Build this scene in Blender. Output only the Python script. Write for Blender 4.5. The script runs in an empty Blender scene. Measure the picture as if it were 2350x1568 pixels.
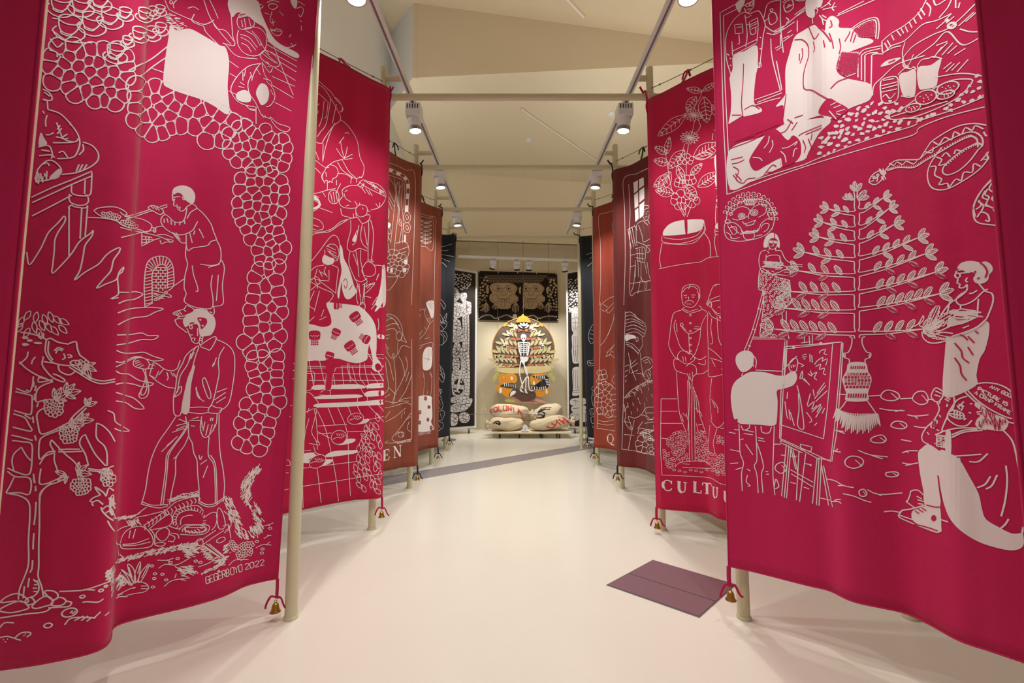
import bpy, bmesh, math, random
from mathutils import Vector, Matrix
from mathutils.bvhtree import BVHTree
from mathutils.geometry import delaunay_2d_cdt

# ---------------------------------------------------------------- camera, world, exposure
SC = bpy.context.scene
COL = SC.collection
FPX = 967.0                      # focal length in pixels of the 2350 x 1568 frame
TILT = math.radians(4.6)
CAMZ = 1.5
cam_data = bpy.data.cameras.new('camera')
cam_data.sensor_width = 36.0
cam_data.lens = 36.0 * FPX / 2350.0
cam_data.clip_start = 0.05
cam = bpy.data.objects.new('camera', cam_data)
COL.objects.link(cam)
cam.location = (0, 0, CAMZ)
cam.rotation_euler = (math.radians(90) + TILT, 0, 0)
SC.camera = cam
w = bpy.data.worlds.new('world'); SC.world = w
w.use_nodes = True
w.node_tree.nodes['Background'].inputs[0].default_value = (1.0, 0.97, 0.93, 1)
w.node_tree.nodes['Background'].inputs[1].default_value = 0.26  # dim even fill, added to come in at the open entrance end
SC.view_settings.view_transform = 'Standard'
SC.view_settings.look = 'None'
SC.view_settings.gamma = 1.0
SC.view_settings.use_curve_mapping = False
SC.view_settings.exposure = 0.0

LAMP_W = 116.0                   # each corridor track spot
UP_W = 66.0                     # each light trough added behind the banners
WASH_W = 16.0                   # each fill downlight added over the outer aisles

CT, ST = math.cos(TILT), math.sin(TILT)
def ray(x, y):
    """direction of the sight line of a photo pixel (camera at 0,0,1.5)"""
    a, b = (x - 1175.0) / FPX, (784.0 - y) / FPX
    return Vector((a, CT - b * ST, ST + b * CT))
def on_z(x, y, z):
    d = ray(x, y); t = (z - CAMZ) / d.z
    return Vector((0, 0, CAMZ)) + d * t
def on_y(x, y, Y):
    d = ray(x, y); t = Y / d.y
    return Vector((0, 0, CAMZ)) + d * t

# ---------------------------------------------------------------- helpers
def tag(o, label=None, cat=None, group=None, kind=None):
    if label: o['label'] = label
    if cat: o['category'] = cat
    if group: o['group'] = group
    if kind: o['kind'] = kind
    return o
def empty(name, loc=(0, 0, 0), rz=0.0):
    o = bpy.data.objects.new(name, None); COL.objects.link(o)
    o.empty_display_size = 0.1
    o.location = loc; o.rotation_euler = (0, 0, rz)
    return o
def mesh_obj(name, me, mat, parent=None, smooth=False):
    if mat is not None:
        me.materials.clear()
        for m in (mat if isinstance(mat, (list, tuple)) else [mat]): me.materials.append(m)
    if smooth:
        for p in me.polygons: p.use_smooth = True
    o = bpy.data.objects.new(name, me); COL.objects.link(o)
    if parent is not None:
        o.parent = parent
        # geometry is written in world coordinates for parts: undo the parent's placement
        mw = Matrix.Translation(parent.location) @ parent.rotation_euler.to_matrix().to_4x4()
        p = parent.parent
        while p is not None:
            mw = (Matrix.Translation(p.location) @ p.rotation_euler.to_matrix().to_4x4()) @ mw
            p = p.parent
        if mw != Matrix.Identity(4) and not me.get('local'):
            me.transform(mw.inverted())
    return o
class MB:
    """collects shapes in world coordinates, builds one mesh object"""
    def __init__(s): s.bm = bmesh.new()
    def box(s, lo, hi, bev=0.0, mat=None):
        bm = bmesh.new()
        bmesh.ops.create_cube(bm, size=1)
        c = [(a + b) / 2 for a, b in zip(lo, hi)]; d = [b - a for a, b in zip(lo, hi)]
        for v in bm.verts: v.co = Vector([c[i] + v.co[i] * d[i] for i in range(3)])
        if bev > 0: bmesh.ops.bevel(bm, geom=bm.edges[:], offset=bev, segments=2, affect='EDGES', profile=.5)
        if mat is not None: bm.transform(mat)
        s.add(bm); return s
    def tube(s, pts, r, n=12, cap=True, closed=False):
        pts = [Vector(p) for p in pts]
        rr = r if isinstance(r, (list, tuple)) else [r] * len(pts)
        bm = s.bm; rings = []
        prev = None
        N = len(pts)
        for i, p in enumerate(pts):
            if closed: t = pts[(i + 1) % N] - pts[i - 1]
            else: t = pts[min(i + 1, N - 1)] - pts[max(i - 1, 0)]
            if t.length < 1e-9: t = Vector((0, 0, 1))
            t.normalize()
            if prev is None:
                up = Vector((0, 0, 1)) if abs(t.z) < .9 else Vector((1, 0, 0))
                a = t.cross(up).normalized()
            else:
                a = (prev - t * prev.dot(t))
                a = a.normalized() if a.length > 1e-6 else t.orthogonal().normalized()
            prev = a
            b = t.cross(a)
            rings.append([bm.verts.new(p + (a * math.cos(k * 2 * math.pi / n) + b * math.sin(k * 2 * math.pi / n)) * rr[i]) for k in range(n)])
        for i in range(N if closed else N - 1):
            A, B = rings[i], rings[(i + 1) % N]
            for k in range(n):
                bm.faces.new((A[k], A[(k + 1) % n], B[(k + 1) % n], B[k]))
        if cap and not closed:
            bm.faces.new(list(reversed(rings[0]))); bm.faces.new(rings[-1])
        return s
    def lathe(s, base, prof, n=20, axis=(0, 0, 1), capends=True):
        ax = Vector(axis).normalized(); a = ax.orthogonal().normalized(); b = ax.cross(a)
        bm = s.bm; rings = []
        for r, h in prof:
            rings.append([bm.verts.new(Vector(base) + ax * h + (a * math.cos(k * 2 * math.pi / n) + b * math.sin(k * 2 * math.pi / n)) * max(r, 1e-4)) for k in range(n)])
        for A, B in zip(rings, rings[1:]):
            for k in range(n): bm.faces.new((A[k], A[(k + 1) % n], B[(k + 1) % n], B[k]))
        if capends:
            bm.faces.new(list(reversed(rings[0]))); bm.faces.new(rings[-1])
        return s
    def quad(s, *ps):
        s.bm.faces.new([s.bm.verts.new(Vector(p)) for p in ps]); return s
    def add(s, bm):
        me = bpy.data.meshes.new('t'); bm.to_mesh(me); bm.free(); s.bm.from_mesh(me); bpy.data.meshes.remove(me)
    def build(s, name, mat, parent=None, smooth=False, normals=True):
        if normals: bmesh.ops.recalc_face_normals(s.bm, faces=s.bm.faces[:])
        me = bpy.data.meshes.new(name); s.bm.to_mesh(me); s.bm.free()
        o = mesh_obj(name, me, mat, parent, smooth)
        return o
def autosmooth(o, ang=40):
    me = o.data
    bm = bmesh.new(); bm.from_mesh(me)
    for f in bm.faces: f.smooth = True
    for e in bm.edges:
        if len(e.link_faces) == 2 and e.calc_face_angle(0) > math.radians(ang): e.smooth = False
    bm.to_mesh(me); bm.free()
    return o

# ---------------------------------------------------------------- materials
def srgb(r, g, b):
    f = lambda c: (c / 255 / 12.92) if c / 255 <= .04045 else ((c / 255 + .055) / 1.055) ** 2.4
    return (f(r), f(g), f(b), 1)
def principled(name):
    m = bpy.data.materials.new(name); m.use_nodes = True
    return m, m.node_tree, m.node_tree.nodes['Principled BSDF']
def plain(name, col, rough=.6, metal=0.0, noise=0.06, scale=8.0, bump=0.0, emit=None, es=0.0):
    m, nt, p = principled(name)
    p.inputs['Roughness'].default_value = rough; p.inputs['Metallic'].default_value = metal
    tc = nt.nodes.new('ShaderNodeTexCoord'); nz = nt.nodes.new('ShaderNodeTexNoise')
    nz.inputs['Scale'].default_value = scale; nz.inputs['Detail'].default_value = 4
    nt.links.new(tc.outputs['Object'], nz.inputs['Vector'])
    mx = nt.nodes.new('ShaderNodeMix'); mx.data_type = 'RGBA'
    mx.inputs['A'].default_value = [c * (1 - noise) for c in col[:3]] + [1]
    mx.inputs['B'].default_value = [min(1, c * (1 + noise)) for c in col[:3]] + [1]
    nt.links.new(nz.outputs['Fac'], mx.inputs['Factor']); nt.links.new(mx.outputs['Result'], p.inputs['Base Color'])
    if bump > 0:
        b = nt.nodes.new('ShaderNodeBump'); b.inputs['Strength'].default_value = bump; b.inputs['Distance'].default_value = .01
        nt.links.new(nz.outputs['Fac'], b.inputs['Height']); nt.links.new(b.outputs['Normal'], p.inputs['Normal'])
    if emit:
        p.inputs['Emission Color'].default_value = emit; p.inputs['Emission Strength'].default_value = es
    return m
def cloth_mat(name, c1, c2, streak=1.0):
    """dyed cotton: two close tones of dye in soft vertical streaks, fine weave relief, faint creases"""
    m, nt, p = principled(name)
    p.inputs['Roughness'].default_value = .85
    p.inputs['Specular IOR Level'].default_value = .25
    p.inputs['Sheen Weight'].default_value = .12
    tc = nt.nodes.new('ShaderNodeTexCoord')
    mp = nt.nodes.new('ShaderNodeMapping'); mp.inputs['Scale'].default_value = (3.2, 3.2, .5)
    nt.links.new(tc.outputs['Object'], mp.inputs['Vector'])
    nz = nt.nodes.new('ShaderNodeTexNoise'); nz.inputs['Scale'].default_value = streak; nz.inputs['Detail'].default_value = 5
    nt.links.new(mp.outputs['Vector'], nz.inputs['Vector'])
    rp = nt.nodes.new('ShaderNodeValToRGB'); rp.color_ramp.elements[0].position = .3; rp.color_ramp.elements[1].position = .7
    rp.color_ramp.elements[0].color = c1; rp.color_ramp.elements[1].color = c2
    nt.links.new(nz.outputs['Fac'], rp.inputs['Fac']); nt.links.new(rp.outputs['Color'], p.inputs['Base Color'])
    n2 = nt.nodes.new('ShaderNodeTexNoise'); n2.inputs['Scale'].default_value = 5; n2.inputs['Detail'].default_value = 8
    nt.links.new(tc.outputs['Object'], n2.inputs['Vector'])
    n3 = nt.nodes.new('ShaderNodeTexNoise'); n3.inputs['Scale'].default_value = 260; n3.inputs['Detail'].default_value = 1
    nt.links.new(tc.outputs['Object'], n3.inputs['Vector'])
    ad = nt.nodes.new('ShaderNodeMath'); ad.operation = 'MULTIPLY_ADD'; ad.inputs[1].default_value = .08
    nt.links.new(n3.outputs['Fac'], ad.inputs[0]); nt.links.new(n2.outputs['Fac'], ad.inputs[2])
    b = nt.nodes.new('ShaderNodeBump'); b.inputs['Strength'].default_value = .35; b.inputs['Distance'].default_value = .02
    nt.links.new(ad.outputs[0], b.inputs['Height']); nt.links.new(b.outputs['Normal'], p.inputs['Normal'])
    return m
M = {}
M['red'] = cloth_mat('crimson_cotton', srgb(190, 22, 78), srgb(206, 38, 98))
M['red_b'] = cloth_mat('bright_crimson_cotton', srgb(186, 18, 66), srgb(202, 30, 80))
M['rust'] = cloth_mat('rust_brown_cotton', srgb(122, 60, 46), srgb(160, 84, 62), 1.6)
M['rust_b'] = cloth_mat('reddish_rust_cotton', srgb(140, 52, 38), srgb(158, 70, 50), 1.6)
M['maroon'] = cloth_mat('maroon_cotton', srgb(92, 34, 38), srgb(122, 50, 46), 1.6)
M['black'] = cloth_mat('black_cotton', srgb(26, 28, 34), srgb(36, 38, 46))
M['wax'] = plain('undyed_print_white', srgb(244, 236, 234), .85, noise=.03, scale=4)
M['wax_grey'] = plain('undyed_print_grey', srgb(205, 198, 196), .85, noise=.03, scale=4)
M['beige_print'] = plain('beige_print', srgb(204, 178, 144), .85, noise=.05, scale=6)
M['floor'] = plain('cream_floor_coating', srgb(230, 224, 210), .22, noise=.02, scale=1.2)
M['wall'] = plain('white_wall_paint', srgb(232, 232, 230), .8, noise=.015, scale=3)
M['cream'] = plain('cream_wall_paint', srgb(232, 218, 188), .8, noise=.015, scale=3)
M['ceil'] = plain('cream_ceiling_paint', srgb(228, 215, 186), .85, noise=.015, scale=3)
M['ceil2'] = plain('beige_ceiling_paint', srgb(220, 203, 172), .85, noise=.015, scale=3)
M['pole'] = plain('cream_painted_pipe', srgb(212, 204, 170), .38, noise=.05, scale=6)
M['white_metal'] = plain('white_powder_coat', srgb(238, 238, 240), .4, noise=.01)
M['grey_metal'] = plain('grey_aluminium', srgb(150, 150, 150), .35, .7, noise=.04)
M['dark'] = plain('black_plastic', srgb(28, 28, 30), .5, noise=.05)
M['brass'] = plain('brass', srgb(190, 150, 70), .3, .9, noise=.1, scale=30)
M['steel'] = plain('steel_wire', srgb(110, 108, 105), .4, .8, noise=.05)
M['lens'] = plain('lit_lens', srgb(255, 250, 240), .3, emit=(1, .95, .88, 1), es=14.0)
M['lens_dim'] = plain('lit_lens_dim', srgb(255, 250, 240), .3, emit=(1, .93, .84, 1), es=2.0)
# ---------------------------------------------------------------- the room
def Zr(z): return z + CAMZ
def poly(name, pts, mat, thick=.06, nrm=None, kind='structure', parent=None):
    """a flat slab: the polygon and its copy pushed back along -nrm"""
    mb = MB(); pts = [Vector(p) for p in pts]
    n = (pts[1] - pts[0]).cross(pts[2] - pts[0]).normalized()
    if nrm is not None and n.dot(Vector(nrm)) < 0: pts.reverse(); n = -n
    A = [mb.bm.verts.new(p) for p in pts]; B = [mb.bm.verts.new(p - n * thick) for p in pts]
    mb.bm.faces.new(A); mb.bm.faces.new(list(reversed(B)))
    for i in range(len(pts)): mb.bm.faces.new((A[i - 1], A[i], B[i], B[i - 1])) if False else mb.bm.faces.new((A[i], A[i - 1], B[i - 1], B[i]))
    o = mb.build(name, mat, parent)
    if kind and parent is None: o['kind'] = kind
    return o
XL, XR, YB, YF = -2.78, 4.6, 12.1, -5.0
TOPZ = 9.6
poly('floor', [(XL, YF, 0), (XR, YF, 0), (XR, YB, 0), (XL, YB, 0)], M['floor'], .1, (0, 0, 1))
poly('wall_left', [(XL, YF, 0), (XL, YB, 0), (XL, YB, TOPZ), (XL, YF, TOPZ)], M['wall'], .1, (1, 0, 0))
poly('wall_right', [(XR, YF, 0), (XR, YB, 0), (XR, YB, TOPZ), (XR, YF, TOPZ)], M['cream'], .1, (-1, 0, 0))
#poly('wall_front', [(XL, YF, 0), (XR, YF, 0), (XR, YF, TOPZ), (XL, YF, TOPZ)], M['cream'], .1, (0, 1, 0))
poly('wall_back', [(XL, YB, 0), (XR, YB, 0), (XR, YB, Zr(3.75)), (XL, YB, Zr(3.75))], M['cream'], .1, (0, -1, 0))
# lower (sloping) ceiling: front edge, wall line, rear edge
def soff(y): return Zr(7.37 - .155 * y)
A1 = (-2.05, 8.20, soff(8.20)); A2 = (XR, 7.82, soff(7.82)); B1 = (XL, 9.1, soff(9.1))
R1 = (XL, 11.2, soff(11.2)); R2 = (XR, 12.02, soff(12.02))
poly('ceiling', [A1, A2, R2, R1, B1], M['ceil'], .05, (0, 0, -1))
# the bulkhead face above its front edge, and its short white return to the side wall
up = lambda p, z: (p[0], p[1], z)
poly('wall_bulkhead', [A1, A2, up(A2, TOPZ), up(A1, TOPZ)], M['ceil2'], .05, (0, -1, 0))
poly('wall_return', [B1, A1, up(A1, TOPZ), up(B1, TOPZ)], M['wall'], .04, (-1, -1, 0))
# upper ceiling, sloping down to the right
def upz(x): return Zr(7.75 - (x + 2.05) * .197)
poly('ceiling_upper', [(XL, YF, upz(XL)), (XR, YF, upz(XR)), (XR, 8.3, upz(XR)), (XL, 8.3, upz(XL))], M['ceil2'], .05, (0, 0, -1))
poly('ceiling_recess', [(XL, 8.3, upz(XL)), (-2.0, 8.3, upz(-2.0)), (-2.0, 9.2, upz(-2.0)), (XL, 9.2, upz(XL))], M['ceil2'], .05, (0, 0, -1))
# upper rear wall over the alcove
r1 = (XL, 11.2, Zr(3.7)); r2 = (XR, 12.02, Zr(3.7))
poly('wall_above_alcove', [r1, r2, R2, R1], M['cream'], .05, (0, -1, 0))
poly('ceiling_alcove', [r1, r2, (XR, YB, Zr(3.7)), (XL, YB, Zr(3.7))], M['cream'], .05, (0, 0, -1))
mb = MB()
d = (Vector(r2) - Vector(r1)).normalized(); nb = Vector((d.y, -d.x, 0)) * .05
for z0, z1 in ((Zr(3.7), Zr(3.76)),):
    a, b = Vector(r1), Vector(r2)
    mb.quad(a + nb, b + nb, b + nb + Vector((0, 0, .06)), a + nb + Vector((0, 0, .06)))
    mb.quad(a, b, b + nb, a + nb)
    mb.quad(a + Vector((0, 0, .06)), b + Vector((0, 0, .06)), b + nb + Vector((0, 0, .06)), a + nb + Vector((0, 0, .06)))
mb.build('trim_1', M['cream'])['kind'] = 'structure'
# baseboard of the rear wall
MB().box((XL, YB - .025, 0), (XR, YB, .22), .005).build('baseboard_back', M['cream'])['kind'] = 'structure'
# seam and slot channels on the ceilings
def strip(name, p, q, nrm, w, h, mat):
    p, q, nrm = Vector(p), Vector(q), Vector(nrm).normalized()
    t = (q - p).normalized(); s = t.cross(nrm).normalized() * w / 2
    mb = MB(); V = [mb.bm.verts.new(v) for v in (p - s, p + s, q + s, q - s, p - s + nrm * h, p + s + nrm * h, q + s + nrm * h, q - s + nrm * h)]
    for f in ((0, 1, 2, 3), (4, 5, 6, 7), (0, 1, 5, 4), (1, 2, 6, 5), (2, 3, 7, 6), (3, 0, 4, 7)): mb.bm.faces.new([V[i] for i in f])
    return mb.build(name, mat)
def on_soff(x, y):
    d_ = ray(x, y); t = 7.37 / (d_.z + .155 * d_.y)
    return Vector((0, 0, CAMZ)) + d_ * t
def on_up(x, y):
    d_ = ray(x, y); t = (7.75 - 2.05 * .197) / (d_.z + .197 * d_.x)
    return Vector((0, 0, CAMZ)) + d_ * t
sn = (0, -.155, -1)
for k, (a, b, fn, nr, lab) in enumerate((
        ((1195, 248), (1376, 372), on_soff, sn, 'slim white recessed light channel running diagonally across the sloping cream ceiling'),
        ((1300, -6), (1341, 38), on_up, (-.197, 0, -1), 'short slim light channel on the higher beige ceiling'))):
    o = strip('light_channel', fn(*a), fn(*b), nr, .075, .03, M['ceil2']); tag(o, lab, 'light channel')
    c = strip('channel_slot', fn(*a) + Vector(nr).normalized() * .03, fn(*b) + Vector(nr).normalized() * .03, nr, .028, .004, M['white_metal'])
    c.parent = o
for (x, y) in ((1213, 322), (1402, 262)):
    mb = MB(); p = on_soff(x, y); mb.lathe(p, [(.06, 0), (.075, .004), (.075, .012), (.05, .02)], 20, sn)
    tag(mb.build('ceiling_sensor', M['white_metal'], smooth=False), 'small round white sensor disc on the sloping cream ceiling beside the channel' if x < 1300 else 'small round white disc on the cream ceiling beside the right lamp track', 'sensor')
p0, p1 = on_y(958, 8, 8.19), on_y(957, 181, 8.19)
strip('wall_seam', p0, p1, (0, -1, 0), .012, .004, M['ceil'])['kind'] = 'structure'

# grey strip let into the floor, and the two-leaf floor hatch
def floor_plate(name, px, z, mat, parent=None, th=.004):
    P = [on_z(x, y, 0) for x, y in px]
    mb = MB(); A = [mb.bm.verts.new((p.x, p.y, z)) for p in P]; B = [mb.bm.verts.new((p.x, p.y, z - th)) for p in P]
    mb.bm.faces.new(A); mb.bm.faces.new(list(reversed(B)))
    for i in range(len(P)): mb.bm.faces.new((A[i], A[i - 1], B[i - 1], B[i]))
    return mb.build(name, mat, parent)
M['strip'] = plain('grey_floor_band', srgb(146, 138, 138), .45, noise=.05, scale=3)
M['hatch'] = plain('mauve_grey_floor_plate', srgb(128, 96, 104), .35, noise=.08, scale=40)
L0_, L1_ = on_z(820, 1126, 0), on_z(1368, 1028, 0)
N0_, N1_ = on_z(820, 1103, 0), on_z(1368, 1018, 0)
dd = (L1_ - L0_).normalized()
mb = MB(); q = [L0_ - dd * 1.6, L1_ + dd * 3.2, N1_ + dd * 3.2, N0_ - dd * 1.2]
A = [mb.bm.verts.new((p.x, p.y, .003)) for p in q]; B = [mb.bm.verts.new((p.x, p.y, -.002)) for p in q]
mb.bm.faces.new(A); mb.bm.faces.new(B[::-1])
for i in range(4): mb.bm.faces.new((A[i], A[i - 1], B[i - 1], B[i]))
mb.build('floor_band', M['strip'])['kind'] = 'structure'
hc = [(1394, 1344), (1499, 1288), (1687, 1343), (1604, 1417)]
hatch = empty('floor_hatch', on_z(1545, 1348, 0)); tag(hatch, 'flat mauve-grey two-leaf floor hatch let into the cream floor', 'floor hatch')
lerp2 = lambda a, b, t: (a[0] + (b[0] - a[0]) * t, a[1] + (b[1] - a[1]) * t)
m0, m1 = lerp2(hc[0], hc[1], .45), lerp2(hc[3], hc[2], .45)
g0, g1 = lerp2(hc[0], hc[1], .47), lerp2(hc[3], hc[2], .47)
floor_plate('hatch_leaf', [hc[0], m0, m1, hc[3]], .007, M['hatch'], hatch)
floor_plate('hatch_leaf', [g0, hc[1], hc[2], g1], .007, M['hatch'], hatch)
ex = lambda p: (1545 + (p[0] - 1545) * 1.018, 1348 + (p[1] - 1348) * 1.03)
floor_plate('hatch_rim', [ex(p) for p in hc], .004, M['grey_metal'], hatch)
# ---------------------------------------------------------------- pipe frames, tracks, spots
PL, PR, POUT = -1.37, 1.43, 2.47
PRX = [1.54, 1.437, 1.468, 1.47, 1.455, 1.43]
YP = [2.74 + 1.517 * n for n in range(-1, 5)]
BEAMZ = 4.45; TRKZ = 4.67; PR_ = .037
ordn = ['first', 'second', 'third', 'fourth', 'fifth', 'sixth']
side_of = {-1: 'cup and bean', 1: 'vase tree'}
BAN = {(-1, 0): 'the dark crimson banner beside the bean banner', (-1, 1): 'the coffee bean banner', (-1, 2): 'the skull cloth banner', (-1, 3): 'the rust banner lettered EN',
       (-1, 4): 'the plain rust banner', (-1, 5): 'the black banner opposite the floor band end',
       (1, 0): 'the dark crimson banner beside the vase banner', (1, 1): 'the tree in a vase banner', (1, 2): 'the crimson CULTURE banner', (1, 3): 'the maroon banner', (1, 4): 'the red-brown banner lettered Q', (1, 5): 'the black banner by the grey floor band'}
def trackx(s, y):
    return (-1.19 + (y - 3.3) * .030) if s < 0 else (1.35 - (y - 3.3) * .022)
for i, y in enumerate(YP):
    bm_ = MB(); bm_.tube([(-POUT - .12, y, BEAMZ), (POUT + .12, y, BEAMZ)], PR_ * .92, 16)
    o = empty('cross_beam', (0, y, BEAMZ))
    autosmooth(bm_.build('beam_pipe', M['pole'], o))
    for xx in ((PL if i else -1.50), PRX[i]):
        autosmooth(MB().lathe((xx - .045, y, BEAMZ), [(PR_ + .004, 0), (PR_ + .004, .09)], 16, (1, 0, 0)).build('pipe_clamp', M['pole'], o))
    tag(o, 'cream pipe cross beam, %s along the corridor counted from the entrance' % ordn[i], 'beam', 'cross beams over the corridor')
    for s in (-1, 1):
        x = PL if (s < 0 and i) else (-1.50 if s < 0 else PRX[i])
        top = 4.78
        o = empty('support_pole', (x, y, 0))
        mb = MB(); mb.lathe((x, y, 0), [(PR_, .012), (PR_, top - .006), (PR_ * .8, top)], 18)
        autosmooth(mb.build('pole_pipe', M['pole'], o))
        autosmooth(MB().lathe((x, y, 0), [(PR_ + .006, 0), (PR_ + .006, .014), (PR_ + .001, .02)], 18).build('floor_cap', M['pole'], o))
        tx = trackx(s, y)
        b = MB(); b.tube([(x, y, TRKZ - .01), (tx + s * .03, y, TRKZ - .01)], PR_ * .8, 14)
        autosmooth(b.build('bracket_arm', M['pole'], o))
        tag(o, 'upright cream pipe pole carrying %s' % BAN[(s, i)], 'pole', 'inner upright poles')
        if i >= 1:
            xo = s * POUT
            o = empty('support_pole', (xo, y, 0))
            mb = MB(); mb.lathe((xo, y, 0), [(PR_, .012), (PR_, top - .006), (PR_ * .8, top)], 18)
            autosmooth(mb.build('pole_pipe', M['pole'], o))
            autosmooth(MB().lathe((xo, y, 0), [(PR_ + .006, 0), (PR_ + .006, .014), (PR_ + .001, .02)], 18).build('floor_cap', M['pole'], o))
            tag(o, 'outer cream pipe pole standing behind %s' % BAN[(s, i)], 'pole', 'outer upright poles')
# lamp tracks
TY0, TY1 = .4, 9.2
for s in (-1, 1):
    o = empty('lamp_track', (trackx(s, 3), 3, TRKZ))
    def P(y, dx=0, dz=0): return Vector((trackx(s, y) + dx, y, TRKZ + dz))
    mb = MB()
    for dx0, dx1, dz0, dz1 in ((-.03, .03, .012, .03), (-.03, -.012, -.02, .012), (.012, .03, -.02, .012)):
        V = [mb.bm.verts.new(P(yy, dx, dz)) for yy in (TY0, TY1) for dx, dz in ((dx0, dz0), (dx1, dz0), (dx1, dz1), (dx0, dz1))]
        for f in ((0, 1, 2, 3), (4, 5, 6, 7), (0, 1, 5, 4), (1, 2, 6, 5), (2, 3, 7, 6), (3, 0, 4, 7)): mb.bm.faces.new([V[j] for j in f])
    mb.build('track_rail', M['white_metal'], o)
    mb = MB(); V = [mb.bm.verts.new(P(yy, dx, -.004)) for yy in (TY0, TY1) for dx in (-.0115, .0115)]
    mb.bm.faces.new((V[0], V[1], V[3], V[2])); mb.build('track_slot', M['grey_metal'], o)
    tag(o, 'long white lamp track over the %s banners' % ('coffee bean side' if s < 0 else 'vase tree side'), 'lamp track')
# light troughs hidden behind the banners, added only to brighten the ceiling
for s in (-1, 1):
    x = s * (POUT + .10); o = empty('added_light_trough', (x, 5.5, 4.62)); tag(o, 'long white light trough added as fill behind the %s banners, shining up at the ceiling' % ('coffee bean side' if s < 0 else 'vase tree side'), 'light trough')
    mb = MB()
    mb.box((x - .05, 2.4, 4.60), (x + .05, 9.2, 4.61)); mb.box((x - .05, 2.4, 4.61), (x - .045, 9.2, 4.67)); mb.box((x + .045, 2.4, 4.61), (x + .05, 9.2, 4.67))
    mb.build('added_trough_body', M['white_metal'], o)
    mb = MB(); mb.box((x - .044, 2.42, 4.612), (x + .044, 9.18, 4.618)); mb.build('diffuser', M['lens_dim'], o)
    ld = bpy.data.lights.new('added_trough_light', 'AREA'); ld.shape = 'RECTANGLE'; ld.size = .08; ld.size_y = 6.7; ld.energy = UP_W * (.8 if s < 0 else 1.2); ld.color = (1, .97, .92)
    lo = bpy.data.objects.new('added_trough_light', ld); COL.objects.link(lo); lo.parent = o; lo.location = (0, .3, .03); lo.rotation_euler = (math.pi, 0, 0)
def spot_lamp(loc, aim, power, label, group, scale=1.0, dim=False, spread=95, blend=.7):
    """driver box under the track, swivel, round head with a lit lens; its own spot light inside"""
    loc = Vector(loc); aim = Vector(aim).normalized()
    o = empty('track_spotlight', loc); tag(o, label, 'spotlight', group)
    S = scale
    MB().box(loc + Vector((-.075, -.075, -.13)) * S, loc + Vector((.075, .075, .0)) * S, .006 * S).build('driver_box', M['white_metal'], o)
    mb = MB()
    for k in range(5):
        mb.box(loc + Vector((-.06 + k * .026, -.0765, -.06)) * S, loc + Vector((-.05 + k * .026, -.07, -.015)) * S)
    mb.build('vent_slots', M['dark'], o)
    pv = loc + Vector((.0, .0, -.12)) * S
    autosmooth(MB().lathe(pv + Vector((0, 0, -.02)) * S, [(.02 * S, 0), (.02 * S, .03 * S)], 12).build('swivel', M['grey_metal'], o))
    c = pv + aim * .03 * S + Vector((0, 0, -.02)) * S
    h = autosmooth(MB().lathe(c, [(.03 * S, -.05 * S), (.062 * S, -.045 * S), (.066 * S, .06 * S), (.066 * S, .085 * S), (.058 * S, .085 * S), (.055 * S, .07 * S)], 24, aim, False).build('lamp_head', M['white_metal'], o))
    autosmooth(MB().lathe(c, [(.0672 * S, .05 * S), (.0672 * S, .086 * S)], 24, aim, False).build('front_ring', M['grey_metal'] if not dim else M['dark'], o))
    MB().lathe(c, [(.0, .069 * S), (.055 * S, .07 * S), (.055 * S, .072 * S), (.0, .0725 * S)], 24, aim).build('lens', M['lens_dim'] if dim else M['lens'], o)
    ld = bpy.data.lights.new('spot_light', 'SPOT'); ld.energy = power; ld.spot_size = math.radians(spread); ld.spot_blend = blend
    ld.shadow_soft_size = .07; ld.color = (1.0, .985, .95)
    lo = bpy.data.objects.new('spot_light', ld); COL.objects.link(lo)
    lo.parent = o
    lo.location = (c + aim * .10 * S) - loc
    lo.rotation_euler = aim.to_track_quat('-Z', 'Y').to_euler()
    return o
LY = [1.5, 2.98, 4.72, 6.22, 7.85]
for s in (-1, 1):
    for k, y in enumerate(LY):
        x = trackx(s, y)
        spot_lamp((x, y, TRKZ - .02), (-s * .10, .10, -1), LAMP_W,
                  'white boxy track spotlight, %s along the track over the %s banners' % (['first', 'second', 'third', 'fourth', 'last'][k], 'coffee bean side' if s < 0 else 'vase tree side'),
                  'corridor track spotlights', 1.15, spread=120)
# unseen downlights on the high ceiling, added as fill for aisles and entrance
for k, (x, y) in enumerate(((3.5, -2.5), (3.5, 1.2), (3.5, 4.6), (-2.2, -2.5), (-2.2, 1.6))):
    z = (upz(x) if y < 8 else soff(y) ) - .02
    o = empty('added_downlight', (x, y, z))
    autosmooth(MB().lathe((x, y, z - .1), [(.09, 0), (.09, .1)], 20).build('housing', M['white_metal'], o))
    MB().lathe((x, y, z - .104), [(.075, 0), (.075, .006)], 20).build('lens', M['lens'], o)
    tag(o, 'round white downlight added as fill on the high ceiling', 'downlight', 'added fill downlights')
    ld = bpy.data.lights.new('downlight_fill', 'SPOT'); ld.energy = WASH_W; ld.spot_size = math.radians(130); ld.spot_blend = .6; ld.shadow_soft_size = .1
    ld.color = (1, .97, .94)
    lo = bpy.data.objects.new('downlight_fill', ld); COL.objects.link(lo); lo.parent = o; lo.location = (0, 0, -.13)
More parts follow.
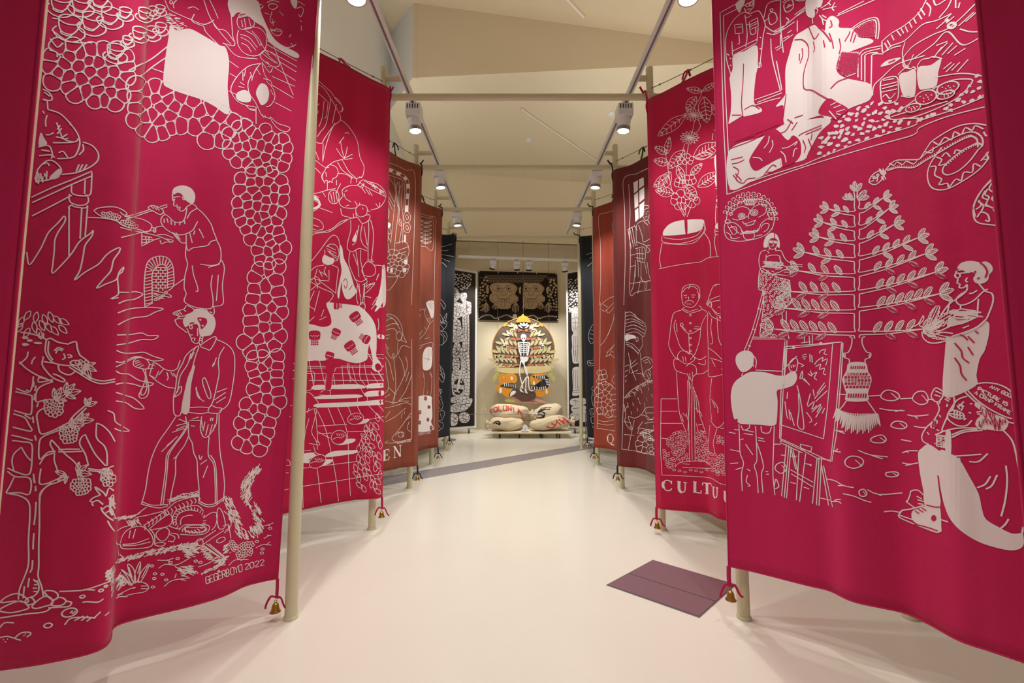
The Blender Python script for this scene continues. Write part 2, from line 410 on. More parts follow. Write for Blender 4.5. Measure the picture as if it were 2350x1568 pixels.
# ---------------------------------------------------------------- banners
def crom(P, t):
    """Catmull-Rom through P at t in 0..len-1"""
    n = len(P); i = min(int(t), n - 2); f = t - i
    p1, p2 = P[i], P[i + 1]
    p0 = P[i - 1] if i > 0 else p1 * 2 - p2
    p3 = P[i + 2] if i + 2 < n else p2 * 2 - p1
    return .5 * ((2 * p1) + (p2 - p0) * f + (2 * p0 - 5 * p1 + 4 * p2 - p3) * f * f + (3 * p1 - p0 - 3 * p2 + p3) * f ** 3)
class Banner:
    def __init__(s, name, label, cat, mat, bot, top, sidx, ncol=110, nrow=70, ripple=.012, seed=1, group=None, zsag=0.0):
        """bot / top: equally many plan points with height, running from the inner edge outward"""
        s.mat = mat; s.side = sidx
        rnd = random.Random(seed)
        s.root = empty(name, (bot[0].x, bot[0].y, 0)); tag(s.root, label, cat, group)
        n = len(bot); ph = [rnd.uniform(0, 6.28) for _ in range(6)]
        s.bot, s.top = bot, top
        L = sum((bot[i + 1] - bot[i]).length for i in range(n - 1)); s.L = L
        V = []
        for j in range(nrow + 1):
            v = j / nrow
            for i in range(ncol + 1):
                u = i / ncol; t = u * (n - 1)
                b = crom(bot, t); a = crom(top, t)
                p = b.lerp(a, v)
                d = (crom(bot, min(t + .02, n - 1)) - crom(bot, max(t - .02, 0))); d.z = 0; d.normalize()
                nn = Vector((d.y, -d.x, 0))
                w = math.sin(u * L * 7.5 + ph[0] + .5 * math.sin(v * 3 + ph[1])) * .55 + math.sin(u * L * 15 + ph[2] + v * 1.3) * .3 + math.sin(u * L * 3.1 + v * 4 + ph[3]) * .35
                p = p + nn * (w * ripple * (.55 + .45 * math.sin(math.pi * v)) )
                if zsag and v > .5: p.z -= zsag * (1 - (2 * ((u * 3) % 1) - 1) ** 2) * (v - .5) * 2
                V.append(p)
        F = []
        for j in range(nrow):
            for i in range(ncol):
                a = j * (ncol + 1) + i
                F.append((a, a + 1, a + ncol + 2, a + ncol + 1))
        s.V, s.F, s.nc, s.nr = V, F, ncol, nrow
        s.bvh = BVHTree.FromPolygons(V, F)
        me = bpy.data.meshes.new('cloth'); me.from_pydata(V, [], F)
        c = mesh_obj('cloth', me, mat, s.root, True)
        md = c.modifiers.new('thickness', 'SOLIDIFY'); md.thickness = .003; md.offset = 0
        s.cloth = c
        # rolled hems along the two side edges and the foot
        for nm, ids in (('side_hem', [j * (ncol + 1) for j in range(nrow + 1)]), ('side_hem', [j * (ncol + 1) + ncol for j in range(nrow + 1)]), ('bottom_hem', list(range(ncol + 1))), ('top_hem', [nrow * (ncol + 1) + i for i in range(ncol + 1)])):
            mb = MB(); mb.tube([V[k] for k in ids], .0045, 6)
            mb.build(nm, mat, s.root, True)
    def hit(s, x, y, off):
        d = ray(x, y).normalized()
        loc, nrm, idx, dist = s.bvh.ray_cast(Vector((0, 0, CAMZ)), d)
        if loc is None: return None, None
        if nrm.dot(d) > 0: nrm = -nrm
        return loc + nrm * off, nrm
def plan(zs, pts):
    return [on_z(x, y, zs) for x, y in pts]
def V3(x, y, z): return Vector((x, y, z))
def extend(P, frac):
    """one more point beyond the last, outward in plan"""
    d = P[-1] - P[-2]; d.z = 0; d.normalize()
    return P + [P[-1] + d * frac]
B = {}
CR = 'crimson cotton banner printed with white line drawings'
# first pair in full view
bot = plan(.24, [(637, 1328), (596, 1336), (560, 1346), (510, 1369), (436, 1391), (355, 1410), (300, 1424), (272, 1434), (259, 1445), (256.5, 1459), (251, 1474), (236, 1488), (199, 1502), (124, 1518), (60, 1529), (0, 1538)])
d_ = (bot[-1] - bot[-3]).normalized()
bot += [bot[-1] + d_ * .18, bot[-1] + d_ * .42]
def top_from(bot, z, p_in, p_out, k=1.0):
    """top edge: straight line p_in..p_out with the foot's folds kept at strength k"""
    n = len(bot); a, b = bot[0].copy(), bot[-1].copy(); a.z = b.z = 0
    ax = (b - a); out = []
    q = Vector((p_out[0] - p_in[0], p_out[1] - p_in[1], 0)); qn = Vector((q.y, -q.x, 0)).normalized()
    an = Vector((ax.y, -ax.x, 0)).normalized(); l2 = ax.length_squared
    for p in bot:
        r = Vector((p.x, p.y, 0)) - a
        t = r.dot(ax) / l2; h = r.dot(an)
        out.append(Vector((p_in[0], p_in[1], z)) + q * t + qn * (h * k))
    return out
B['L0'] = Banner('hanging_banner', 'large crimson banner printed with coffee bean chain, civets and a man in a helmet', 'banner', M['red'], bot,
                 top_from(bot, 4.42, (-1.33, 2.70), (-2.80 + .18, 1.55)), -1, 170, 70, .007, 3)
bot = plan(.335, [(1672, 1300), (1740, 1315), (1850, 1343), (1905, 1356), (1960, 1380), (2070, 1405), (2130, 1432), (2200, 1470), (2270, 1494), (2350, 1520)])
d_ = (bot[-1] - bot[-3]).normalized(); bot += [bot[-1] + d_ * .22, bot[-1] + d_ * .46]
B['R0'] = Banner('hanging_banner', 'large crimson banner printed with a picnic scene, snake and tree in a vase', 'banner', M['red'], bot,
                 top_from(bot, 4.42, (1.37, 2.68), (2.42, 1.36)), 1, 150, 70, .010, 5)
# the pair nearest the entrance, seen edge-on
y_1 = YP[0]
for key, s, xin, lab in (('L-1', -1, -1.355, 'dark crimson banner hanging by the entrance pole next to the coffee bean banner'), ('R-1', 1, 1.345, 'dark crimson banner hanging by the entrance next to the tree in a vase banner')):
    p0 = V3(xin, y_1 - .083, .26)
    bt = [p0, p0 + V3(s * .25, -.17, 0), p0 + V3(s * .52, -.42, 0), p0 + V3(s * .80, -.62, 0), p0 + V3(s * 1.06, -.88, 0)]
    B[key] = Banner('hanging_banner', lab, 'banner', M['red'], bt, [V3(p.x, p.y, 4.42) for p in bt], s, 60, 50, .012, 7 + s)
# further pairs
def far_banner(key, s, lab, mat, zb, bpx, tpx, zt, extb, ripple=.01, seed=1, top_ext=None):
    bot = extend(plan(zb, bpx), extb); top = extend(plan(zt, tpx), extb if top_ext is None else top_ext)
    # equal numbers of points by arc length
    def resample(P, n):
        acc = [0]
        for a, b in zip(P, P[1:]): acc.append(acc[-1] + (b - a).length)
        out = []
        for k in range(n):
            t = acc[-1] * k / (n - 1); i = 0
            while i < len(P) - 2 and acc[i + 1] < t: i += 1
            f = (t - acc[i]) / max(1e-9, acc[i + 1] - acc[i]); out.append(crom(P, i + max(0, min(1, f))))
        return out
    def curl(P):
        # the inner edge turns back towards the lamps
        a = P[0]; q = a + V3(s * .030, -.055, 0); d_ = P[3] - q
        return [a, a.lerp(q, .5) + V3(0, -.006, 0), q, q + d_ * .35, q + d_ * .7] + P[3:]
    B[key] = Banner('hanging_banner', lab, 'banner', mat, curl(resample(bot, 22)), curl(resample(top, 22)), s, 130, 60, ripple, seed)
far_banner('L1', -1, 'bright crimson banner printed with a white skull patterned cloth and a tiled floor', M['red_b'], .325,
           [(877, 1140), (820, 1146), (740, 1160), (645, 1180)], [(896, 207), (850, 181), (797, 152), (730, 120)], 4.40, .75, .008, 11)
far_banner('R1', 1, 'crimson banner printed with a coffee plant, two standing men and the letters CULTU', M['red_b'], .24,
           [(1507, 1164), (1560, 1172), (1625, 1178), (1650, 1190), (1700, 1202)], [(1484, 232), (1530, 208), (1580, 183), (1645, 152)], 4.32, .6, .012, 12)
far_banner('L2', -1, 'rust brown banner printed with a striped snake border, a woman and the letters EN', M['rust'], .33,
           [(958, 1068), (925, 1072), (890, 1080), (850, 1086)], [(968, 384), (940, 374), (915, 362), (890, 345)], 4.40, 1.0, .012, 13)
far_banner('R2', 1, 'dark maroon banner printed with a window, a woman and a spotted animal', M['maroon'], .33,
           [(1417, 1068), (1450, 1072), (1480, 1078), (1505, 1090)], [(1406, 394), (1440, 382), (1465, 370), (1494, 354)], 4.32, 1.0, .014, 14)
far_banner('L3', -1, 'rust brown banner printed with a leaf sprig and a figure in a spotted skirt', M['rust'], .32,
           [(1005, 1026), (985, 1029), (965, 1034), (940, 1040)], [(1014, 482), (1000, 477), (985, 471), (962, 462)], 4.40, .9, .012, 15)
far_banner('R3', 1, 'red-brown banner printed with hands, foliage and the letter Q', M['rust_b'], .32,
           [(1364, 1026), (1380, 1028), (1400, 1031), (1425, 1037)], [(1361, 480), (1380, 472), (1400, 465), (1425, 455)], 4.40, .9, .012, 16)
far_banner('L4', -1, 'black banner printed with thin white plant outlines beside the rust banner', M['black'], .30,
           [(1032, 1000), (1020, 1002), (1006, 1005), (990, 1010)], [(1046, 541), (1030, 540), (1012, 538), (995, 534)], 4.40, .9, .012, 17)
far_banner('R4', 1, 'black banner printed with thin white plant outlines beside the red-brown banner', M['black'], .30,
           [(1349, 1003), (1360, 1004), (1372, 1006), (1390, 1010)], [(1330, 545), (1345, 542), (1360, 540), (1380, 535)], 4.40, .9, .012, 18)
# ties, wires, ribbons and bells
def wire(p, q, label):
    p, q = Vector(p), Vector(q); pts = []
    for k in range(9):
        t = k / 8; v = p.lerp(q, t); v.z -= .03 * 4 * t * (1 - t); pts.append(v)
    o = MB().tube(pts, .0035, 6).build('suspension_wire', M['steel'])
    for t in (.07, .3):
        v = p.lerp(q, t); v.z -= .03 * 4 * t * (1 - t)
        MB().lathe(v, [(.003, -.012), (.009, -.006), (.009, .006), (.003, .012)], 8, (q - p)).build('wire_clip', M['steel'], o)
    tag(o, label, 'wire'); return pts
def ribbon(pts, wd, mat, parent, name='ribbon'):
    pts = [Vector(p) for p in pts]; mb = MB()
    P = [crom(pts, t * (len(pts) - 1) / 14) for t in range(15)]
    a = []; b = []
    for i, p in enumerate(P):
        t = P[min(i + 1, 14)] - P[max(i - 1, 0)]; sd = t.cross(Vector((.3, 1, .2))).normalized() * wd / 2
        a.append(mb.bm.verts.new(p - sd)); b.append(mb.bm.verts.new(p + sd))
    for i in range(14): mb.bm.faces.new((a[i], b[i], b[i + 1], a[i + 1]))
    o = mb.build(name, mat, parent, True)
    md = o.modifiers.new('t', 'SOLIDIFY'); md.thickness = .002
    return o
idx = {'-1': 0, '0': 1, '1': 2, '2': 3, '3': 4, '4': 5}
BL = {'L0': 'coffee bean', 'R0': 'tree in a vase', 'L-1': 'dark entrance (bean side)', 'R-1': 'dark entrance (vase side)', 'L1': 'skull cloth', 'R1': 'CULTU', 'L2': 'EN', 'R2': 'maroon', 'L3': 'leaf sprig rust', 'R3': 'Q', 'L4': 'black bean-side', 'R4': 'black vase-side'}
for key, b in B.items():
    s = b.side; i = idx[key[1:]]; px_ = PL if (s < 0 and i) else (-1.50 if s < 0 else PRX[i])
    nc, nr = b.nc, b.nr
    cin = b.V[nr * (nc + 1)]; cmid = b.V[nr * (nc + 1) + int(nc * .36)]; cout = b.V[-1]
    w0 = V3(px_, YP[i] - .04, cin.z + .20)
    w1 = V3(cout.x + s * .1, cout.y - .05, cout.z + .17)
    pts = wire(w0, w1, 'thin steel wire above the %s banner' % BL[key])
    dw = Vector((w1.x - w0.x, w1.y - w0.y, 0)); tm = Vector((cmid.x - w0.x, cmid.y - w0.y, 0)).dot(dw) / dw.length_squared; wp = w0.lerp(w1, tm); wp.z -= .03 * 4 * tm * (1 - tm)
    tm_mat = b.mat if key[1:] in ('-1', '0', '1') else M['dark']
    ribbon([cmid, cmid.lerp(wp, .5) + V3(s * .008, -.005, 0), wp + V3(s * .006, -.006, .012), wp + V3(s * .02, .008, .006), wp + V3(s * .03, .0, -.05)], .020, tm_mat, b.root, 'tie_loop')
    ribbon([wp + V3(0, 0, .01), wp + V3(-s * .03, -.01, -.02), wp + V3(-s * .055, -.01, -.09)], .016, tm_mat, b.root, 'tie_loop')
    # corner tie to the beam
    bp = V3(px_ - s * .07, YP[i] - .03, BEAMZ + PR_)
    ribbon([cin, cin + V3(0, .0, .04), bp + V3(0, -.02, 0), bp + V3(0, .03, .012), bp + V3(-s * .05, -.01, .05)], .020, tm_mat, b.root, 'corner_tie')
    ribbon([cin + V3(0, -.004, 0), cin + V3(-s * .012, -.01, -.06), cin + V3(-s * .004, -.01, -.13)], .016, tm_mat, b.root, 'corner_tie')
    # ribbon and bell at the inner bottom corner
    lo = b.V[0]
    k = lo + V3(-s * .006, -.01, -.11)
    ribbon([lo, lo + V3(-s * .004, -.005, -.05), k], .024, tm_mat, b.root, 'bell_ribbon')
    ribbon([k, k + V3(-.03, -.01, .012), k + V3(-.055, -.012, -.03), k + V3(-.062, -.012, -.06)], .014, tm_mat, b.root, 'bell_ribbon')
    ribbon([k, k + V3(.03, -.01, .005), k + V3(.055, -.012, -.045), k + V3(.075, -.012, -.062)], .014, tm_mat, b.root, 'bell_ribbon')
    bl = k + V3(.0, -.012, -.012)
    o = empty('brass_bell', bl + V3(0, 0, -.07)); tag(o, 'small brass bell hanging from the bottom corner of the %s banner' % BL[key], 'bell', 'small brass bells')
    autosmooth(MB().lathe(bl + V3(0, 0, -.065), [(.032, 0), (.030, .004), (.023, .014), (.020, .035), (.015, .048), (.004, .055)], 16).build('bell_body', M['brass'], o))
    MB().tube([bl + V3(.008 * math.cos(t), 0, -.004 + .008 * math.sin(t)) for t in [q * math.pi / 5 for q in range(10)]], .002, 5, closed=True).build('bell_ring', M['brass'], o)
    autosmooth(MB().lathe(bl + V3(0, 0, -.075), [(.001, 0), (.006, .003), (.006, .009), (.001, .05)], 8).build('clapper', M['brass'], o))
# ---------------------------------------------------------------- printed drawings on the cloth
LW = .64
class Print:
    """white resist lines and areas printed on a banner, laid on the cloth's surface"""
    def __init__(s, ban, name, label=None, fr=(0, 0, 1.0), w=.0085, step=7.0, mats=None, parent=None):
        s.b = ban; s.name = name; s.label = label; s.fr = fr; s.w = w; s.step = step
        s.v = []; s.f = []; s.mi = []; s.mats = mats; s.parent = parent
    def to(s, p):
        x0, y0, k = s.fr
        return (x0 + p[0] / k, y0 + p[1] / k)
    def samp(s, P, closed, smooth):
        """pixel polyline -> evenly sampled pixel points"""
        P = [Vector(p) for p in P]
        if closed: P = P + [P[0]]
        if len(P) == 1: return P
        out = []
        n = len(P)
        for i in range(n - 1):
            a, b = P[i], P[i + 1]
            L = (b - a).length
            k = max(1, int(L / s.step + .5))
            if smooth and n > 2: k = max(k, 3)
            for j in range(k):
                f = j / k
                if smooth and n > 2:
                    p0 = P[i - 1] if i > 0 else (P[-2] if closed else a * 2 - b)
                    p3 = P[i + 2] if i + 2 < n else (P[1] if closed else b * 2 - a)
                    q = .5 * ((2 * a) + (b - p0) * f + (2 * p0 - 5 * a + 4 * b - p3) * f * f + (3 * a - p0 - 3 * b + p3) * f ** 3)
                else: q = a.lerp(b, f)
                out.append(q)
        if not closed: out.append(P[-1])
        return out
    def line(s, P, w=None, closed=False, smooth=True, mi=0, off=.0034, px=False):
        w = (w or s.w) * LW
        if not px: P = [s.to(p) for p in P]
        S = s.samp(P, closed, smooth)
        runs = [[]]
        for q in S:
            h, n = s.b.hit(q.x, q.y, off)
            if h is None or (runs[-1] and (h - runs[-1][-1][0]).length > .22):
                if runs[-1]: runs.append([])
                if h is None: continue
            runs[-1].append((h, n))
        for R in runs:
            N = len(R)
            if N < 2: continue
            cl = closed and len(runs) == 1
            base = len(s.v)
            for i in range(N):
                a = R[i - 1][0] if (i > 0 or cl) else R[0][0]
                b = R[(i + 1) % N][0] if (i < N - 1 or cl) else R[-1][0]
                t = (b - a)
                if t.length < 1e-7: t = Vector((0, 0, 1))
                sd = R[i][1].cross(t).normalized() * (w / 2)
                s.v.append(R[i][0] - sd); s.v.append(R[i][0] + sd)
            for i in range(N if cl else N - 1):
                j = (i + 1) % N
                s.f.append((base + 2 * i, base + 2 * j, base + 2 * j + 1, base + 2 * i + 1)); s.mi.append(mi)
    def fill(s, P, smooth=True, mi=0, off=.0030, px=False, grid=None):
        if not px: P = [s.to(p) for p in P]
        S = s.samp(P, True, smooth)
        if len(S) < 3: return
        n = len(S); vs = [Vector((q.x, q.y)) for q in S]
        xs = [q.x for q in S]; ys = [q.y for q in S]
        g = grid or max(7.0, s.step * 1.6)
        X0, X1, Y0, Y1 = min(xs), max(xs), min(ys), max(ys)
        def inside(x, y):
            c = False; j = n - 1
            for i in range(n):
                if (ys[i] > y) != (ys[j] > y) and x < (xs[j] - xs[i]) * (y - ys[i]) / (ys[j] - ys[i]) + xs[i]: c = not c
                j = i
            return c
        y = Y0 + g * .5
        while y < Y1:
            x = X0 + g * .5
            while x < X1:
                if inside(x, y): vs.append(Vector((x, y)))
                x += g
            y += g
        try: ov, oe, of, *_ = delaunay_2d_cdt(vs, [], [list(range(n))], 1, 1e-4)
        except Exception: return
        base = len(s.v); ok = []
        for q in ov:
            h, nr = s.b.hit(q.x, q.y, off)
            ok.append(h is not None); s.v.append(h if h is not None else Vector((0, 0, 0)))
        for f in of:
            if all(ok[i] for i in f):
                a = [s.v[base + i] for i in f]
                if max((a[k] - a[k - 1]).length for k in range(len(a))) < .3:
                    s.f.append(tuple(base + i for i in f)); s.mi.append(mi)
    def draw(s, txt, w=None):
        """strokes split by ';' - leading letters: f white area, R cloth-coloured area, r cloth line, W white line on top, c closed, = straight"""
        for st in txt.replace('\n', ';').split(';'):
            tk = st.split()
            if not tk: continue
            fl = ''
            while not (tk[0][0].isdigit() or tk[0][0] == '-'): fl += tk.pop(0)
            P = [tuple(float(c) for c in t.split(',')) for t in tk]
            sm = '=' not in fl
            if 'f' in fl: s.fill(P, sm)
            elif 'R' in fl: s.fill(P, sm, 1, .0042)
            elif 'B' in fl: s.fill(P, sm, 0, .0062)
            elif 'r' in fl: s.line(P, w, 'c' in fl, sm, 1, .0050)
            elif 'W' in fl: s.line(P, w, 'c' in fl, sm, 0, .0058)
            else: s.line(P, w, 'c' in fl, sm)
        return s
    def ell(s, cx, cy, rx, ry, rot=0, a0=0, a1=360, **k):
        r = math.radians(rot); n = max(8, int(abs(a1 - a0) / 24))
        full = abs(a1 - a0) >= 359
        P = []
        for i in range(n if full else n + 1):
            t = math.radians(a0 + (a1 - a0) * i / n)
            x, y = rx * math.cos(t), ry * math.sin(t)
            P.append((cx + x * math.cos(r) - y * math.sin(r), cy + x * math.sin(r) + y * math.cos(r)))
        s.line(P, closed=full, **k); return s
    def dot(s, cx, cy, rx, ry=None, rot=0, mi=0, off=.0030):
        ry = ry or rx; r = math.radians(rot)
        P = [(cx + rx * math.cos(t) * math.cos(r) - ry * math.sin(t) * math.sin(r), cy + rx * math.cos(t) * math.sin(r) + ry * math.sin(t) * math.cos(r)) for t in [k * math.pi / 5 for k in range(10)]]
        s.fill(P, False, mi, off, grid=1e6); return s
    def leaf(s, x0, y0, x1, y1, wd, veins=4, w=None, wob=0.0, solid=False, ticks=False, mi=0):
        a = Vector((x0, y0)); b = Vector((x1, y1)); d = b - a; n = Vector((-d.y, d.x)).normalized() * wd
        prof = ((0, 0), (.15, .55), (.35, .95), (.6, .9), (.82, .5), (1, 0))
        up = [a + d * t + n * h * .5 for t, h in prof]; dn = [a + d * t - n * h * .5 for t, h in prof]
        P = up + dn[-2:0:-1]
        if wob:
            P = []
            for sg in (1, -1):
                rng = range(0, 13) if sg > 0 else range(11, 0, -1)
                for k in rng:
                    t = k / 12; h = math.sin(math.pi * min(1, t * .92 + .04)) ** .7
                    P.append(a + d * t + n * sg * (h * .5 + (wob if k % 2 else -wob) * .5 * h))
        P = [tuple(p) for p in P]
        if solid:
            s.fill(P, True); s.line([tuple(a), tuple(b)], w, mi=1, off=.005)
            for k in range(veins):
                t = .15 + .7 * k / max(1, veins - 1)
                for sg in (1, -1):
                    s.line([tuple(a + d * t), tuple(a + d * min(1, t + .14) + n * sg * .34)], w, smooth=False, mi=1, off=.005)
            return s
        s.line(P, w, closed=True)
        if veins >= 0: s.line([tuple(a), tuple(a + d * .93)], w, smooth=False)
        for k in range(max(0, veins)):
            t = .14 + .62 * k / max(1, veins - 1)
            for sg in (1, -1):
                e = .42 if ticks else .36
                st = .22 if ticks else 0
                s.line([tuple(a + d * (t + .06) + n * sg * st), tuple(a + d * min(1, t + .15) + n * sg * e * (1 - abs(t - .45)))], w, smooth=False)
        return s
    def hatch(s, poly, n, ang, ln, seed=1, jit=20, w=None, mi=0, off=.0034):
        rnd = random.Random(seed); P = poly
        xs = [p[0] for p in P]; ys = [p[1] for p in P]
        def inside(x, y):
            c = False; j = len(P) - 1
            for i in range(len(P)):
                if (P[i][1] > y) != (P[j][1] > y) and x < (P[j][0] - P[i][0]) * (y - P[i][1]) / (P[j][1] - P[i][1]) + P[i][0]: c = not c
                j = i
            return c
        k = tries = 0
        while k < n and tries < n * 30:
            tries += 1
            x, y = rnd.uniform(min(xs), max(xs)), rnd.uniform(min(ys), max(ys))
            if not inside(x, y): continue
            a = math.radians(ang + rnd.uniform(-jit, jit)); l = ln * rnd.uniform(.6, 1.3) / 2
            s.line([(x - l * math.cos(a), y - l * math.sin(a)), (x + l * math.cos(a), y + l * math.sin(a))], w, smooth=False, mi=mi, off=off); k += 1
        return s
    def cells(s, poly, d, seed=1, shrink=1.0, w=None, gaps=0.0, bump=.78, ax=1.0, mi=0, off=.0034):
        """rounded cells packed into a pixel outline: beans, pebbles, berries"""
        rnd = random.Random(seed); P = poly
        xs = [p[0] for p in P]; ys = [p[1] for p in P]
        def inside(x, y):
            c = False; j = len(P) - 1
            for i in range(len(P)):
                if (P[i][1] > y) != (P[j][1] > y) and x < (P[j][0] - P[i][0]) * (y - P[i][1]) / (P[j][1] - P[i][1]) + P[i][0]: c = not c
                j = i
            return c
        pts = []
        for _ in range(6000):
            x, y = rnd.uniform(min(xs), max(xs)), rnd.uniform(min(ys), max(ys))
            dd = d * (rnd.uniform(.70, 1.22) if d > 20.5 else rnd.uniform(.9, 1.2))
            if inside(x, y) and all((x - a) ** 2 + ((y - b) * ax) ** 2 > dd * dd for a, b in pts): pts.append((x, y))
        for i, (x, y) in enumerate(pts):
            r = d * bump * rnd.uniform(.92, 1.08); rx, ry = r, r / ax
            C = [Vector((x + rx * math.cos(k * math.pi / 8), y + ry * math.sin(k * math.pi / 8))) for k in range(16)]
            for j, (a, b) in enumerate(pts):
                if j == i: continue
                if (a - x) ** 2 + (b - y) ** 2 > (2.2 * d) ** 2: continue
                m = Vector(((a + x) / 2, (b + y) / 2)); n = Vector((a - x, b - y))
                out = []
                for k in range(len(C)):
                    p, q = C[k], C[(k + 1) % len(C)]
                    dp, dq = (p - m).dot(n), (q - m).dot(n)
                    if dp <= 0: out.append(p)
                    if (dp < 0) != (dq < 0): out.append(p.lerp(q, dp / (dp - dq)))
                C = out
                if len(C) < 3: break
            if len(C) < 3: continue
            cen = sum(C, Vector((0, 0))) / len(C)
            C = [cen + (p - cen) * shrink for p in C]
            # chaikin
            D = []
            for k in range(len(C)):
                p, q = C[k], C[(k + 1) % len(C)]
                if (p - q).length < d * .06: continue
                D += [p.lerp(q, .22), p.lerp(q, .78)]
            if len(D) >= 3: s.line([tuple(p) for p in D], w, closed=True, smooth=False, mi=mi, off=off)
        return s
    def scales(s, poly, d, ln, ang, seed=1, w=None, spread=25, centre=None):
        """overlapping small leaves filling an outline"""
        rnd = random.Random(seed); P = poly
        xs = [p[0] for p in P]; ys = [p[1] for p in P]
        def inside(x, y):
            c = False; j = len(P) - 1
            for i in range(len(P)):
                if (P[i][1] > y) != (P[j][1] > y) and x < (P[j][0] - P[i][0]) * (y - P[i][1]) / (P[j][1] - P[i][1]) + P[i][0]: c = not c
                j = i
            return c
        pts = []
        for _ in range(5000):
            x, y = rnd.uniform(min(xs), max(xs)), rnd.uniform(min(ys), max(ys))
            if inside(x, y) and all((x - a) ** 2 + (y - b) ** 2 > d * d for a, b in pts): pts.append((x, y))
        for x, y in pts:
            a = ang + rnd.uniform(-spread, spread)
            if centre: a = math.degrees(math.atan2(y - centre[1], x - centre[0])) + rnd.uniform(-spread, spread)
            a = math.radians(a)
            s.leaf(x, y, x + ln * math.cos(a), y + ln * math.sin(a), ln * .45, -1, w)
        return s
    def text(s, t, x, y, ux, uy, vx, vy, gap=.35, w=None, mi=0, off=.0034):
        """stroke lettering: u = one letter width along the line, v = letter height (downward)"""
        cx = 0.0
        for ch in t:
            if ch == ' ': cx += .8; continue
            wd = 1.0 if ch not in 'I' else .5
            for st in FONT.get(ch, []):
                s.line([(x + (cx + a * wd / 4) * ux + b / 6 * vx, y + (cx + a * wd / 4) * uy + b / 6 * vy) for a, b in st], w, smooth=len(st) > 4, mi=mi, off=off)
            cx += wd + gap
        return s
    def done(s):
        if not s.f: return None
        me = bpy.data.meshes.new(s.name)
        me.from_pydata(s.v, [], s.f)
        o = mesh_obj(s.name, me, s.mats or [M['wax'], s.b.mat], s.parent or s.b.root)
        o.data.polygons.foreach_set('material_index', s.mi)
        if s.label: o['label'] = s.label
        return o
def _f(t): return [[(int(p[0]), int(p[1])) for p in st.split()] for st in t.split('/')]
FONT = {'A': _f('06 20 46/13 33'), 'B': _f('06 00 20 31 32 23 03/23 34 35 26 06'), 'C': _f('41 30 10 01 05 16 36 45'), 'D': _f('06 00 20 41 45 26 06'),
        'E': _f('40 00 06 46/03 33'), 'F': _f('40 00 06/03 33'), 'G': _f('41 30 10 01 05 16 36 45 43 23'), 'H': _f('00 06/40 46/03 43'), 'I': _f('20 26'), 'J': _f('40 45 26 06'),
        'K': _f('00 06/40 03 46'), 'L': _f('00 06 46'), 'M': _f('06 00 23 40 46'), 'N': _f('06 00 46 40'), 'O': _f('10 30 41 45 36 16 05 01 10'),
        'P': _f('06 00 30 41 42 33 03'), 'Q': _f('10 30 41 45 36 16 05 01 10/24 46'), 'R': _f('06 00 30 41 42 33 03/23 46'), 'S': _f('41 30 10 01 02 43 45 36 16 05'),
        'T': _f('00 40/20 26'), 'U': _f('00 05 16 36 45 40'), 'V': _f('00 26 40'), 'W': _f('00 16 22 36 40'), 'X': _f('00 46/40 06'), 'Y': _f('00 23 40/23 26'), 'Z': _f('00 40 06 46'),
        '0': _f('10 30 41 45 36 16 05 01 10'), '2': _f('01 10 30 41 42 06 46')}
# ---------------------------------------------------------------- coffee bean banner
fA, fB, fC, fD = (0, 0, 3.0158), (0, 380, 3.2639), (0, 680, 3.2639), (0, 1080, 3.2125)
b = B['L0']
PX = (0, 0, 1.0)
p = Print(b, 'printed_bean_chain', 'white outlined chain of coffee beans', PX, .0085, 6)
p.cells([(116, 104), (150, 110), (185, 106), (225, 112), (252, 104), (284, 122), (290, 160), (288, 238), (250, 236), (222, 232), (188, 222), (150, 208), (116, 190)], 29, 3)
p.cells([(304, 190), (350, 196), (400, 220), (440, 228), (490, 250), (530, 268), (540, 300), (512, 326), (478, 322), (440, 306), (404, 290), (372, 306), (330, 318), (298, 290)], 29, 4)
p.cells([(548, 284), (610, 298), (650, 322), (662, 350), (655, 385), (600, 392), (545, 378), (524, 350), (522, 300)], 21, 5)
p.cells([(555, 398), (640, 395), (655, 430), (655, 455), (625, 470), (650, 500), (645, 540), (655, 570), (640, 600), (592, 610), (578, 560), (560, 520), (548, 490), (545, 440)], 22, 6)
p.cells([(592, 612), (640, 606), (640, 640), (640, 680), (648, 720), (646, 760), (640, 800), (600, 815), (556, 800), (560, 760), (572, 720), (574, 680), (578, 640)], 25, 7)
p.cells([(575, 822), (640, 815), (644, 870), (645, 905), (632, 950), (615, 1000), (595, 1032), (556, 1030), (542, 1010), (556, 960), (568, 920), (580, 880)], 23, 8)
p.done()
p = Print(b, 'printed_cups', 'white outlined rows of cups on saucers', fA)
def cup(p, x, y, r, tilt=12):
    t = math.radians(tilt); e = .42
    R = lambda a, bb: (x + a * math.cos(t) - bb * math.sin(t), y + a * math.sin(t) + bb * math.cos(t))
    p.ell(x, y, r, r * e, tilt)
    p.line([R(-r, 0), R(-r * .85, r * .7), R(-r * .5, r * 1.15), R(r * .3, r * 1.25), R(r * .75, r * .8), R(r, 0)])
    p.line([R(-r * .6, r * 1.12), R(-r * .5, r * 1.32), R(r * .2, r * 1.42), R(r * .45, r * 1.2)])
    p.line([R(-r * 1.05, r * .75), R(-r * 1.3, r * 1.2), R(-r * .6, r * 1.75), R(r * .6, r * 1.85), R(r * 1.45, r * 1.3), R(r * 1.4, r * .75), R(r * .95, r * .5)])
for x, y, r in ((490, 140, 80), (645, 115, 72), (770, 80, 66), (430, -10, 70), (570, -5, 66), (700, -30, 60), (870, 70, 42), (965, 205, 48), (1055, 200, 46), (1115, 175, 40), (1000, 70, 44), (1060, 60, 38), (1110, 50, 34), (885, 265, 34), (805, 330, 60)):
    cup(p, x, y, r)
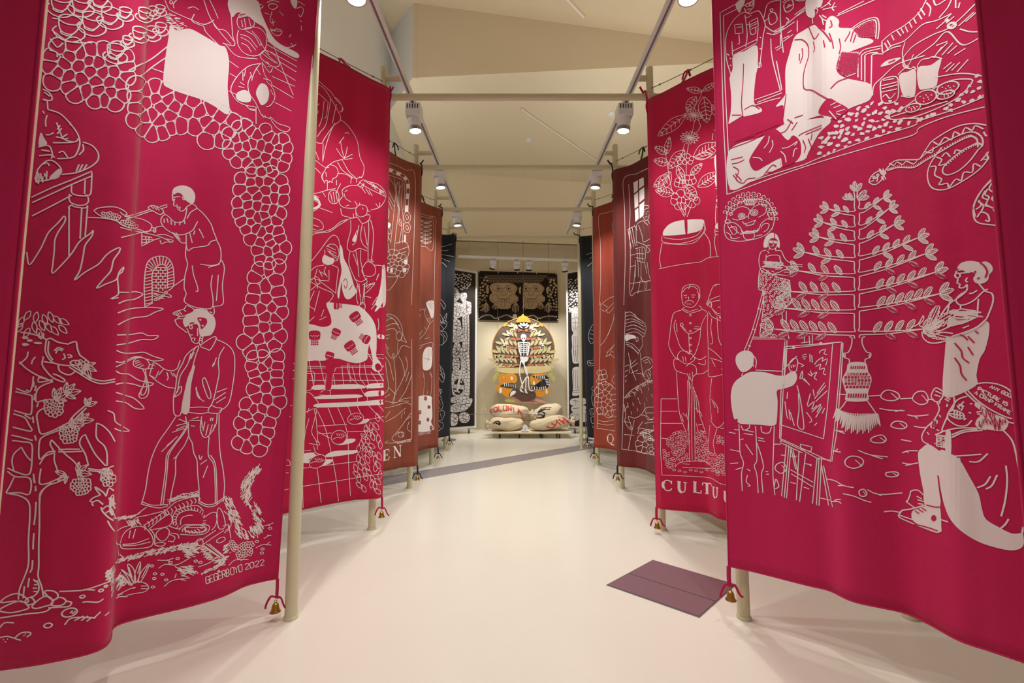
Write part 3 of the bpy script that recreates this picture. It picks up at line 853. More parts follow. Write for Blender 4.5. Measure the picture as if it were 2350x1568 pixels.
p.draw('365,130 410,133; 360,210 480,290 640,300; 350,270 400,330 440,300; 345,350 395,365 400,400; 1050,475 1135,505; 890,490 960,450 1060,400 1165,320; 960,530 1060,460 1150,400')
p.done()
p = Print(b, 'printed_worker', 'white cloth and figures of workers at the top', fA, .0065)
p.draw('''f 1180,175 1225,215 1310,200 1420,255 1520,315 1560,330 1585,430 1575,600 1583,790 1480,735 1390,690 1250,645 1165,610 1130,570 1145,400 1165,270
1140,0 1165,60 1190,80 1290,125 1400,170 1450,160 1480,140; 1205,60 1200,30 1225,0; c 1175,15 1185,5 1195,20 1180,30; 1300,60 1340,50 1375,70; 1450,0 1480,60 1510,130
1410,0 1440,90 1470,150 1520,220 1570,280 1600,310; 1580,0 1600,120 1610,250 1625,300 1610,320 1540,300; 1410,185 1430,230 1510,310; 1470,150 1500,200 1560,215 1620,290; 1300,130 1330,140; 1345,100 1330,150 1410,185
f 1585,0 1770,0 1810,100 1870,230 1930,300 2060,370 2055,405 1960,360 1860,290 1830,200 1760,150 1700,100 1640,90 1605,120
1885,265 1930,320 2000,330 2050,310; c 1785,45 1800,30 1820,45 1800,60; c 1855,40 1880,25 1920,40 1895,65 1865,60; 1845,20 1880,5 1930,15; 1880,80 1865,140 1880,160 1900,150; c 1870,200 1895,210 1910,200 1950,215 1935,245 1905,245 1880,225; 1870,212 1945,218
2055,60 2085,50 2100,75 2080,120 2065,100; 2075,145 2090,152; 2085,180 2085,215; 2000,260 2015,240; 2060,10 2110,40; 1830,90 1860,100; 1930,80 1960,110; 1890,180 1880,130; 2015,300 2030,330
f 2010,0 2055,0 2050,60 2025,45
c 1650,120 1640,160 1660,200 1700,205 1745,190 1760,160 1745,130 1700,110; 1650,110 1700,70 1760,60 1790,80 1780,105 1720,110 1650,125; 1670,100 1740,75; 1680,110 1780,90; 1690,130 1700,190; 1670,140 1680,190; 1720,130 1735,185
1650,210 1640,260 1650,320 1690,370 1760,390 1820,360 1840,310 1840,250 1800,200 1740,190 1690,200; 1660,240 1720,260 1780,330; 1665,260 1720,290 1770,350; 1700,215 1760,250 1800,320; 1740,215 1790,270 1815,320; 1670,300 1710,320 1740,365
c 1800,380 1830,350 1880,370 1930,420 1925,460 1880,460 1810,410; 1815,370 1850,400 1910,440; 1830,360 1880,410 1920,440; 1810,430 1850,490 1870,500 1885,470; 1840,430 1860,440; 1850,460 1870,465
1800,440 1720,460 1650,520 1605,590 1600,640 1640,700 1700,730 1760,740; 1740,520 1715,580 1725,650 1760,700 1790,760 1810,800 1860,820 1870,810; 1800,440 1760,500 1740,560; 1700,480 1690,530; 1680,500 1680,560; 1730,500 1745,540; 1690,590 1660,570; 1690,610 1650,600; 1770,470 1800,520; 1810,440 1830,520 1860,560
f 1635,650 1680,625 1725,640 1735,700 1690,710 1640,690
f 1770,640 1800,580 1840,590 1860,640 1850,700 1810,730 1785,690
1840,560 1890,620 1900,680 1870,730 1840,740; 1820,545 1870,560 1880,600; 1700,730 1730,760 1770,770; 1725,755 1765,760; 1870,620 1890,660; c 1870,810 1920,855 2005,885 1980,915 1920,890 1880,840; 1810,790 1820,815; 1830,800 1840,818
1840,280 2055,390; 1845,310 2055,425; 1870,360 2055,465; 1920,420 2050,500; 1900,470 2045,560; 1880,530 2040,600; 1880,590 2030,680; 1900,710 2015,770; 1890,310 1950,470 2030,660; 1560,310 1640,390 1780,410; 1580,420 1650,470; 1590,510 1640,540; 1580,630 1640,660; 1770,740 1770,860; 1590,770 1750,850; 1800,300 1860,380''')
p.hatch([(1130, 100), (1200, 90), (1290, 180), (1240, 215), (1170, 180)], 40, 10, 34, 3)
p.done()
p = Print(b, 'printed_bench_man', 'white outlined man seated on a bench with turned legs', fA, .0085)
p.draw('''335,760 420,790 490,860 540,930 555,990 540,1050 510,1090 440,1100 400,1100; 370,990 440,990 520,985 550,960; 395,850 420,920 440,960 480,980 520,985; 390,950 420,955 440,965; 330,800 320,840 322,880; 320,935 350,935 375,920
300,620 340,640 365,680 350,700 300,690; 310,640 350,670; 310,700 330,700 335,760; 575,985 640,1010 680,1060 680,1110 640,1150 580,1180 520,1200 430,1210; 575,1000 580,1040 550,1075; c 260,1200 270,1170 320,1120 370,1115 420,1160 425,1200 380,1230 330,1250 255,1250
f 345,1230 410,1170 425,1195 410,1230 370,1245; f 285,920 310,960 330,1000 272,1010; 270,1020 340,1010 365,1060 360,1100; 275,1080 360,1075 380,1095; 290,1040 350,1050; 300,1140 330,1130 345,1150; 530,1190 550,1140; 550,1190 575,1140; 575,1185 605,1140; 470,930 440,950; 475,960 450,965; 420,870 400,900; 300,770 310,790
430,890 400,930; 410,1060 440,1050 470,1090; 490,870 490,850''')
p.hatch([(255, 1205), (330, 1205), (330, 1250), (250, 1260)], 16, 80, 34, 5)
p.fr = fB
p.draw('''= 240,240 400,165 540,110 690,45 690,80 550,140 400,210 245,280; 690,80 680,215 640,222; 640,110 635,215; 540,150 540,205 580,225 640,230 660,225; = 245,380 400,300 540,225; 525,215 520,250 535,280 590,300 640,295 665,270 660,235; 540,295 560,310 640,320 660,300; 520,310 520,680; 518,312 540,296; 615,322 602,550; 658,310 640,530; 515,312 525,330''')
p.done()
p = Print(b, 'printed_flames', 'white outlined wavy flames', fB, .0085)
p.draw('''205,650 225,745 300,640 335,570 370,500 440,430 485,380 490,420 440,500 415,560 410,640 400,740 395,810 470,740 540,660 600,570 680,510 700,485 690,530 640,600 625,680 600,790 560,860 640,800 740,740 790,680 840,640 895,615 890,650 850,710 830,790 780,850 725,920 790,890 870,855 890,800 925,760 910,800 880,830 885,930 880,970 830,1000 885,990
885,950 960,950 1010,945 1070,965 1010,1000 940,1010 885,1035; 880,1105 960,1075 1060,1065 1160,1065 1225,1075 1160,1100 1100,1130 1000,1140 940,1160 880,1195; 875,1270 980,1265 1060,1255 1110,1275 1185,1275 1150,1305 1060,1305 960,1330 870,1345; 870,1385 920,1405 1010,1405 1080,1400 1150,1430 1225,1455 1150,1465 1100,1450''')
p.fr = fC
p.draw('''865,490 910,495 1000,455 1060,455; 865,560 900,580 960,585 1040,630 1150,655 1080,680 1000,660 920,650 865,660; 865,720 940,745 1010,770 1080,840 1010,840 940,800 865,785; 805,855 850,880 860,940 920,980 965,1010 900,1010 855,990
725,950 770,970 820,1020 858,1090; 725,950 725,1060 780,1120 800,1180 800,1270; 640,1035 610,1060 600,1110 640,1180 665,1270; 640,1035 680,1120 720,1190 790,1270; 390,1075 380,1110 410,1170 410,1230 440,1320; 390,1075 450,1140 500,1190 560,1240 600,1300; 165,1130 110,1180 95,1240 110,1310; 165,1130 200,1190 235,1230''')
p.done()
p = Print(b, 'printed_roaster', 'white outlined old man stirring a roasting pan over a brick oven', fB, .0072)
p.draw('''f 1290,200 1310,165 1370,150 1430,170 1460,215 1460,260 1440,290 1400,270 1380,250 1370,230 1360,215 1330,205 1300,220
1290,215 1295,250 1305,275 1300,300 1325,310 1335,330 1360,345 1385,330 1400,310; 1290,240 1350,235; 1290,250 1300,270 1310,250; 1365,235 1375,260 1390,250; 1330,310 1350,315 1345,330; 1318,300 1330,295
1400,310 1440,290 1475,320 1430,350 1400,400; 1475,320 1530,370 1580,440 1600,500 1620,555 1580,570 1555,600 1500,610 1440,620 1410,640 1395,600; 1400,320 1390,380 1370,420 1340,430 1300,420 1270,390 1240,370 1215,385 1205,420 1225,460 1260,490 1310,515 1370,520 1440,490 1470,440 1480,420; 1240,370 1220,350
c 1110,315 1140,300 1180,310 1215,330 1225,350 1200,370 1160,350 1120,330; 1130,305 1150,325; 1150,305 1175,335; 1170,308 1195,340; = 930,385 1060,350 1130,330; = 940,402 1060,364 1150,338; = 1200,310 1250,293 1250,312 1210,325; 1395,520 1395,600; 1420,500 1430,540 1440,580; 1490,475 1510,510 1525,545; 1460,490 1450,520
1250,395 1260,430; 1280,410 1285,445; 1310,425 1310,450; 1230,400 1230,430; 1350,420 1345,450; 1380,400 1385,440; 1290,500 1320,540 1360,580 1390,580; 1320,505 1350,560; 1305,505 1335,550
705,340 740,320 830,310 890,320 940,350 945,370 920,370 900,350; 705,340 740,370 800,395 870,410 900,440 960,465 1040,480 1100,500 1135,470 1130,440 1080,410 1010,390 940,385; 655,390 770,395 850,410 900,430; 905,540 1000,515 1060,500; 900,465 960,480 1060,500; 1060,500 1140,490 1160,500 1170,465 1220,455; 1130,465 1165,470; c 1150,480 1165,478 1165,500 1152,500
= 1060,500 1060,605 1150,560 1200,545; 1060,500 1200,535 1290,580; 1180,520 1240,520 1300,545; 1200,560 1210,590 1240,575 1290,575 1290,560 1230,550; 1065,530 1140,540; 1065,555 1150,555; 1065,580 1110,575; 1090,530 1090,555; 1115,535 1115,575; 1095,555 1095,590
1395,600 1390,680 1405,740 1385,830 1380,920 1395,960 1380,1020 1440,1055 1500,1070 1560,1075 1590,1060 1595,1000 1580,900 1590,820; 1620,555 1650,620 1655,690 1640,735 1580,750 1500,740; 1660,710 1680,770 1665,900 1670,1035 1610,1055 1590,1060; 1645,740 1560,765; 1440,750 1450,820 1480,910 1480,945 1465,940; 1635,820 1620,1015
c 1400,1050 1380,1075 1330,1090 1295,1110 1330,1125 1370,1130 1420,1110 1450,1095 1450,1075; 1310,1105 1330,1120; 1325,1098 1345,1120; 1340,1092 1365,1118; 1380,1085 1395,1095; 1540,1075 1560,1100 1590,1120 1605,1100 1600,1060; 1570,1095 1590,1105
1085,1060 1080,900 1090,780 1110,720 1150,690 1200,680 1250,690 1285,730 1300,790 1300,900 1260,940; 1140,1030 1140,900 1140,820 1160,770 1200,745 1240,750 1255,800 1255,920; = 1085,1060 1145,1030; = 1300,905 1380,850; 1140,935 1270,968 1270,988 1150,955; 1150,960 1230,1000; 1145,975 1200,1000''')
p.cells([(770, 360), (830, 358), (895, 385), (880, 405), (800, 390)], 15, 2, w=.006)
p.cells([(910, 412), (960, 415), (1030, 455), (1000, 465), (920, 445)], 15, 2, w=.006)
for k in range(14):
    y = 1040 - k * 24
    if k < 11: p.draw('= %d,%d %d,%d' % (1083, y, 1140, y - 12))
    if k < 6: p.draw('= %d,%d %d,%d' % (1257, 915 - k * 22, 1298, 905 - k * 22))
for a in range(190, 360, 16):
    t = math.radians(a); p.draw('= %f,%f %f,%f' % (1200 + 60 * math.cos(t), 790 + 45 * math.sin(t), 1195 + 104 * math.cos(t), 775 + 92 * math.sin(t)))
for k in range(8):
    y = 765 + k * 22; x0 = 1165 if k == 0 else 1142
    p.draw('= %d,%d 1254,%d' % (x0, y, y))
    for j in range(3):
        xx = 1170 + j * 34 + (k % 2) * 16
        if xx < 1250: p.draw('= %d,%d %d,%d' % (xx, y, xx, y + 22))
for x, y in ((1165, 1005), (1185, 1000), (1205, 990), (1225, 975), (1245, 950)): p.ell(x, y, 9, 8)
p.done()
p = Print(b, 'printed_helmet_man', 'white outlined man in jacket and white helmet', fC, .0072)
p.draw('''f 1370,190 1390,150 1440,120 1460,95 1530,100 1560,125 1600,150 1615,200 1605,250 1580,290 1540,300 1500,300 1490,250 1480,215 1440,195 1410,215 1390,235
R 1478,165 1510,160 1545,170 1550,200 1525,235 1505,245 1500,210
1310,180 1330,170 1375,170; 1310,180 1330,220 1370,250 1400,275; 1330,165 1350,150; 1400,240 1420,290 1430,310 1440,340 1470,355 1490,345; = 1500,300 1490,345 1500,370; = 1520,300 1512,350; 1500,315 1518,318; 1496,330 1515,333; c 1420,225 1435,215 1440,240 1425,245; 1395,225 1420,215 1470,205; 1480,240 1480,300; 1420,290 1445,290; 1435,315 1460,315 1455,335
c 1500,375 1540,340 1600,305 1620,320 1575,400 1545,395; 1490,370 1440,400 1390,450 1370,500 1330,580 1315,690 1300,760 1305,880 1345,895 1360,860
f 1450,520 1460,530 1445,600 1430,680 1415,870 1360,870 1365,800 1385,700 1410,600
1490,380 1465,450 1440,540 1410,640 1385,740 1365,840; 1470,375 1440,430 1400,520 1350,600 1330,720; 1610,320 1680,350 1730,390 1755,450 1755,560 1740,680 1720,780 1690,830 1640,860; 1680,380 1645,440 1635,500 1640,580 1625,660 1610,730 1590,800 1570,830; 1415,835 1500,830 1570,835; 1415,870 1500,880 1560,870; c 1580,820 1620,835 1660,840 1640,875 1560,870; 1700,690 1620,720; 1690,720 1600,780; 1690,755 1620,800
c 1520,620 1540,620 1580,740 1560,765 1520,660; c 1310,750 1340,690 1360,675 1355,720 1320,750; 1170,500 1230,545 1290,560 1330,540; 1315,690 1250,680 1180,640 1120,590; = 1150,495 1120,590 1165,615 1190,560; 1150,495 1200,520; 1280,570 1300,600; 1250,570 1260,610 1250,630; 1300,575 1320,610; 1225,545 1190,590; 1330,540 1350,480
c 1000,480 1040,460 1090,470 1120,510 1100,545 1050,540 1000,520; 1005,490 1040,480; 1010,505 1050,490; 1020,520 1060,505; 1040,535 1075,515; 1120,510 1160,520; 1110,545 1150,540; 1065,540 1090,600 1070,680 1040,740 1060,765 1100,750 1115,700 1105,640 1095,600 1090,550; 1060,690 1055,735 1080,735 1100,690 1090,620
1510,900 1500,990 1520,1050 1550,1055 1590,1010 1620,950 1625,880; 1535,940 1520,1010; 1560,960 1540,1045; 1590,960 1570,1030; 1610,960 1595,1010; 1580,910 1575,935; 1595,910 1590,935; 1510,930 1515,990; 865,530 1000,465 1040,455
1320,900 1260,990 1190,1090 1140,1200 1110,1320 1090,1450 1060,1555; 1415,960 1375,1030 1315,1110 1265,1190 1255,1280 1245,1380 1222,1560; 1405,960 1365,1030 1305,1110 1250,1190 1242,1280 1230,1380 1205,1560; 1412,1050 1380,1120 1320,1210 1315,1330 1290,1450 1270,1560; 1410,940 1415,1050 1440,1100 1450,1170 1475,1230 1480,1330 1490,1440 1490,1540; 1640,880 1640,1050 1650,1190 1670,1300 1680,1420 1670,1540; 1565,1050 1560,1190 1600,1260 1610,1400 1612,1555; 1575,1190 1612,1255 1622,1400 1625,1555
1340,920 1400,945; 1320,970 1400,950; 1290,1020 1380,990; 1210,1165 1300,1080; 1440,920 1490,905; 1420,930 1500,930; 1320,1000 1390,970; 1250,1120 1330,1050; 1300,1220 1340,1180; 1490,1190 1500,1225 1515,1195; 1500,1260 1550,1225; 1520,1360 1555,1270; 1390,900 1400,960; 1430,970 1460,975; 1600,520 1620,460; 1590,530 1600,500; 1470,680 1480,750 1530,790; 1465,690 1500,770; 1430,430 1410,500; 1455,420 1430,470
c 1365,845 1410,845 1410,870 1370,870''')
p.dot(1500, 178, 8, 7, off=.0058); p.dot(1518, 222, 8, 7, off=.0058)
p.fr = fD
p.draw('1040,245 1110,265 1180,275 1240,260; 1050,230 1120,255 1240,250; 1460,235 1520,265 1580,260 1645,215; 1465,222 1520,250 1580,245 1640,205; 1080,270 1040,300 1000,330; 1210,285 1230,330')
p.done()
p = Print(b, 'printed_civet_tree', 'white outlined civet on a coffee tree', fC, .0092)
p.scales([(160, 180), (190, 120), (260, 95), (350, 100), (430, 150), (470, 200), (450, 240), (330, 240), (200, 250)], 46, 84, 60, 4, .0062, 22, (290, 20))
p.draw('''300,270 295,310; 330,275 330,310; 350,330 380,315 440,345 520,360; 520,355 570,340 580,385; 580,385 600,440 640,470 660,490; 350,330 345,420 390,490 440,510 520,520 560,510; 370,335 365,420 400,480; 410,410 440,385 480,400; 420,430 440,400 470,410; 480,430 490,460 470,475; c 530,495 560,480 600,490 590,520 540,510; 505,440 530,440 540,455 510,460
520,530 600,580 680,630 760,655 860,640; 540,520 620,570 700,620 780,635 860,620; 155,270 230,280 300,300 360,330; 330,450 320,510 350,560 400,610 470,640 490,630 450,600 400,580; 330,490 400,500; 150,490 200,540 280,590 330,610 400,640; 215,415 205,460 150,510; 270,455 250,480 240,510; 440,510 450,560 520,590 570,560
f 170,305 200,300 220,315 180,322; f 205,325 235,322 250,338 215,342; f 170,355 200,350 225,365 180,375; f 260,345 310,345 315,358 270,358
255,600 245,680 215,720 125,690; 120,715 230,740 245,760 240,870 215,885 110,855; 105,880 190,910 220,960 240,1010 100,980; 90,1040 160,1055 250,1080; 95,1080 180,1090 240,1105 245,1200 225,1330 140,1320 60,1285; 60,1310 120,1350 230,1365 225,1480 150,1470 50,1475; 110,1355 80,1420 50,1470
300,600 290,640 330,640 400,625; 290,640 300,610 380,630; 400,640 320,670 280,710 275,790 330,780 360,790; 370,830 310,850 280,890 290,960 310,1030 390,1010 480,965 530,940; 540,950 480,990 400,1020 330,1050 300,1090 300,1220 360,1170 420,1160; 440,1150 500,1145 600,1145; 440,1165 520,1165 620,1160; 310,1290 300,1400 360,1400 430,1370 500,1340; 300,1260 340,1200 400,1175; 520,1350 440,1390 360,1420 310,1480 300,1568; 660,1290 760,1300 850,1270; 665,1305 760,1315
260,640 255,680; 275,670 265,710; 265,730 260,780; 290,800 280,830; 250,900 255,950; 265,1040 275,1080; 255,1330 265,1400; 270,1420 270,1460; 200,700 220,710; 190,890 240,920; 420,1000 450,980; 530,930 560,890 640,820; 550,945 575,910 650,835''')
for (cx, cy, r) in ((410, 830, 62), (520, 1030, 60), (610, 1420, 60), (810, 1370, 40)):
    p.cells([(cx - r, cy - r * .7), (cx + r, cy - r * .7), (cx + r * .9, cy + r * .4), (cx + r * .3, cy + r), (cx - r * .5, cy + r * .95), (cx - r * 1.05, cy + r * .2)], 23, int(cx), w=.0075)
def spray(p, x, y, n, ln, a0, a1, wd=.42, w=None, veins=0):
    for k in range(n):
        a = math.radians(a0 + (a1 - a0) * k / max(1, n - 1)); l = ln * (.8 + .3 * ((k * 7) % 3) / 2)
        p.leaf(x, y, x + l * math.cos(a), y + l * math.sin(a), l * wd, veins, w)
LS = .0058
spray(p, 415, 775, 4, 110, -95, 5, .4, LS, 1); spray(p, 490, 730, 4, 110, -80, 25, .4, LS, 1)
spray(p, 650, 820, 3, 75, -100, -20, .4, LS, 1); spray(p, 530, 980, 3, 95, -80, -10, .4, LS, 1); spray(p, 600, 935, 3, 95, -75, -5, .4, LS, 1)
spray(p, 580, 1320, 4, 100, -80, 50, .4, LS, 1); spray(p, 500, 1340, 3, 80, 100, 200, .4, LS, 1); spray(p, 800, 1290, 4, 85, 50, 150, .4, LS, 1)
spray(p, 640, 520, 4, 100, -15, 110, .36, LS, 1); p.cells([(580, 490), (650, 490), (660, 540), (600, 550)], 20, 3, w=.007)
p.fr = fD
p.draw('''70,170 150,185 215,230 225,330 215,500 215,680 190,770 150,870 140,950; 380,90 320,140 298,180 295,250 295,400 290,550 290,700 285,780 310,850 325,930; 270,230 265,320 255,400; 255,460 250,520 248,580; 245,660 240,720 225,750; 220,790 210,860; 185,850 175,940; 250,55 260,90; 265,120 270,145
250,800 285,830 290,880 260,920 230,930; 255,815 285,810; 255,840 280,840; 245,865 280,865; 250,890 280,890
c 10,970 60,925 140,905 210,950 200,970 120,960; c 0,1030 60,990 160,960 215,1000 200,1020 90,1045; c 190,960 215,935 245,940 260,970 235,985 205,985; c 240,1000 290,950 340,925 380,940 390,980 330,1000 270,1015; c 330,890 390,885 430,910 420,945 380,945; c 380,980 420,940 460,935 490,960 460,990 400,995; 490,960 530,970 510,1000 440,1005 360,1010; 0,1085 100,1070 200,1055 330,1040 380,1010
440,890 560,885 640,875 760,835 830,810; 610,970 650,965 720,970 760,945; 620,875 700,880; 480,1135 520,1090 600,1080 705,1085; 550,1105 620,1070; 600,1105 650,1070; 770,1070 800,1045; 690,1090 740,1040; 0,1230 60,1220 130,1240 160,1250; 110,1235 160,1195 220,1190 230,1205 200,1225; 0,1160 40,1120 110,1120; 640,1110 680,1080''')
for x, y, rx in ((610, 928, 18), (743, 884, 16), (777, 853, 12), (358, 1140, 30)): p.ell(x, y, rx, rx * .55, -10)
p.ell(515, 1045, 58, 30, -15); p.draw('520,1050 540,1030; 535,1055 560,1035; 550,1062 570,1045')
for x, y in ((30, 1245), (60, 1240), (45, 1262), (180, 1215), (190, 1205)): p.dot(x, y, 5)
p.draw('''690,230 665,225 690,200 740,180; 740,180 700,120 760,160 780,190; 780,190 800,130 835,150; 690,260 680,240 720,220 760,250; 745,270 755,300 790,340 830,370; 790,370 810,410 838,450; 750,290 790,260 825,290; 770,320 800,300 830,330; 800,220 830,180 835,280''')
p.hatch([(770, 740), (830, 710), (835, 800), (780, 800)], 24, -60, 50, 3); p.hatch([(810, 820), (832, 800), (832, 900), (815, 920)], 12, 100, 50, 3); p.hatch([(800, 200), (835, 180), (835, 340), (810, 320)], 22, 60, 40, 6)
p.done()
p = Print(b, 'printed_open_civet', 'white outlined opened civet with long furry tail on the ground', fD, .0065)
p.draw('''850,385 900,350 960,345 1020,320 1040,300; 1060,405 1130,360 1200,310 1250,270 1300,230 1400,200 1460,190; 850,450 900,420 960,400 1000,350 1080,330 1200,300; 880,540 900,480 950,430 1040,410 1100,450 1130,510 1110,560 1000,575 900,575 880,545; 950,500 960,440; 980,500 1000,430; 900,545 1000,535 1100,500; 900,555 1000,550 1110,525
1100,430 1160,380 1250,320 1270,370 1240,410 1150,430 1100,440; c 1150,480 1170,440 1220,420 1250,450 1230,500 1190,520; c 1140,540 1180,530 1220,535 1200,555 1160,555; 1110,430 1140,480 1140,540; 1250,470 1290,490 1280,520; 1240,520 1280,525; 1260,460 1310,470 1320,500
1280,400 1275,340 1310,290 1380,265 1460,260 1500,300; 1300,400 1300,350 1330,310 1400,290 1450,300; 1330,400 1340,350 1390,330 1420,330; 1250,410 1320,430 1360,400 1430,400 1520,400 1545,420 1520,460 1440,475 1330,470; 1380,420 1450,420 1510,420 1505,445 1430,455 1370,445; 1500,350 1560,310 1600,320 1590,400 1560,440
1595,330 1610,275 1640,310 1660,400 1640,430 1610,420 1595,330; 1650,300 1690,340 1700,410 1660,440; 1590,440 1500,500 1460,520; 1650,440 1560,500 1490,550; c 1455,510 1490,505 1495,545 1460,550; 1640,410 1680,400 1690,430 1650,460; c 1600,510 1640,490 1660,505 1630,530 1600,530
1500,550 1640,650; 1490,555 1620,640; 1520,540 1650,640; 1540,540 1655,635; 870,630 860,570 850,520; 880,620 900,640; 850,540 880,550; 1700,500 1690,440 1680,410
1460,760 1440,740 1380,755 1340,780; 1300,760 1290,790; 1170,720 1220,690 1300,695 1390,650; 1160,660 1230,660 1280,645; 1230,660 1260,670; 1950,405 1980,400 2015,385; 1980,400 1990,410; 1945,500 1990,475; 1970,475 2000,480; 1885,570 1940,545 2000,550; 1960,550 1990,525; 1685,700 1730,660 1830,655; 1770,665 1800,650; 1210,855 1270,810 1400,790; 1330,800 1370,810; 1690,610 1700,600; 1460,710 1520,690 1560,670''')
p.hatch([(1250, 210), (1350, 170), (1460, 155), (1460, 190), (1330, 205), (1240, 240)], 60, -15, 34, 1)
p.hatch([(850, 660), (1000, 610), (1200, 570), (1440, 525), (1460, 555), (1250, 600), (1000, 645), (860, 690)], 170, -35, 36, 2)
p.hatch([(1780, 90), (1830, 20), (1900, -30), (1930, -10), (1870, 60), (1840, 130), (1850, 220), (1820, 260), (1770, 170)], 120, -65, 44, 3)
p.hatch([(1820, 250), (1870, 240), (1930, 300), (1945, 390), (1920, 470), (1820, 510), (1740, 480), (1700, 380), (1660, 260), (1650, 200), (1700, 200), (1790, 400), (1830, 430), (1880, 400), (1860, 320)], 190, 60, 34, 4)
p.hatch([(1460, 560), (1500, 570), (1580, 640), (1640, 660), (1660, 530), (1680, 540), (1670, 640), (1640, 710), (1480, 765), (1500, 740), (1620, 680), (1540, 650)], 110, -30, 38, 5)
p.hatch([(845, 350), (1000, 320), (1010, 340), (850, 370)], 40, -20, 34, 8)
p.hatch([(930, 370), (1020, 350), (1030, 390), (960, 415)], 26, 60, 30, 8)
for a in range(0, 340, 13):
    t = math.radians(a)
    p.draw('= %f,%f %f,%f' % (1400 + 120 * math.cos(t), 365 + 98 * math.sin(t), 1400 + 98 * math.cos(t + .1), 365 + 76 * math.sin(t + .1)))
    p.draw('= %f,%f %f,%f' % (1440 + 88 * math.cos(t), 430 + 36 * math.sin(t), 1440 + 70 * math.cos(t + .1), 430 + 24 * math.sin(t + .1)))
for k in range(15):
    t = k / 14; x = 1060 + 400 * t; y = 405 - 210 * t ** .8
    p.draw('%f,%f %f,%f %f,%f' % (x, y - 6, x + 14, y + 14, x + 4, y + 34))
p.draw('c 940,690 950,740 975,810 1000,820 990,740 965,700; c 1035,670 1000,740 990,820 1010,820 1030,760; c 1100,685 1040,750 1020,820 1040,815 1080,750; c 890,730 930,770 965,830 985,825 950,770; c 870,770 920,790 950,840 965,835; 1015,760 1035,690; 1045,790 1090,700; 975,790 950,710; 880,800 930,830 900,850; 850,800 890,815')
p.draw('970,850 990,825 1040,820 1085,840 1095,870 1060,895 1000,905 930,920; 850,945 880,930 940,930; 860,920 900,900 960,870 1000,860; 855,945 875,915 900,910; 1040,850 1085,850; 1040,870 1090,870; 980,870 1000,860')
p.hatch([(850, 800), (880, 770), (930, 830), (870, 880)], 24, -50, 60, 11)
for a, c_ in (((1380, 580), 3), ((1350, 720), 4)):
    p.hatch([(a[0] - 40, a[1]), (a[0] + 60, a[1] - 25), (a[0] + 80, a[1] + 40), (a[0], a[1] + 60)], 36, 10 + c_, 46, c_)
for x, y in ((1120, 702), (1310, 648), (1258, 678), (1143, 760), (1198, 764), (1138, 795), (1226, 805), (1128, 858), (1443, 667), (1477, 676), (1893, 522), (1992, 425), (1935, 578), (1930, 608)): p.ell(x, y, 12, 8)
for (x, y) in ((1810, 555), (1800, 615)): p.cells([(x - 55, y - 5), (x + 50, y - 32), (x + 55, y), (x - 45, y + 28)], 15, x, w=.006)
p.cells([(1700, 520), (1730, 530), (1745, 575), (1720, 590), (1700, 560)], 13, 5, w=.006)
p.done()
p = Print(b, 'printed_signature', 'white handwritten signature with the year 2022', fD, .0065)
p.text('GEGERBOYO', 1515, 785, 24, -8.5, 5, 50, .25)
p.text('2022', 1802, 690, 28, -7, 5, 40, .35)
p.ell(1612, 742, 6, 6)
p.done()
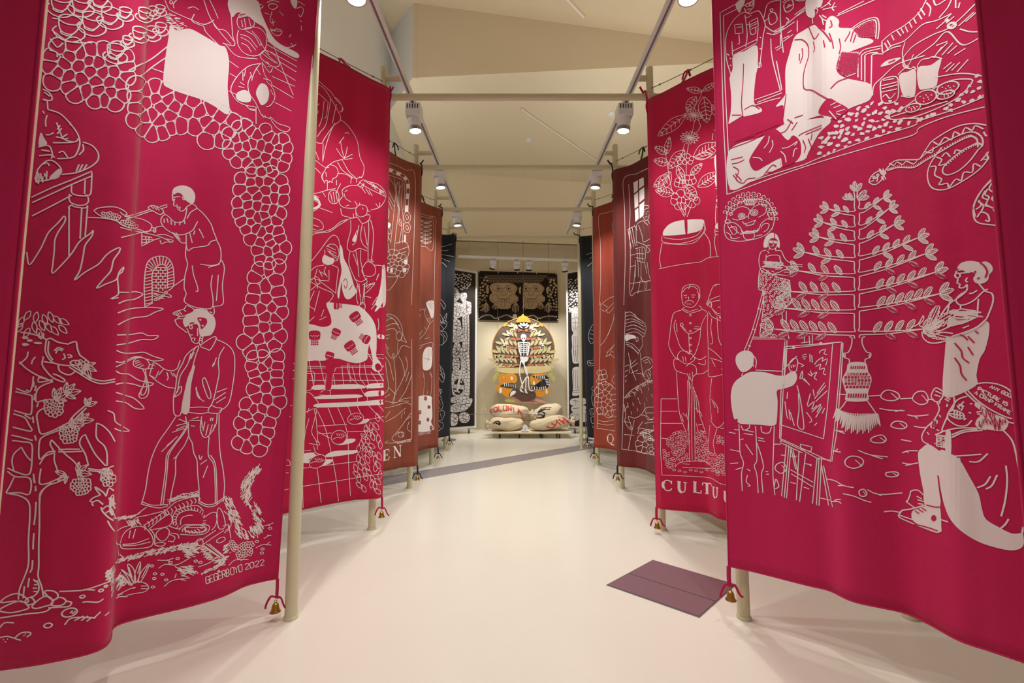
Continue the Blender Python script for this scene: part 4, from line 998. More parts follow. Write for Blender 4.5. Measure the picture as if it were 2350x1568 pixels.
# ---------------------------------------------------------------- tree in a vase banner
fE, fF, fG, fH = (1600, 0, 3.1333), (1630, 380, 3.2639), (1630, 750, 3.2639), (1630, 1080, 3.2125)
b = B['R0']
p = Print(b, 'printed_picnic', 'white printed picnic scene in a line frame', fE, .0080)
p.draw('''= 350,0 280,30 165,95 175,400 190,900 215,1400; 215,1400 330,1360 600,1260 900,1160 1240,1060 1560,970 1600,920 1800,840 2090,765; = 420,0 310,55 190,115 200,600 225,1100 238,1365; 238,1365 420,1295 640,1225 770,1185 900,1130 1250,1000 1560,905 1600,870 1830,795 2085,690
f 840,180 760,225 700,270 660,400 635,500 635,640 630,690 565,770 620,760 620,850 640,900 760,870 900,830 930,870 1100,780 1240,720 1255,640 1230,600 1060,560 1000,500 1030,390 1080,380 1260,310 1240,280 1160,270 1120,210 1020,200 1020,150 970,115 930,150 920,220 900,210 860,190
f 780,30 800,-10 900,-10 890,50 850,60 850,110 830,130 790,110
830,130 835,170; 850,60 870,70 860,100; 930,150 905,140 880,110; 905,70 1000,50; 890,60 940,30 960,0; 990,20 970,60 985,80; = 1000,120 1280,0; = 1010,105 1200,10; 940,20 960,40; 900,110 930,130; 910,180 900,140
r 800,180 830,250 850,280 880,240; r 840,300 850,350 840,375; r 700,290 760,290 800,330 805,400 780,480 765,550 770,640 830,650 900,690 950,720; r 740,460 760,400 755,350; r 735,440 735,390; r 960,640 1010,590 1090,560; r 910,290 920,340; r 950,240 970,300 980,350; r 1060,300 1090,250 1095,230; r 1100,300 1120,230; r 1020,390 1030,340 1020,280; r 870,190 920,240 960,300; r 900,760 880,810; r 1120,310 1140,250; r 960,150 970,190 950,200; r 620,850 640,680
R 940,710 1010,740 1080,780 1070,810 990,860 960,840 875,810
W 960,760 1000,740; W 980,780 1030,760; W 1000,810 1060,790; W 950,800 1000,860; W 1000,820 1030,830
f 260,400 340,370 430,330 435,480 420,560 410,740 460,780 455,810 340,840 325,835 250,880 225,890 240,820 245,700 235,560 255,500
r 335,460 330,600 320,740 330,840; r 250,830 320,830; r 340,790 400,760 450,785
f 275,40 310,0 345,10 320,60 305,95
340,60 360,95 400,60 410,20 400,0; c 350,35 370,25 375,45 355,50; c 380,30 400,20 400,40 385,45; 360,70 390,65; 300,110 260,150 220,220 205,300 210,420 230,500 250,560 245,600; 470,120 490,180 475,260 465,360 455,440 460,480 430,490; 255,370 430,285; 260,400 430,310; = c 270,180 325,175 330,240 275,245; = c 375,160 435,130 440,190 380,215; 285,200 320,195; 380,180 435,155; 380,195 435,170; 300,250 305,310 290,320; 380,220 390,250 420,240 420,200; 250,300 255,400; 440,200 430,300; 300,110 340,90 380,100 440,80 470,120; 345,110 360,250 350,340; 235,560 240,600; 250,565 255,605; 430,450 440,490; 445,450 450,490; 340,115 360,130 390,110; 350,180 370,180; 215,390 230,400; 235,420 245,425; 235,470 245,475; 450,270 460,275; 450,350 460,355
480,130 510,30 600,0; c 520,100 560,95 575,150 530,180 515,140; 600,0 600,180 620,380; 530,280 540,420 600,660; 570,440 610,650; 600,250 600,330; 720,150 720,230; 615,20 640,0; 490,190 560,230 640,180 780,60; 500,240 560,250 640,200 700,160; 545,230 620,190; 550,245 625,205; c 625,30 680,0 690,60 640,90 ; 640,60 690,35; c 655,40 665,36 668,46 658,50; c 525,70 540,65 545,80 530,85; 640,130 660,150 640,170; 700,0 740,10 780,0; 560,350 600,330; 570,365 610,340; 620,280 660,260; 620,300 690,250; 650,240 680,220; 480,160 520,130; 700,110 780,50; 715,120 780,75
= 415,720 600,655; = 430,740 610,670; 410,760 520,725 600,705
1085,225 1180,160 1260,130 1300,140 1310,200 1300,285; 1100,225 1190,170 1260,145 1285,155 1290,200 1285,280; 1160,400 1200,360 1330,330; 1155,400 1155,560; 1180,400 1180,580; 1205,400 1205,590; 1255,400 1250,620; 1180,400 1220,375 1320,350; 1205,400 1240,385 1300,380; 1255,400 1280,390 1340,390; 1080,380 1160,380; 1140,530 1070,555''')
for (poly, n) in ((((1115, 222), (1195, 175), (1270, 150), (1282, 270), (1170, 272), (1140, 240)), 0), (((1035, 375), (1165, 385), (1150, 525), (1060, 550), (1005, 490)), 1)):
    xs = [q[0] for q in poly]; ys = [q[1] for q in poly]
    p.fill([q for q in poly], False)
    for k in range(-16, 40):
        for sg in (1, -1):
            # clipped diagonal threads of the cane back
            pts = []
            for t in range(0, 60):
                x = min(xs) + t * 4; y = (min(ys) + k * 13) + sg * (x - min(xs)) * .75
                c = False; j = len(poly) - 1
                for i in range(len(poly)):
                    if (poly[i][1] > y) != (poly[j][1] > y) and x < (poly[j][0] - poly[i][0]) * (y - poly[i][1]) / (poly[j][1] - poly[i][1]) + poly[i][0]: c = not c
                    j = i
                if c: pts.append((x, y))
            if len(pts) > 2: p.line([pts[0], pts[-1]], .0055, smooth=False, mi=1, off=.005)
p.draw('''f 235,1080 480,980 640,890 800,860 930,850 960,880 880,960 800,1100 770,1150 640,1190 420,1290 240,1360
R 380,1180 390,1120 520,940 580,940 650,1010 690,975 740,1020 745,1110 700,1170 610,1200 600,1140 500,1190 420,1230
W 480,1070 510,1030 520,980; W 520,1100 545,1050 540,1010; W 400,1135 450,1140 470,1160; W 610,1070 660,1060 720,1020 700,1050; W 640,1170 630,1120 600,1090; W 690,1130 700,1080 720,1070; W 600,1140 610,1200
r 240,1070 400,1010 480,960; r 250,1050 420,970; r 270,1020 500,930 600,890; r 680,870 640,940 600,960; r 720,880 680,940; r 730,980 760,960 900,900; r 780,970 900,920; r 700,850 760,830; r 260,1200 300,1230 280,1290 330,1320 360,1290 420,1280; r 250,1180 300,1170 340,1150; r 245,1150 330,1130; r 260,1260 290,1300; r 275,1250 320,1300; r 480,1260 540,1190 570,1200; r 500,1240 550,1240; r 760,1010 780,1060 770,1100; r 800,1000 830,1070; r 650,860 690,890; r 830,960 820,1010
f 1455,545 1520,515 1575,505 1570,680 1520,690 1480,680; f 1590,490 1680,470 1755,425 1735,520 1720,620 1650,640 1600,635
1450,540 1455,530 1500,490 1540,495 1560,480 1580,500; 1590,490 1590,470 1620,430 1670,420 1690,410 1730,415 1762,425; 1470,690 1530,700 1570,690
c 1320,600 1340,570 1430,550 1450,600 1440,720 1340,740 1320,660; 1320,620 1440,590; 1330,640 1445,610; 1325,665 1440,640; 1340,580 1420,565; 1335,700 1360,680 1390,710 1430,670
1350,840 1480,780 1600,700 1800,590 1950,570 1975,600 1850,720 1600,830 1420,860 1350,840; 1500,790 1560,800 1800,730; 1480,850 1600,850; 1400,840 1530,800; 1700,560 1900,530 2060,550; 1260,690 1270,620 1330,560 1450,460 1640,400
1480,420 1560,330 1700,250 1800,210 1900,130 2010,20; 1330,300 1400,240 1500,180 1600,90 1650,0; 1330,300 1340,380 1400,330 1500,290 1620,180 1720,150 1830,100; 1340,380 1420,340 1470,330; 1500,300 1480,380 1500,470 1530,460 1560,390; 1480,420 1490,480 1530,480; 1550,430 1700,320 1800,230 1910,325 2040,270; 1890,210 1960,230 2035,230; 1720,330 1800,300; 1500,190 1520,230; 1530,160 1550,200; 1560,130 1580,170; 1590,90 1620,140; 1610,60 1640,110; 1400,250 1420,290; 1440,220 1470,260; 1470,205 1490,240; 1350,310 1380,360; 1370,290 1400,340; 1650,20 1680,60 1670,120; 1700,0 1720,40 1790,0; 1740,130 1800,60 1830,0; 1860,0 1860,60; 1890,20 1880,60; 1950,80 1990,40; 1830,100 1780,150; 1850,120 1790,170; 1930,160 2020,80; 1720,210 1790,150; 1880,190 1990,90; f 1320,480 1360,440 1420,420 1470,415 1440,440 1390,465; r 1380,450 1430,430
1700,420 1760,340; 1730,380 1800,310; 1760,400 1840,310; 1800,390 1870,330; 1770,500 1830,450; 1790,520 1850,460; 1830,510 1890,450; 1870,520 1950,430; 2050,435 2060,440; 1850,400 1930,350''')
p.ell(1832, 185, 32, 22, -15); p.ell(1832, 185, 22, 14, -15); p.dot(1800, 150, 16, 14)
for x, y, rx, ry in ((1650, 700, 75, 48), (1805, 635, 82, 40), (1560, 775, 55, 28), (1790, 685, 65, 26)):
    p.dot(x, y, rx, ry, -18, 1, .0042); p.ell(x, y, rx, ry, -18, off=.0058)
    for k in range(7): p.dot(x + rx * .6 * math.cos(k * 2.4) * (k / 7 + .3), y + ry * .55 * math.sin(k * 2.4) * (k / 7 + .3), 7, 4, k * 40, 0, .0058)
# mottled rug: small white patches
rnd = random.Random(8)
rug = [(860, 1125), (890, 970), (1000, 880), (1110, 800), (1260, 740), (1330, 720), (1460, 720), (1500, 780), (1340, 830), (1480, 870), (1640, 850), (1860, 720), (1980, 600), (2000, 545), (2068, 545), (2085, 690), (1830, 795), (1600, 868), (1560, 900), (1250, 995), (900, 1128)]
def inp(P, x, y):
    c = False; j = len(P) - 1
    for i in range(len(P)):
        if (P[i][1] > y) != (P[j][1] > y) and x < (P[j][0] - P[i][0]) * (y - P[i][1]) / (P[j][1] - P[i][1]) + P[i][0]: c = not c
        j = i
    return c
def blobs(p, P, d, r0, r1, seed, aspect=.6, rot=-25, n=3000):
    rnd = random.Random(seed); pts = []
    xs = [q[0] for q in P]; ys = [q[1] for q in P]
    for _ in range(n):
        x, y = rnd.uniform(min(xs), max(xs)), rnd.uniform(min(ys), max(ys))
        if inp(P, x, y) and all((x - a) ** 2 + (y - c) ** 2 > d * d for a, c in pts): pts.append((x, y))
    for x, y in pts:
        r = rnd.uniform(r0, r1); a0 = math.radians(rot + rnd.uniform(-30, 30)); Q = []
        for k in range(9):
            t = k * 2 * math.pi / 9; rr = r * rnd.uniform(.6, 1.25)
            u, v = rr * math.cos(t), rr * aspect * math.sin(t)
            Q.append((x + u * math.cos(a0) - v * math.sin(a0), y + u * math.sin(a0) + v * math.cos(a0)))
        p.fill(Q, True, 0, .0030, grid=1e6)
blobs(p, rug, 36, 15, 27, 4)
p.done()
p = Print(b, 'printed_snake', 'white patterned coiled snake', fE, .0085)
p.draw('''c 1235,1310 1260,1260 1310,1230 1350,1240 1330,1290 1280,1330; 1350,1230 1420,1160 1500,1150 1600,1145 1640,1110 1720,1060 1850,990 1970,950 2040,980 2055,1040 2020,1080; 1370,1230 1450,1205 1560,1205 1640,1160 1740,1100 1860,1030 1960,985 2010,1000 2020,1060
2020,1080 1960,1160 1880,1230 1800,1260 1765,1235 1790,1180 1900,1090 2010,1030; 1600,1150 1660,1060 1700,1010 1850,920 1980,890 2095,905; 2100,1090 2040,1160; 1760,1060 1680,1180 1660,1270 1690,1350 1780,1365 1900,1310 2030,1220 2112,1120; 2125,1290 2040,1380 1990,1480 2000,1560
1385,1175 1420,1190 1440,1165 1480,1185 1510,1160 1560,1180 1590,1150; 1700,1020 1740,1040 1780,990 1830,1010 1850,950 1900,970 1930,920 1980,940 2000,905 2060,930; 1680,1200 1720,1200 1710,1260 1760,1290 1740,1330 1800,1320 1810,1350 1860,1290 1900,1300 1920,1240 1980,1240 1990,1180 2040,1200; 1820,1130 1790,1100 1760,1130; 1850,1110 1860,1080 1900,1090; 1720,1130 1760,1150 1740,1190 1790,1180; 2060,950 2080,980 2100,960; 2060,1150 2090,1140 2080,1100; 1640,1090 1690,1100 1700,1060; 1280,1290 1300,1270 1290,1310; c 1262,1278 1270,1268 1278,1278 1270,1288; c 1290,1262 1298,1252 1306,1262 1298,1272; 1245,1310 1270,1300; 2090,1360 2070,1400 2100,1420 2080,1470 2130,1500; 2020,1450 2060,1480 2040,1530''')
for t in range(46):
    k = t / 45; P1 = [Vector(q) for q in ((1370, 1228), (1450, 1204), (1560, 1204), (1640, 1160), (1740, 1100), (1860, 1030), (1960, 985), (2015, 1010))]
    q = crom(P1, k * 7); n_ = Vector((-3, -13)); p.line([tuple(q), tuple(q + n_)], .006, smooth=False)
for t in range(22):
    k = t / 21; P1 = [Vector(q) for q in ((1790, 1180), (1900, 1090), (2010, 1030), (2050, 1040))]
    q = crom(P1, k * 3); p.line([tuple(q), tuple(q + Vector((6, 14)))], .006, smooth=False)
p.hatch([(1310, 1230), (1360, 1225), (1345, 1290), (1320, 1285)], 20, 60, 30, 2, w=.006)
p.fr = fF
p.draw('2120,90 2040,180 1980,290 1975,380 2010,430 2140,450; 2060,190 2040,240 2080,260 2060,300 2100,310; 2010,260 2030,300 1990,330; 2000,390 2030,350 2080,370 2090,420 2060,410; 2110,130 2090,180 2130,210 2110,250 2140,280; 2120,330 2140,350')
p.done()
p = Print(b, 'printed_mask', 'white outlined guardian mask with curly hair', fF, .0065)
p.draw('''c 120,410 140,330 200,290 300,255 400,260 450,300 480,380 465,470 400,530 300,560 200,568 125,545 105,470; 150,380 170,340 230,310 280,320 300,340 330,310 390,290 420,320 410,360 360,390; 165,400 200,410 250,400 280,380; 300,340 285,380 290,400; 250,440 290,430 340,410; 240,420 260,440 300,450 330,430 340,410; 120,430 180,430 230,470 240,500 300,510 360,490 380,440 430,400 470,410; 140,470 190,460 200,500 180,520; 380,470 400,440 440,440 430,480 400,500
c 250,505 260,550 300,555 330,540 320,495; 230,480 250,500 280,490 300,505 330,485 350,490 360,470; c 430,350 470,330 495,360 470,390 440,385; 450,360 470,350 475,370; c 110,420 130,405 150,420 135,440; 160,355 180,330; 380,300 410,290; 220,540 180,550 150,540; 340,530 390,520; 120,500 150,520 160,550; 440,500 470,470; 265,455 330,440; 155,450 215,510; 130,450 170,520''')
for x, y, r in ((236, 380, 25), (330, 355, 27)):
    p.ell(x, y, r, r * .85, -10); p.ell(x, y, r * .55, r * .5); p.dot(x, y, 7)
for row, (n, dy) in enumerate(((15, 0), (14, 24), (12, 46))):
    for k in range(n):
        t = math.radians(195 + 165 * k / (n - 1)); rx, ry = 195 - row * 22, 190 - row * 26
        x, y = 300 + rx * math.cos(t), 400 + ry * math.sin(t)
        p.ell(x, y, 13, 11, 0, 120, 430, w=.0055); 
for k in range(8): p.draw('%d,%d %d,%d %d,%d' % (225 + k * 17, 505 - k * 3, 232 + k * 17, 520 - k * 3, 240 + k * 17, 503 - k * 3))
for k in range(5): p.leaf(270 + k * 14, 300, 262 + k * 18, 250, 14, -1)
p.done()
p = Print(b, 'printed_tree', 'white outlined tree with serrated leaves growing from a vase', fF, .0082)
Lb = [(360, 885, 325), (475, 845, 425), (578, 815, 535), (705, 700, 650), (825, 655, 790), (955, 600, 945), (1095, 560, 1070), (1260, 470, 1225)]
Rb = [(340, 1300, 240), (460, 1345, 320), (565, 1385, 440), (690, 1565, 540), (812, 1620, 660), (945, 1690, 800), (1075, 1725, 960), (1255, 1600, 1225)]
def branch_side(p, br, xt, sg, n0):
    prev = 270
    for i, (yj, xe, ye) in enumerate(br):
        g = 13
        p.line([(xt, prev), (xt, yj - g - 30), (xt + sg * -6, yj - g - 8), (xt + sg * 22, yj - g), (xt + (xe - xt) * .5, (yj * .55 + ye * .45) - g * .7 + 8), (xe, ye)])
        p.line([(xe, ye), (xt + (xe - xt) * .5, (yj * .55 + ye * .45) + g * .7 + 8), (xt + sg * 30, yj + g), (xt + sg * 2, yj + g + 6), (xt, yj + g + 24)])
        prev = yj + g + 24
        L = abs(xe - xt); n = max(3, int(L / 85)); ll = 66 + 6 * min(i, 6)
        for k in range(n):
            t = .22 + .7 * k / max(1, n - 1)
            x = xt + (xe - xt) * t; y = yj + (ye - yj) * t ** 1.3 + 4
            if k == n - 1: x, y = xe, ye
            dirx = sg
            ang = 55 if sg > 0 else 125
            a = math.radians(-ang if sg > 0 else -ang)
            p.leaf(x, y - 6, x + ll * math.cos(a), y + ll * math.sin(a), ll * .40, 6, .0058, .12, False, True)
            if k % 2 == 1 or k == n - 1:
                a = math.radians(30 if sg > 0 else 150)
                p.leaf(x, y + 8, x + ll * math.cos(a), y + ll * math.sin(a), ll * .36, 6, .0058, .12, (k % 2 == 1 and i > 3), True)
        a = math.radians(-18 if sg > 0 else 198)
        p.leaf(xe, ye, xe + ll * math.cos(a), ye + ll * math.sin(a), ll * .40, 6, .0058, .12, False, True)
    return prev
branch_side(p, Lb, 1078, -1, 0); branch_side(p, Rb, 1116, 1, 0)
for x, y, a, l in ((1085, 195, -95, 75), (1085, 195, -130, 60), (1095, 195, -60, 70), (1070, 260, 215, 75), (1060, 265, 250, 60), (1105, 260, -50, 95), (1110, 255, -15, 80), (1060, 245, 180, 70)):
    t = math.radians(a); p.leaf(x, y, x + l * math.cos(t), y + l * math.sin(t), l * .42, 5, .0058, .12, False, True)
p.draw('1078,270 1080,230 1075,200 1088,185 1100,200 1098,240 1116,270')
p.fr = fG
p.draw('''1060,80 1060,120 1050,160 1030,195 1000,200 1005,230 1040,245 1040,270; 1138,80 1135,120 1150,160 1170,190 1200,200 1195,230 1160,245 1160,270; 1010,205 1010,228; 1190,205 1190,228; 1060,80 1040,75; 1138,80 1160,75
f 1040,270 1160,270 1180,330 1208,390 1195,450 1180,500 1175,555 1020,555 1018,500 1000,440 990,390 1020,330
1020,555 990,600 950,640; 1175,555 1220,620 1260,680''')
for (y0, y1, xa, xb, n) in ((294, 318, 1046, 1160, 7), (345, 366, 1020, 1180, 7), (370, 390, 1002, 1196, 8), (394, 414, 1000, 1200, 8), (418, 438, 1004, 1196, 8), (442, 462, 1012, 1188, 7), (500, 535, 1026, 1172, 8)):
    for k in range(n):
        x0 = xa + (xb - xa) * k / n + 4; x1 = xa + (xb - xa) * (k + 1) / n - 3
        p.fill([(x0 + 2, y0), (x1 + 2, y0 + 1), (x1 - 3, y1 - 2), (x0 - 3, y1 - 3)], False, 1, .0042, grid=1e6)
for (x, y) in ((1030, 348), (1115, 374), (1008, 398), (1096, 422)): p.text('BLAH', x, y, 18, 0, -4, 13, .3, .0028, 0, .0058)
P1 = [Vector(q) for q in ((950, 640), (1020, 680), (1100, 700), (1180, 690), (1260, 680))]
for k in range(26):
    q = crom(P1, 4 * k / 26); q2 = crom(P1, 4 * min(1, (k + .5) / 26)); d_ = 95 if 4 < k < 22 else 60
    p.line([(q.x, q.y - 50 + 20 * abs(k - 13) / 13), (q.x + (k - 13) * 2.0, q.y + d_ * (.8 + .3 * ((k * 5) % 3) / 2)), (q2.x, q2.y - 30)], .0075)
p.done()
p = Print(b, 'printed_ladder_woman', 'white outlined woman in a patterned skirt on a ladder', fF, .0065)
p.draw('''f 400,612 405,560 425,525 460,505 500,520 520,570 518,620 500,600 505,560 465,545 435,570 430,612
r 480,505 485,550; 435,575 440,610 465,630 495,615 505,580; = 440,565 500,568; f 440,568 468,570 465,582 445,580; f 475,572 502,570 498,584 478,583; 455,605 480,603; 470,585 475,595; 445,610 440,635; 490,620 492,640
420,635 380,650 365,710 375,770 400,800 470,815; 490,640 530,640 550,680 580,720 640,740; 420,670 415,760; 420,690 450,675 520,680 520,760; c 470,815 520,800 560,780 600,790 590,825 530,820; 520,690 540,740 590,770 640,755 690,760; 640,740 690,745; 545,785 590,780; 550,800 605,800; 440,660 430,640; 460,790 480,800
385,1175 375,1280 430,1285 450,1290; 420,1165 415,1230 440,1260 490,1270 500,1285 450,1290; 395,1235 400,1260; 450,1275 470,1290; 465,1272 485,1288
= 395,940 350,1120 310,1250 250,1400; = 410,940 370,1120 330,1260 280,1390; = 355,1070 395,1080; = 318,1225 345,1235; = 280,1345 305,1355; = 320,1300 560,1300; = 320,1285 380,1288; 535,1080 545,1190; 570,1090 570,1180; 560,1300 560,1330; 585,1270 590,1300; 705,1275 705,1330; 740,1275 745,1340; 765,1270 765,1335; 680,1330 750,1320; = 560,1300 555,1500; = 575,1310 570,1500''')
p.hatch([(420, 720), (515, 725), (515, 780), (425, 760)], 46, 3, 70, 2, 5, .006)
sk = [(378, 772), (362, 860), (366, 930), (400, 945), (398, 1060), (388, 1168), (420, 1155), (520, 1095), (600, 1035), (600, 960), (590, 862), (520, 845), (430, 795)]
p.line(sk, closed=True)
rnd = random.Random(3)
pts = []
for _ in range(4000):
    x, y = rnd.uniform(360, 605), rnd.uniform(770, 1170)
    if inp(sk, x, y) and all((x - a) ** 2 + (y - c) ** 2 > 21 ** 2 for a, c in pts): pts.append((x, y))
for x, y in pts: p.ell(x, y, 6, 11, 25 + (x - 400) * .1, w=.0052)
p.done()
p = Print(b, 'printed_standing_woman', 'white haired woman in a white wrap skirt holding leaves', fF, .0085)
p.draw('''f 1850,770 1880,730 1950,715 2020,725 2070,720 2110,750 2115,790 2090,820 2080,860 2040,885 1990,880 1970,850 1985,820 1960,800 1920,800 1880,780
r 2020,725 2060,760 2075,800 2060,840; r 1990,790 1975,810; r 2000,850 2020,840
1845,790 1835,830 1855,850 1850,880 1870,890 1865,915 1900,915 1925,890; 1860,810 1950,800; 1855,785 1900,780; 1925,840 1915,865 1930,875; 1925,890 1920,940 1860,990 1790,1040 1730,1120; 2010,880 2060,940 2110,960 2120,1010 2100,1080 2070,1150
1920,940 1870,970 1840,1010 1870,1045 1930,1035 1990,1000 2040,950 2080,925; 1800,1000 1780,1090; 2010,1000 2000,1140; 1940,960 1970,955 2000,935; 1875,1045 1875,1080; 1880,1075 1990,1090; 1820,1095 1880,1075
f 1790,1130 1850,1160 1990,1150 2080,1170 2090,1250 2060,1380 2020,1450 1995,1568 1990,1650 1800,1738 1750,1700 1745,1600 1760,1400 1770,1260
R 1720,1245 1800,1205 1900,1180 1990,1140 2068,1145 2010,1200 1900,1250 1810,1280 1760,1272
W 1720,1245 1800,1205 1900,1180 1990,1140; W 2070,1150 2000,1210 1900,1252 1810,1280; W 1890,1220 1940,1200; W 1690,1265 1750,1250 1820,1260
r 1860,1265 1900,1280 1930,1310; r 1930,1280 1980,1330; r 1830,1330 1880,1390 1890,1440 1940,1480; r 1930,1360 1970,1420; r 1830,1440 1870,1500 1880,1560 1920,1610; r 1985,1240 2010,1260; r 1815,1200 1825,1215''')
p.ell(1852, 825, 20, 18)
p.hatch([(1840, 1090), (1990, 1095), (1990, 1150), (1860, 1150)], 30, 3, 110, 4, 4, .007)
for q in ((1640, 1210, 1712, 1050, 62), (1640, 1225, 1855, 1085, 74), (1600, 1240, 1800, 1290, 66), (1640, 1235, 1750, 1160, 40)): p.leaf(q[0], q[1], q[2], q[3], q[4], 8, .0065, .1, False, True)
p.draw('1510,1210 1560,1190 1600,1125 1600,1160 1570,1195 1620,1220 1650,1215; 1590,1245 1600,1290 1640,1325 1700,1330 1780,1310')
p.done()
p = Print(b, 'printed_painter', 'white coated painter at an easel', fG, .0075)
p.draw('''f 190,260 200,210 250,180 300,185 325,220 320,290 280,330 240,340 210,310
f 240,370 300,340 400,340 500,365 560,365 600,340 640,340 650,390 620,440 550,465 500,480 505,560 500,690 480,740 370,735 220,725 205,690 180,690 160,600 155,500 180,420
310,200 345,250 340,310; 315,260 325,300; c 600,330 590,290 610,250 640,235 655,260 650,310 640,335; = 545,320 590,280 650,220; 605,290 610,310; 620,285 625,305; 635,285 635,300; 610,265 625,235; 340,325 545,335; 245,345 235,370
215,730 220,850 225,950 250,1020 235,1100 240,1230; 340,745 345,850 350,1000 330,1040 350,1110 360,1245; 350,870 380,960 400,1050 385,1100 395,1245; 480,745 475,900 470,1100 485,1260; 230,740 250,775 290,760 295,735; 380,745 390,790 440,795 460,750; 240,770 330,790; 250,800 320,810; 355,830 400,840; 265,880 320,960; 280,1110 270,1160 300,1190 280,1195; 275,1065 300,1080; 415,1085 435,1085; 420,1105 440,1105; 250,840 215,850; 360,850 410,860; 150,1025 210,1020; 190,1070 240,1055; 150,920 220,935; 140,790 190,800; 480,880 530,880
= 555,150 985,115 965,400 940,700 905,1010 520,835 530,500 555,150; = 995,120 985,330 950,800 915,1010; = 575,165 920,125 900,400 880,620 850,840 530,735 545,500 575,165; = 565,160 545,520 530,830; = 530,850 700,930 800,985 900,1000; c= 675,880 760,900 755,935 680,915; = 530,835 530,870 690,945
= 570,880 535,1270; = 590,890 555,1280; = 605,900 572,1285; = 665,930 645,1300; = 715,950 670,1310; = 800,980 765,1325; = 815,980 795,1335; = 835,985 815,1340; = 835,1040 890,1340; = 850,1040 920,1350; = 600,1070 770,1165; = 605,1100 770,1200; = 605,910 640,1070; = 620,920 655,1090; = 815,1280 900,1300
660,500 665,620 655,740 700,765 690,640 670,520 650,440; 670,385 690,330 690,380 670,390; 690,390 740,430; 700,385 745,440; 760,215 765,270; 745,205 748,265; 690,215 720,205; 690,230 722,222; 700,245 715,235; 820,200 830,180 870,170 855,200 880,210; 780,285 810,250 850,230 840,260 880,240 870,290; 790,300 830,280 820,320 860,310 850,350 870,360; 760,360 800,340 780,380 800,400; 730,600 780,560 760,620 800,590; 720,640 760,700 740,720; 800,500 860,420; 780,540 870,440; 790,560 880,480; 760,640 830,580 800,640; 790,680 840,600; 780,740 800,720; 560,560 570,640 580,690; 580,490 575,540; 600,640 630,740; 590,620 600,700; 725,590 750,500; 840,650 860,610; 660,270 700,290 680,300; 730,350 760,370 750,330; 770,470 780,520''')
p.dot(625, 155, 12, 14); p.dot(830, 126, 14, 12)
p.done()
p = Print(b, 'printed_ground_lines', 'white ground lines between the stones', fG, .0082)
def rock(p, x, y, rx, ry, seed):
    rnd = random.Random(seed); P = []
    for k in range(9):
        t = k * 2 * math.pi / 9 + .2; r = rnd.uniform(.85, 1.1)
        P.append((x + rx * r * math.cos(t), y + ry * r * math.sin(t) * (1 if math.sin(t) < 0 else .8)))
    p.line(P, closed=True)
    for k in range(5): p.line([(x + rx * (.1 + k * .14), y - ry * (.5 - k * .16)), (x + rx * (.4 + k * .1), y - ry * (.2 - k * .18))], .0055, smooth=False)
for i, q in enumerate(((1345, 520, 72, 45), (1582, 538, 64, 54), (1415, 740, 58, 34), (1260, 845, 62, 34), (1075, 1022, 74, 50), (1362, 1106, 48, 22), (1140, 1247, 30, 30), (530, 1060, 45, 48))):
    ps = Print(b, 'printed_stone', None, fG, .0082); rock(ps, *q, i); ps.done()
p.draw('''965,505 1030,510; 1180,520 1270,515; 1425,540 1520,535; 1640,545 1680,545; 1265,612 1340,625 1460,630; 1385,635 1440,625; 1480,660 1540,670 1640,660; 1540,675 1560,690; 1530,745 1580,755 1620,755; 1430,845 1510,860; 1440,945 1490,930 1560,930; 1490,945 1470,930; 1440,1020 1500,1030 1560,1020; 1465,1040 1510,1030; 1105,925 1200,960 1330,975; 1210,965 1290,990; 875,1140 940,1155 1000,1190 1075,1205; 960,1190 1010,1190; 1175,1220 1260,1255 1440,1245; 1230,1245 1280,1265; 995,1250 1080,1270 1150,1300 1205,1315; 920,930 980,940; 940,930 960,915; 940,775 1010,800; 960,780 1000,785; 905,1310 960,1310 985,1325; 930,1310 950,1295 980,1295; 1300,1385 1360,1380 1420,1390; 710,1025 760,1035; 740,1030 755,1045; 600,970 650,970; 625,970 640,985; 530,960 560,965; 600,1165 640,1175; 700,1200 740,1215; 1485,1300 1500,1260 1510,1230 1560,1225 1600,1260; 1470,1310 1540,1360; 1485,1300 1470,1310; 1550,1270 1590,1290; 1555,1295 1600,1310; 1560,1325 1600,1330; 490,1140 480,1210 515,1195 495,1140; 180,770 215,775''')
p.done()['kind'] = 'stuff'
p = Print(b, 'printed_photographer', 'white outlined seated figure in a lettered bucket hat with white trousers', fG, .0088)
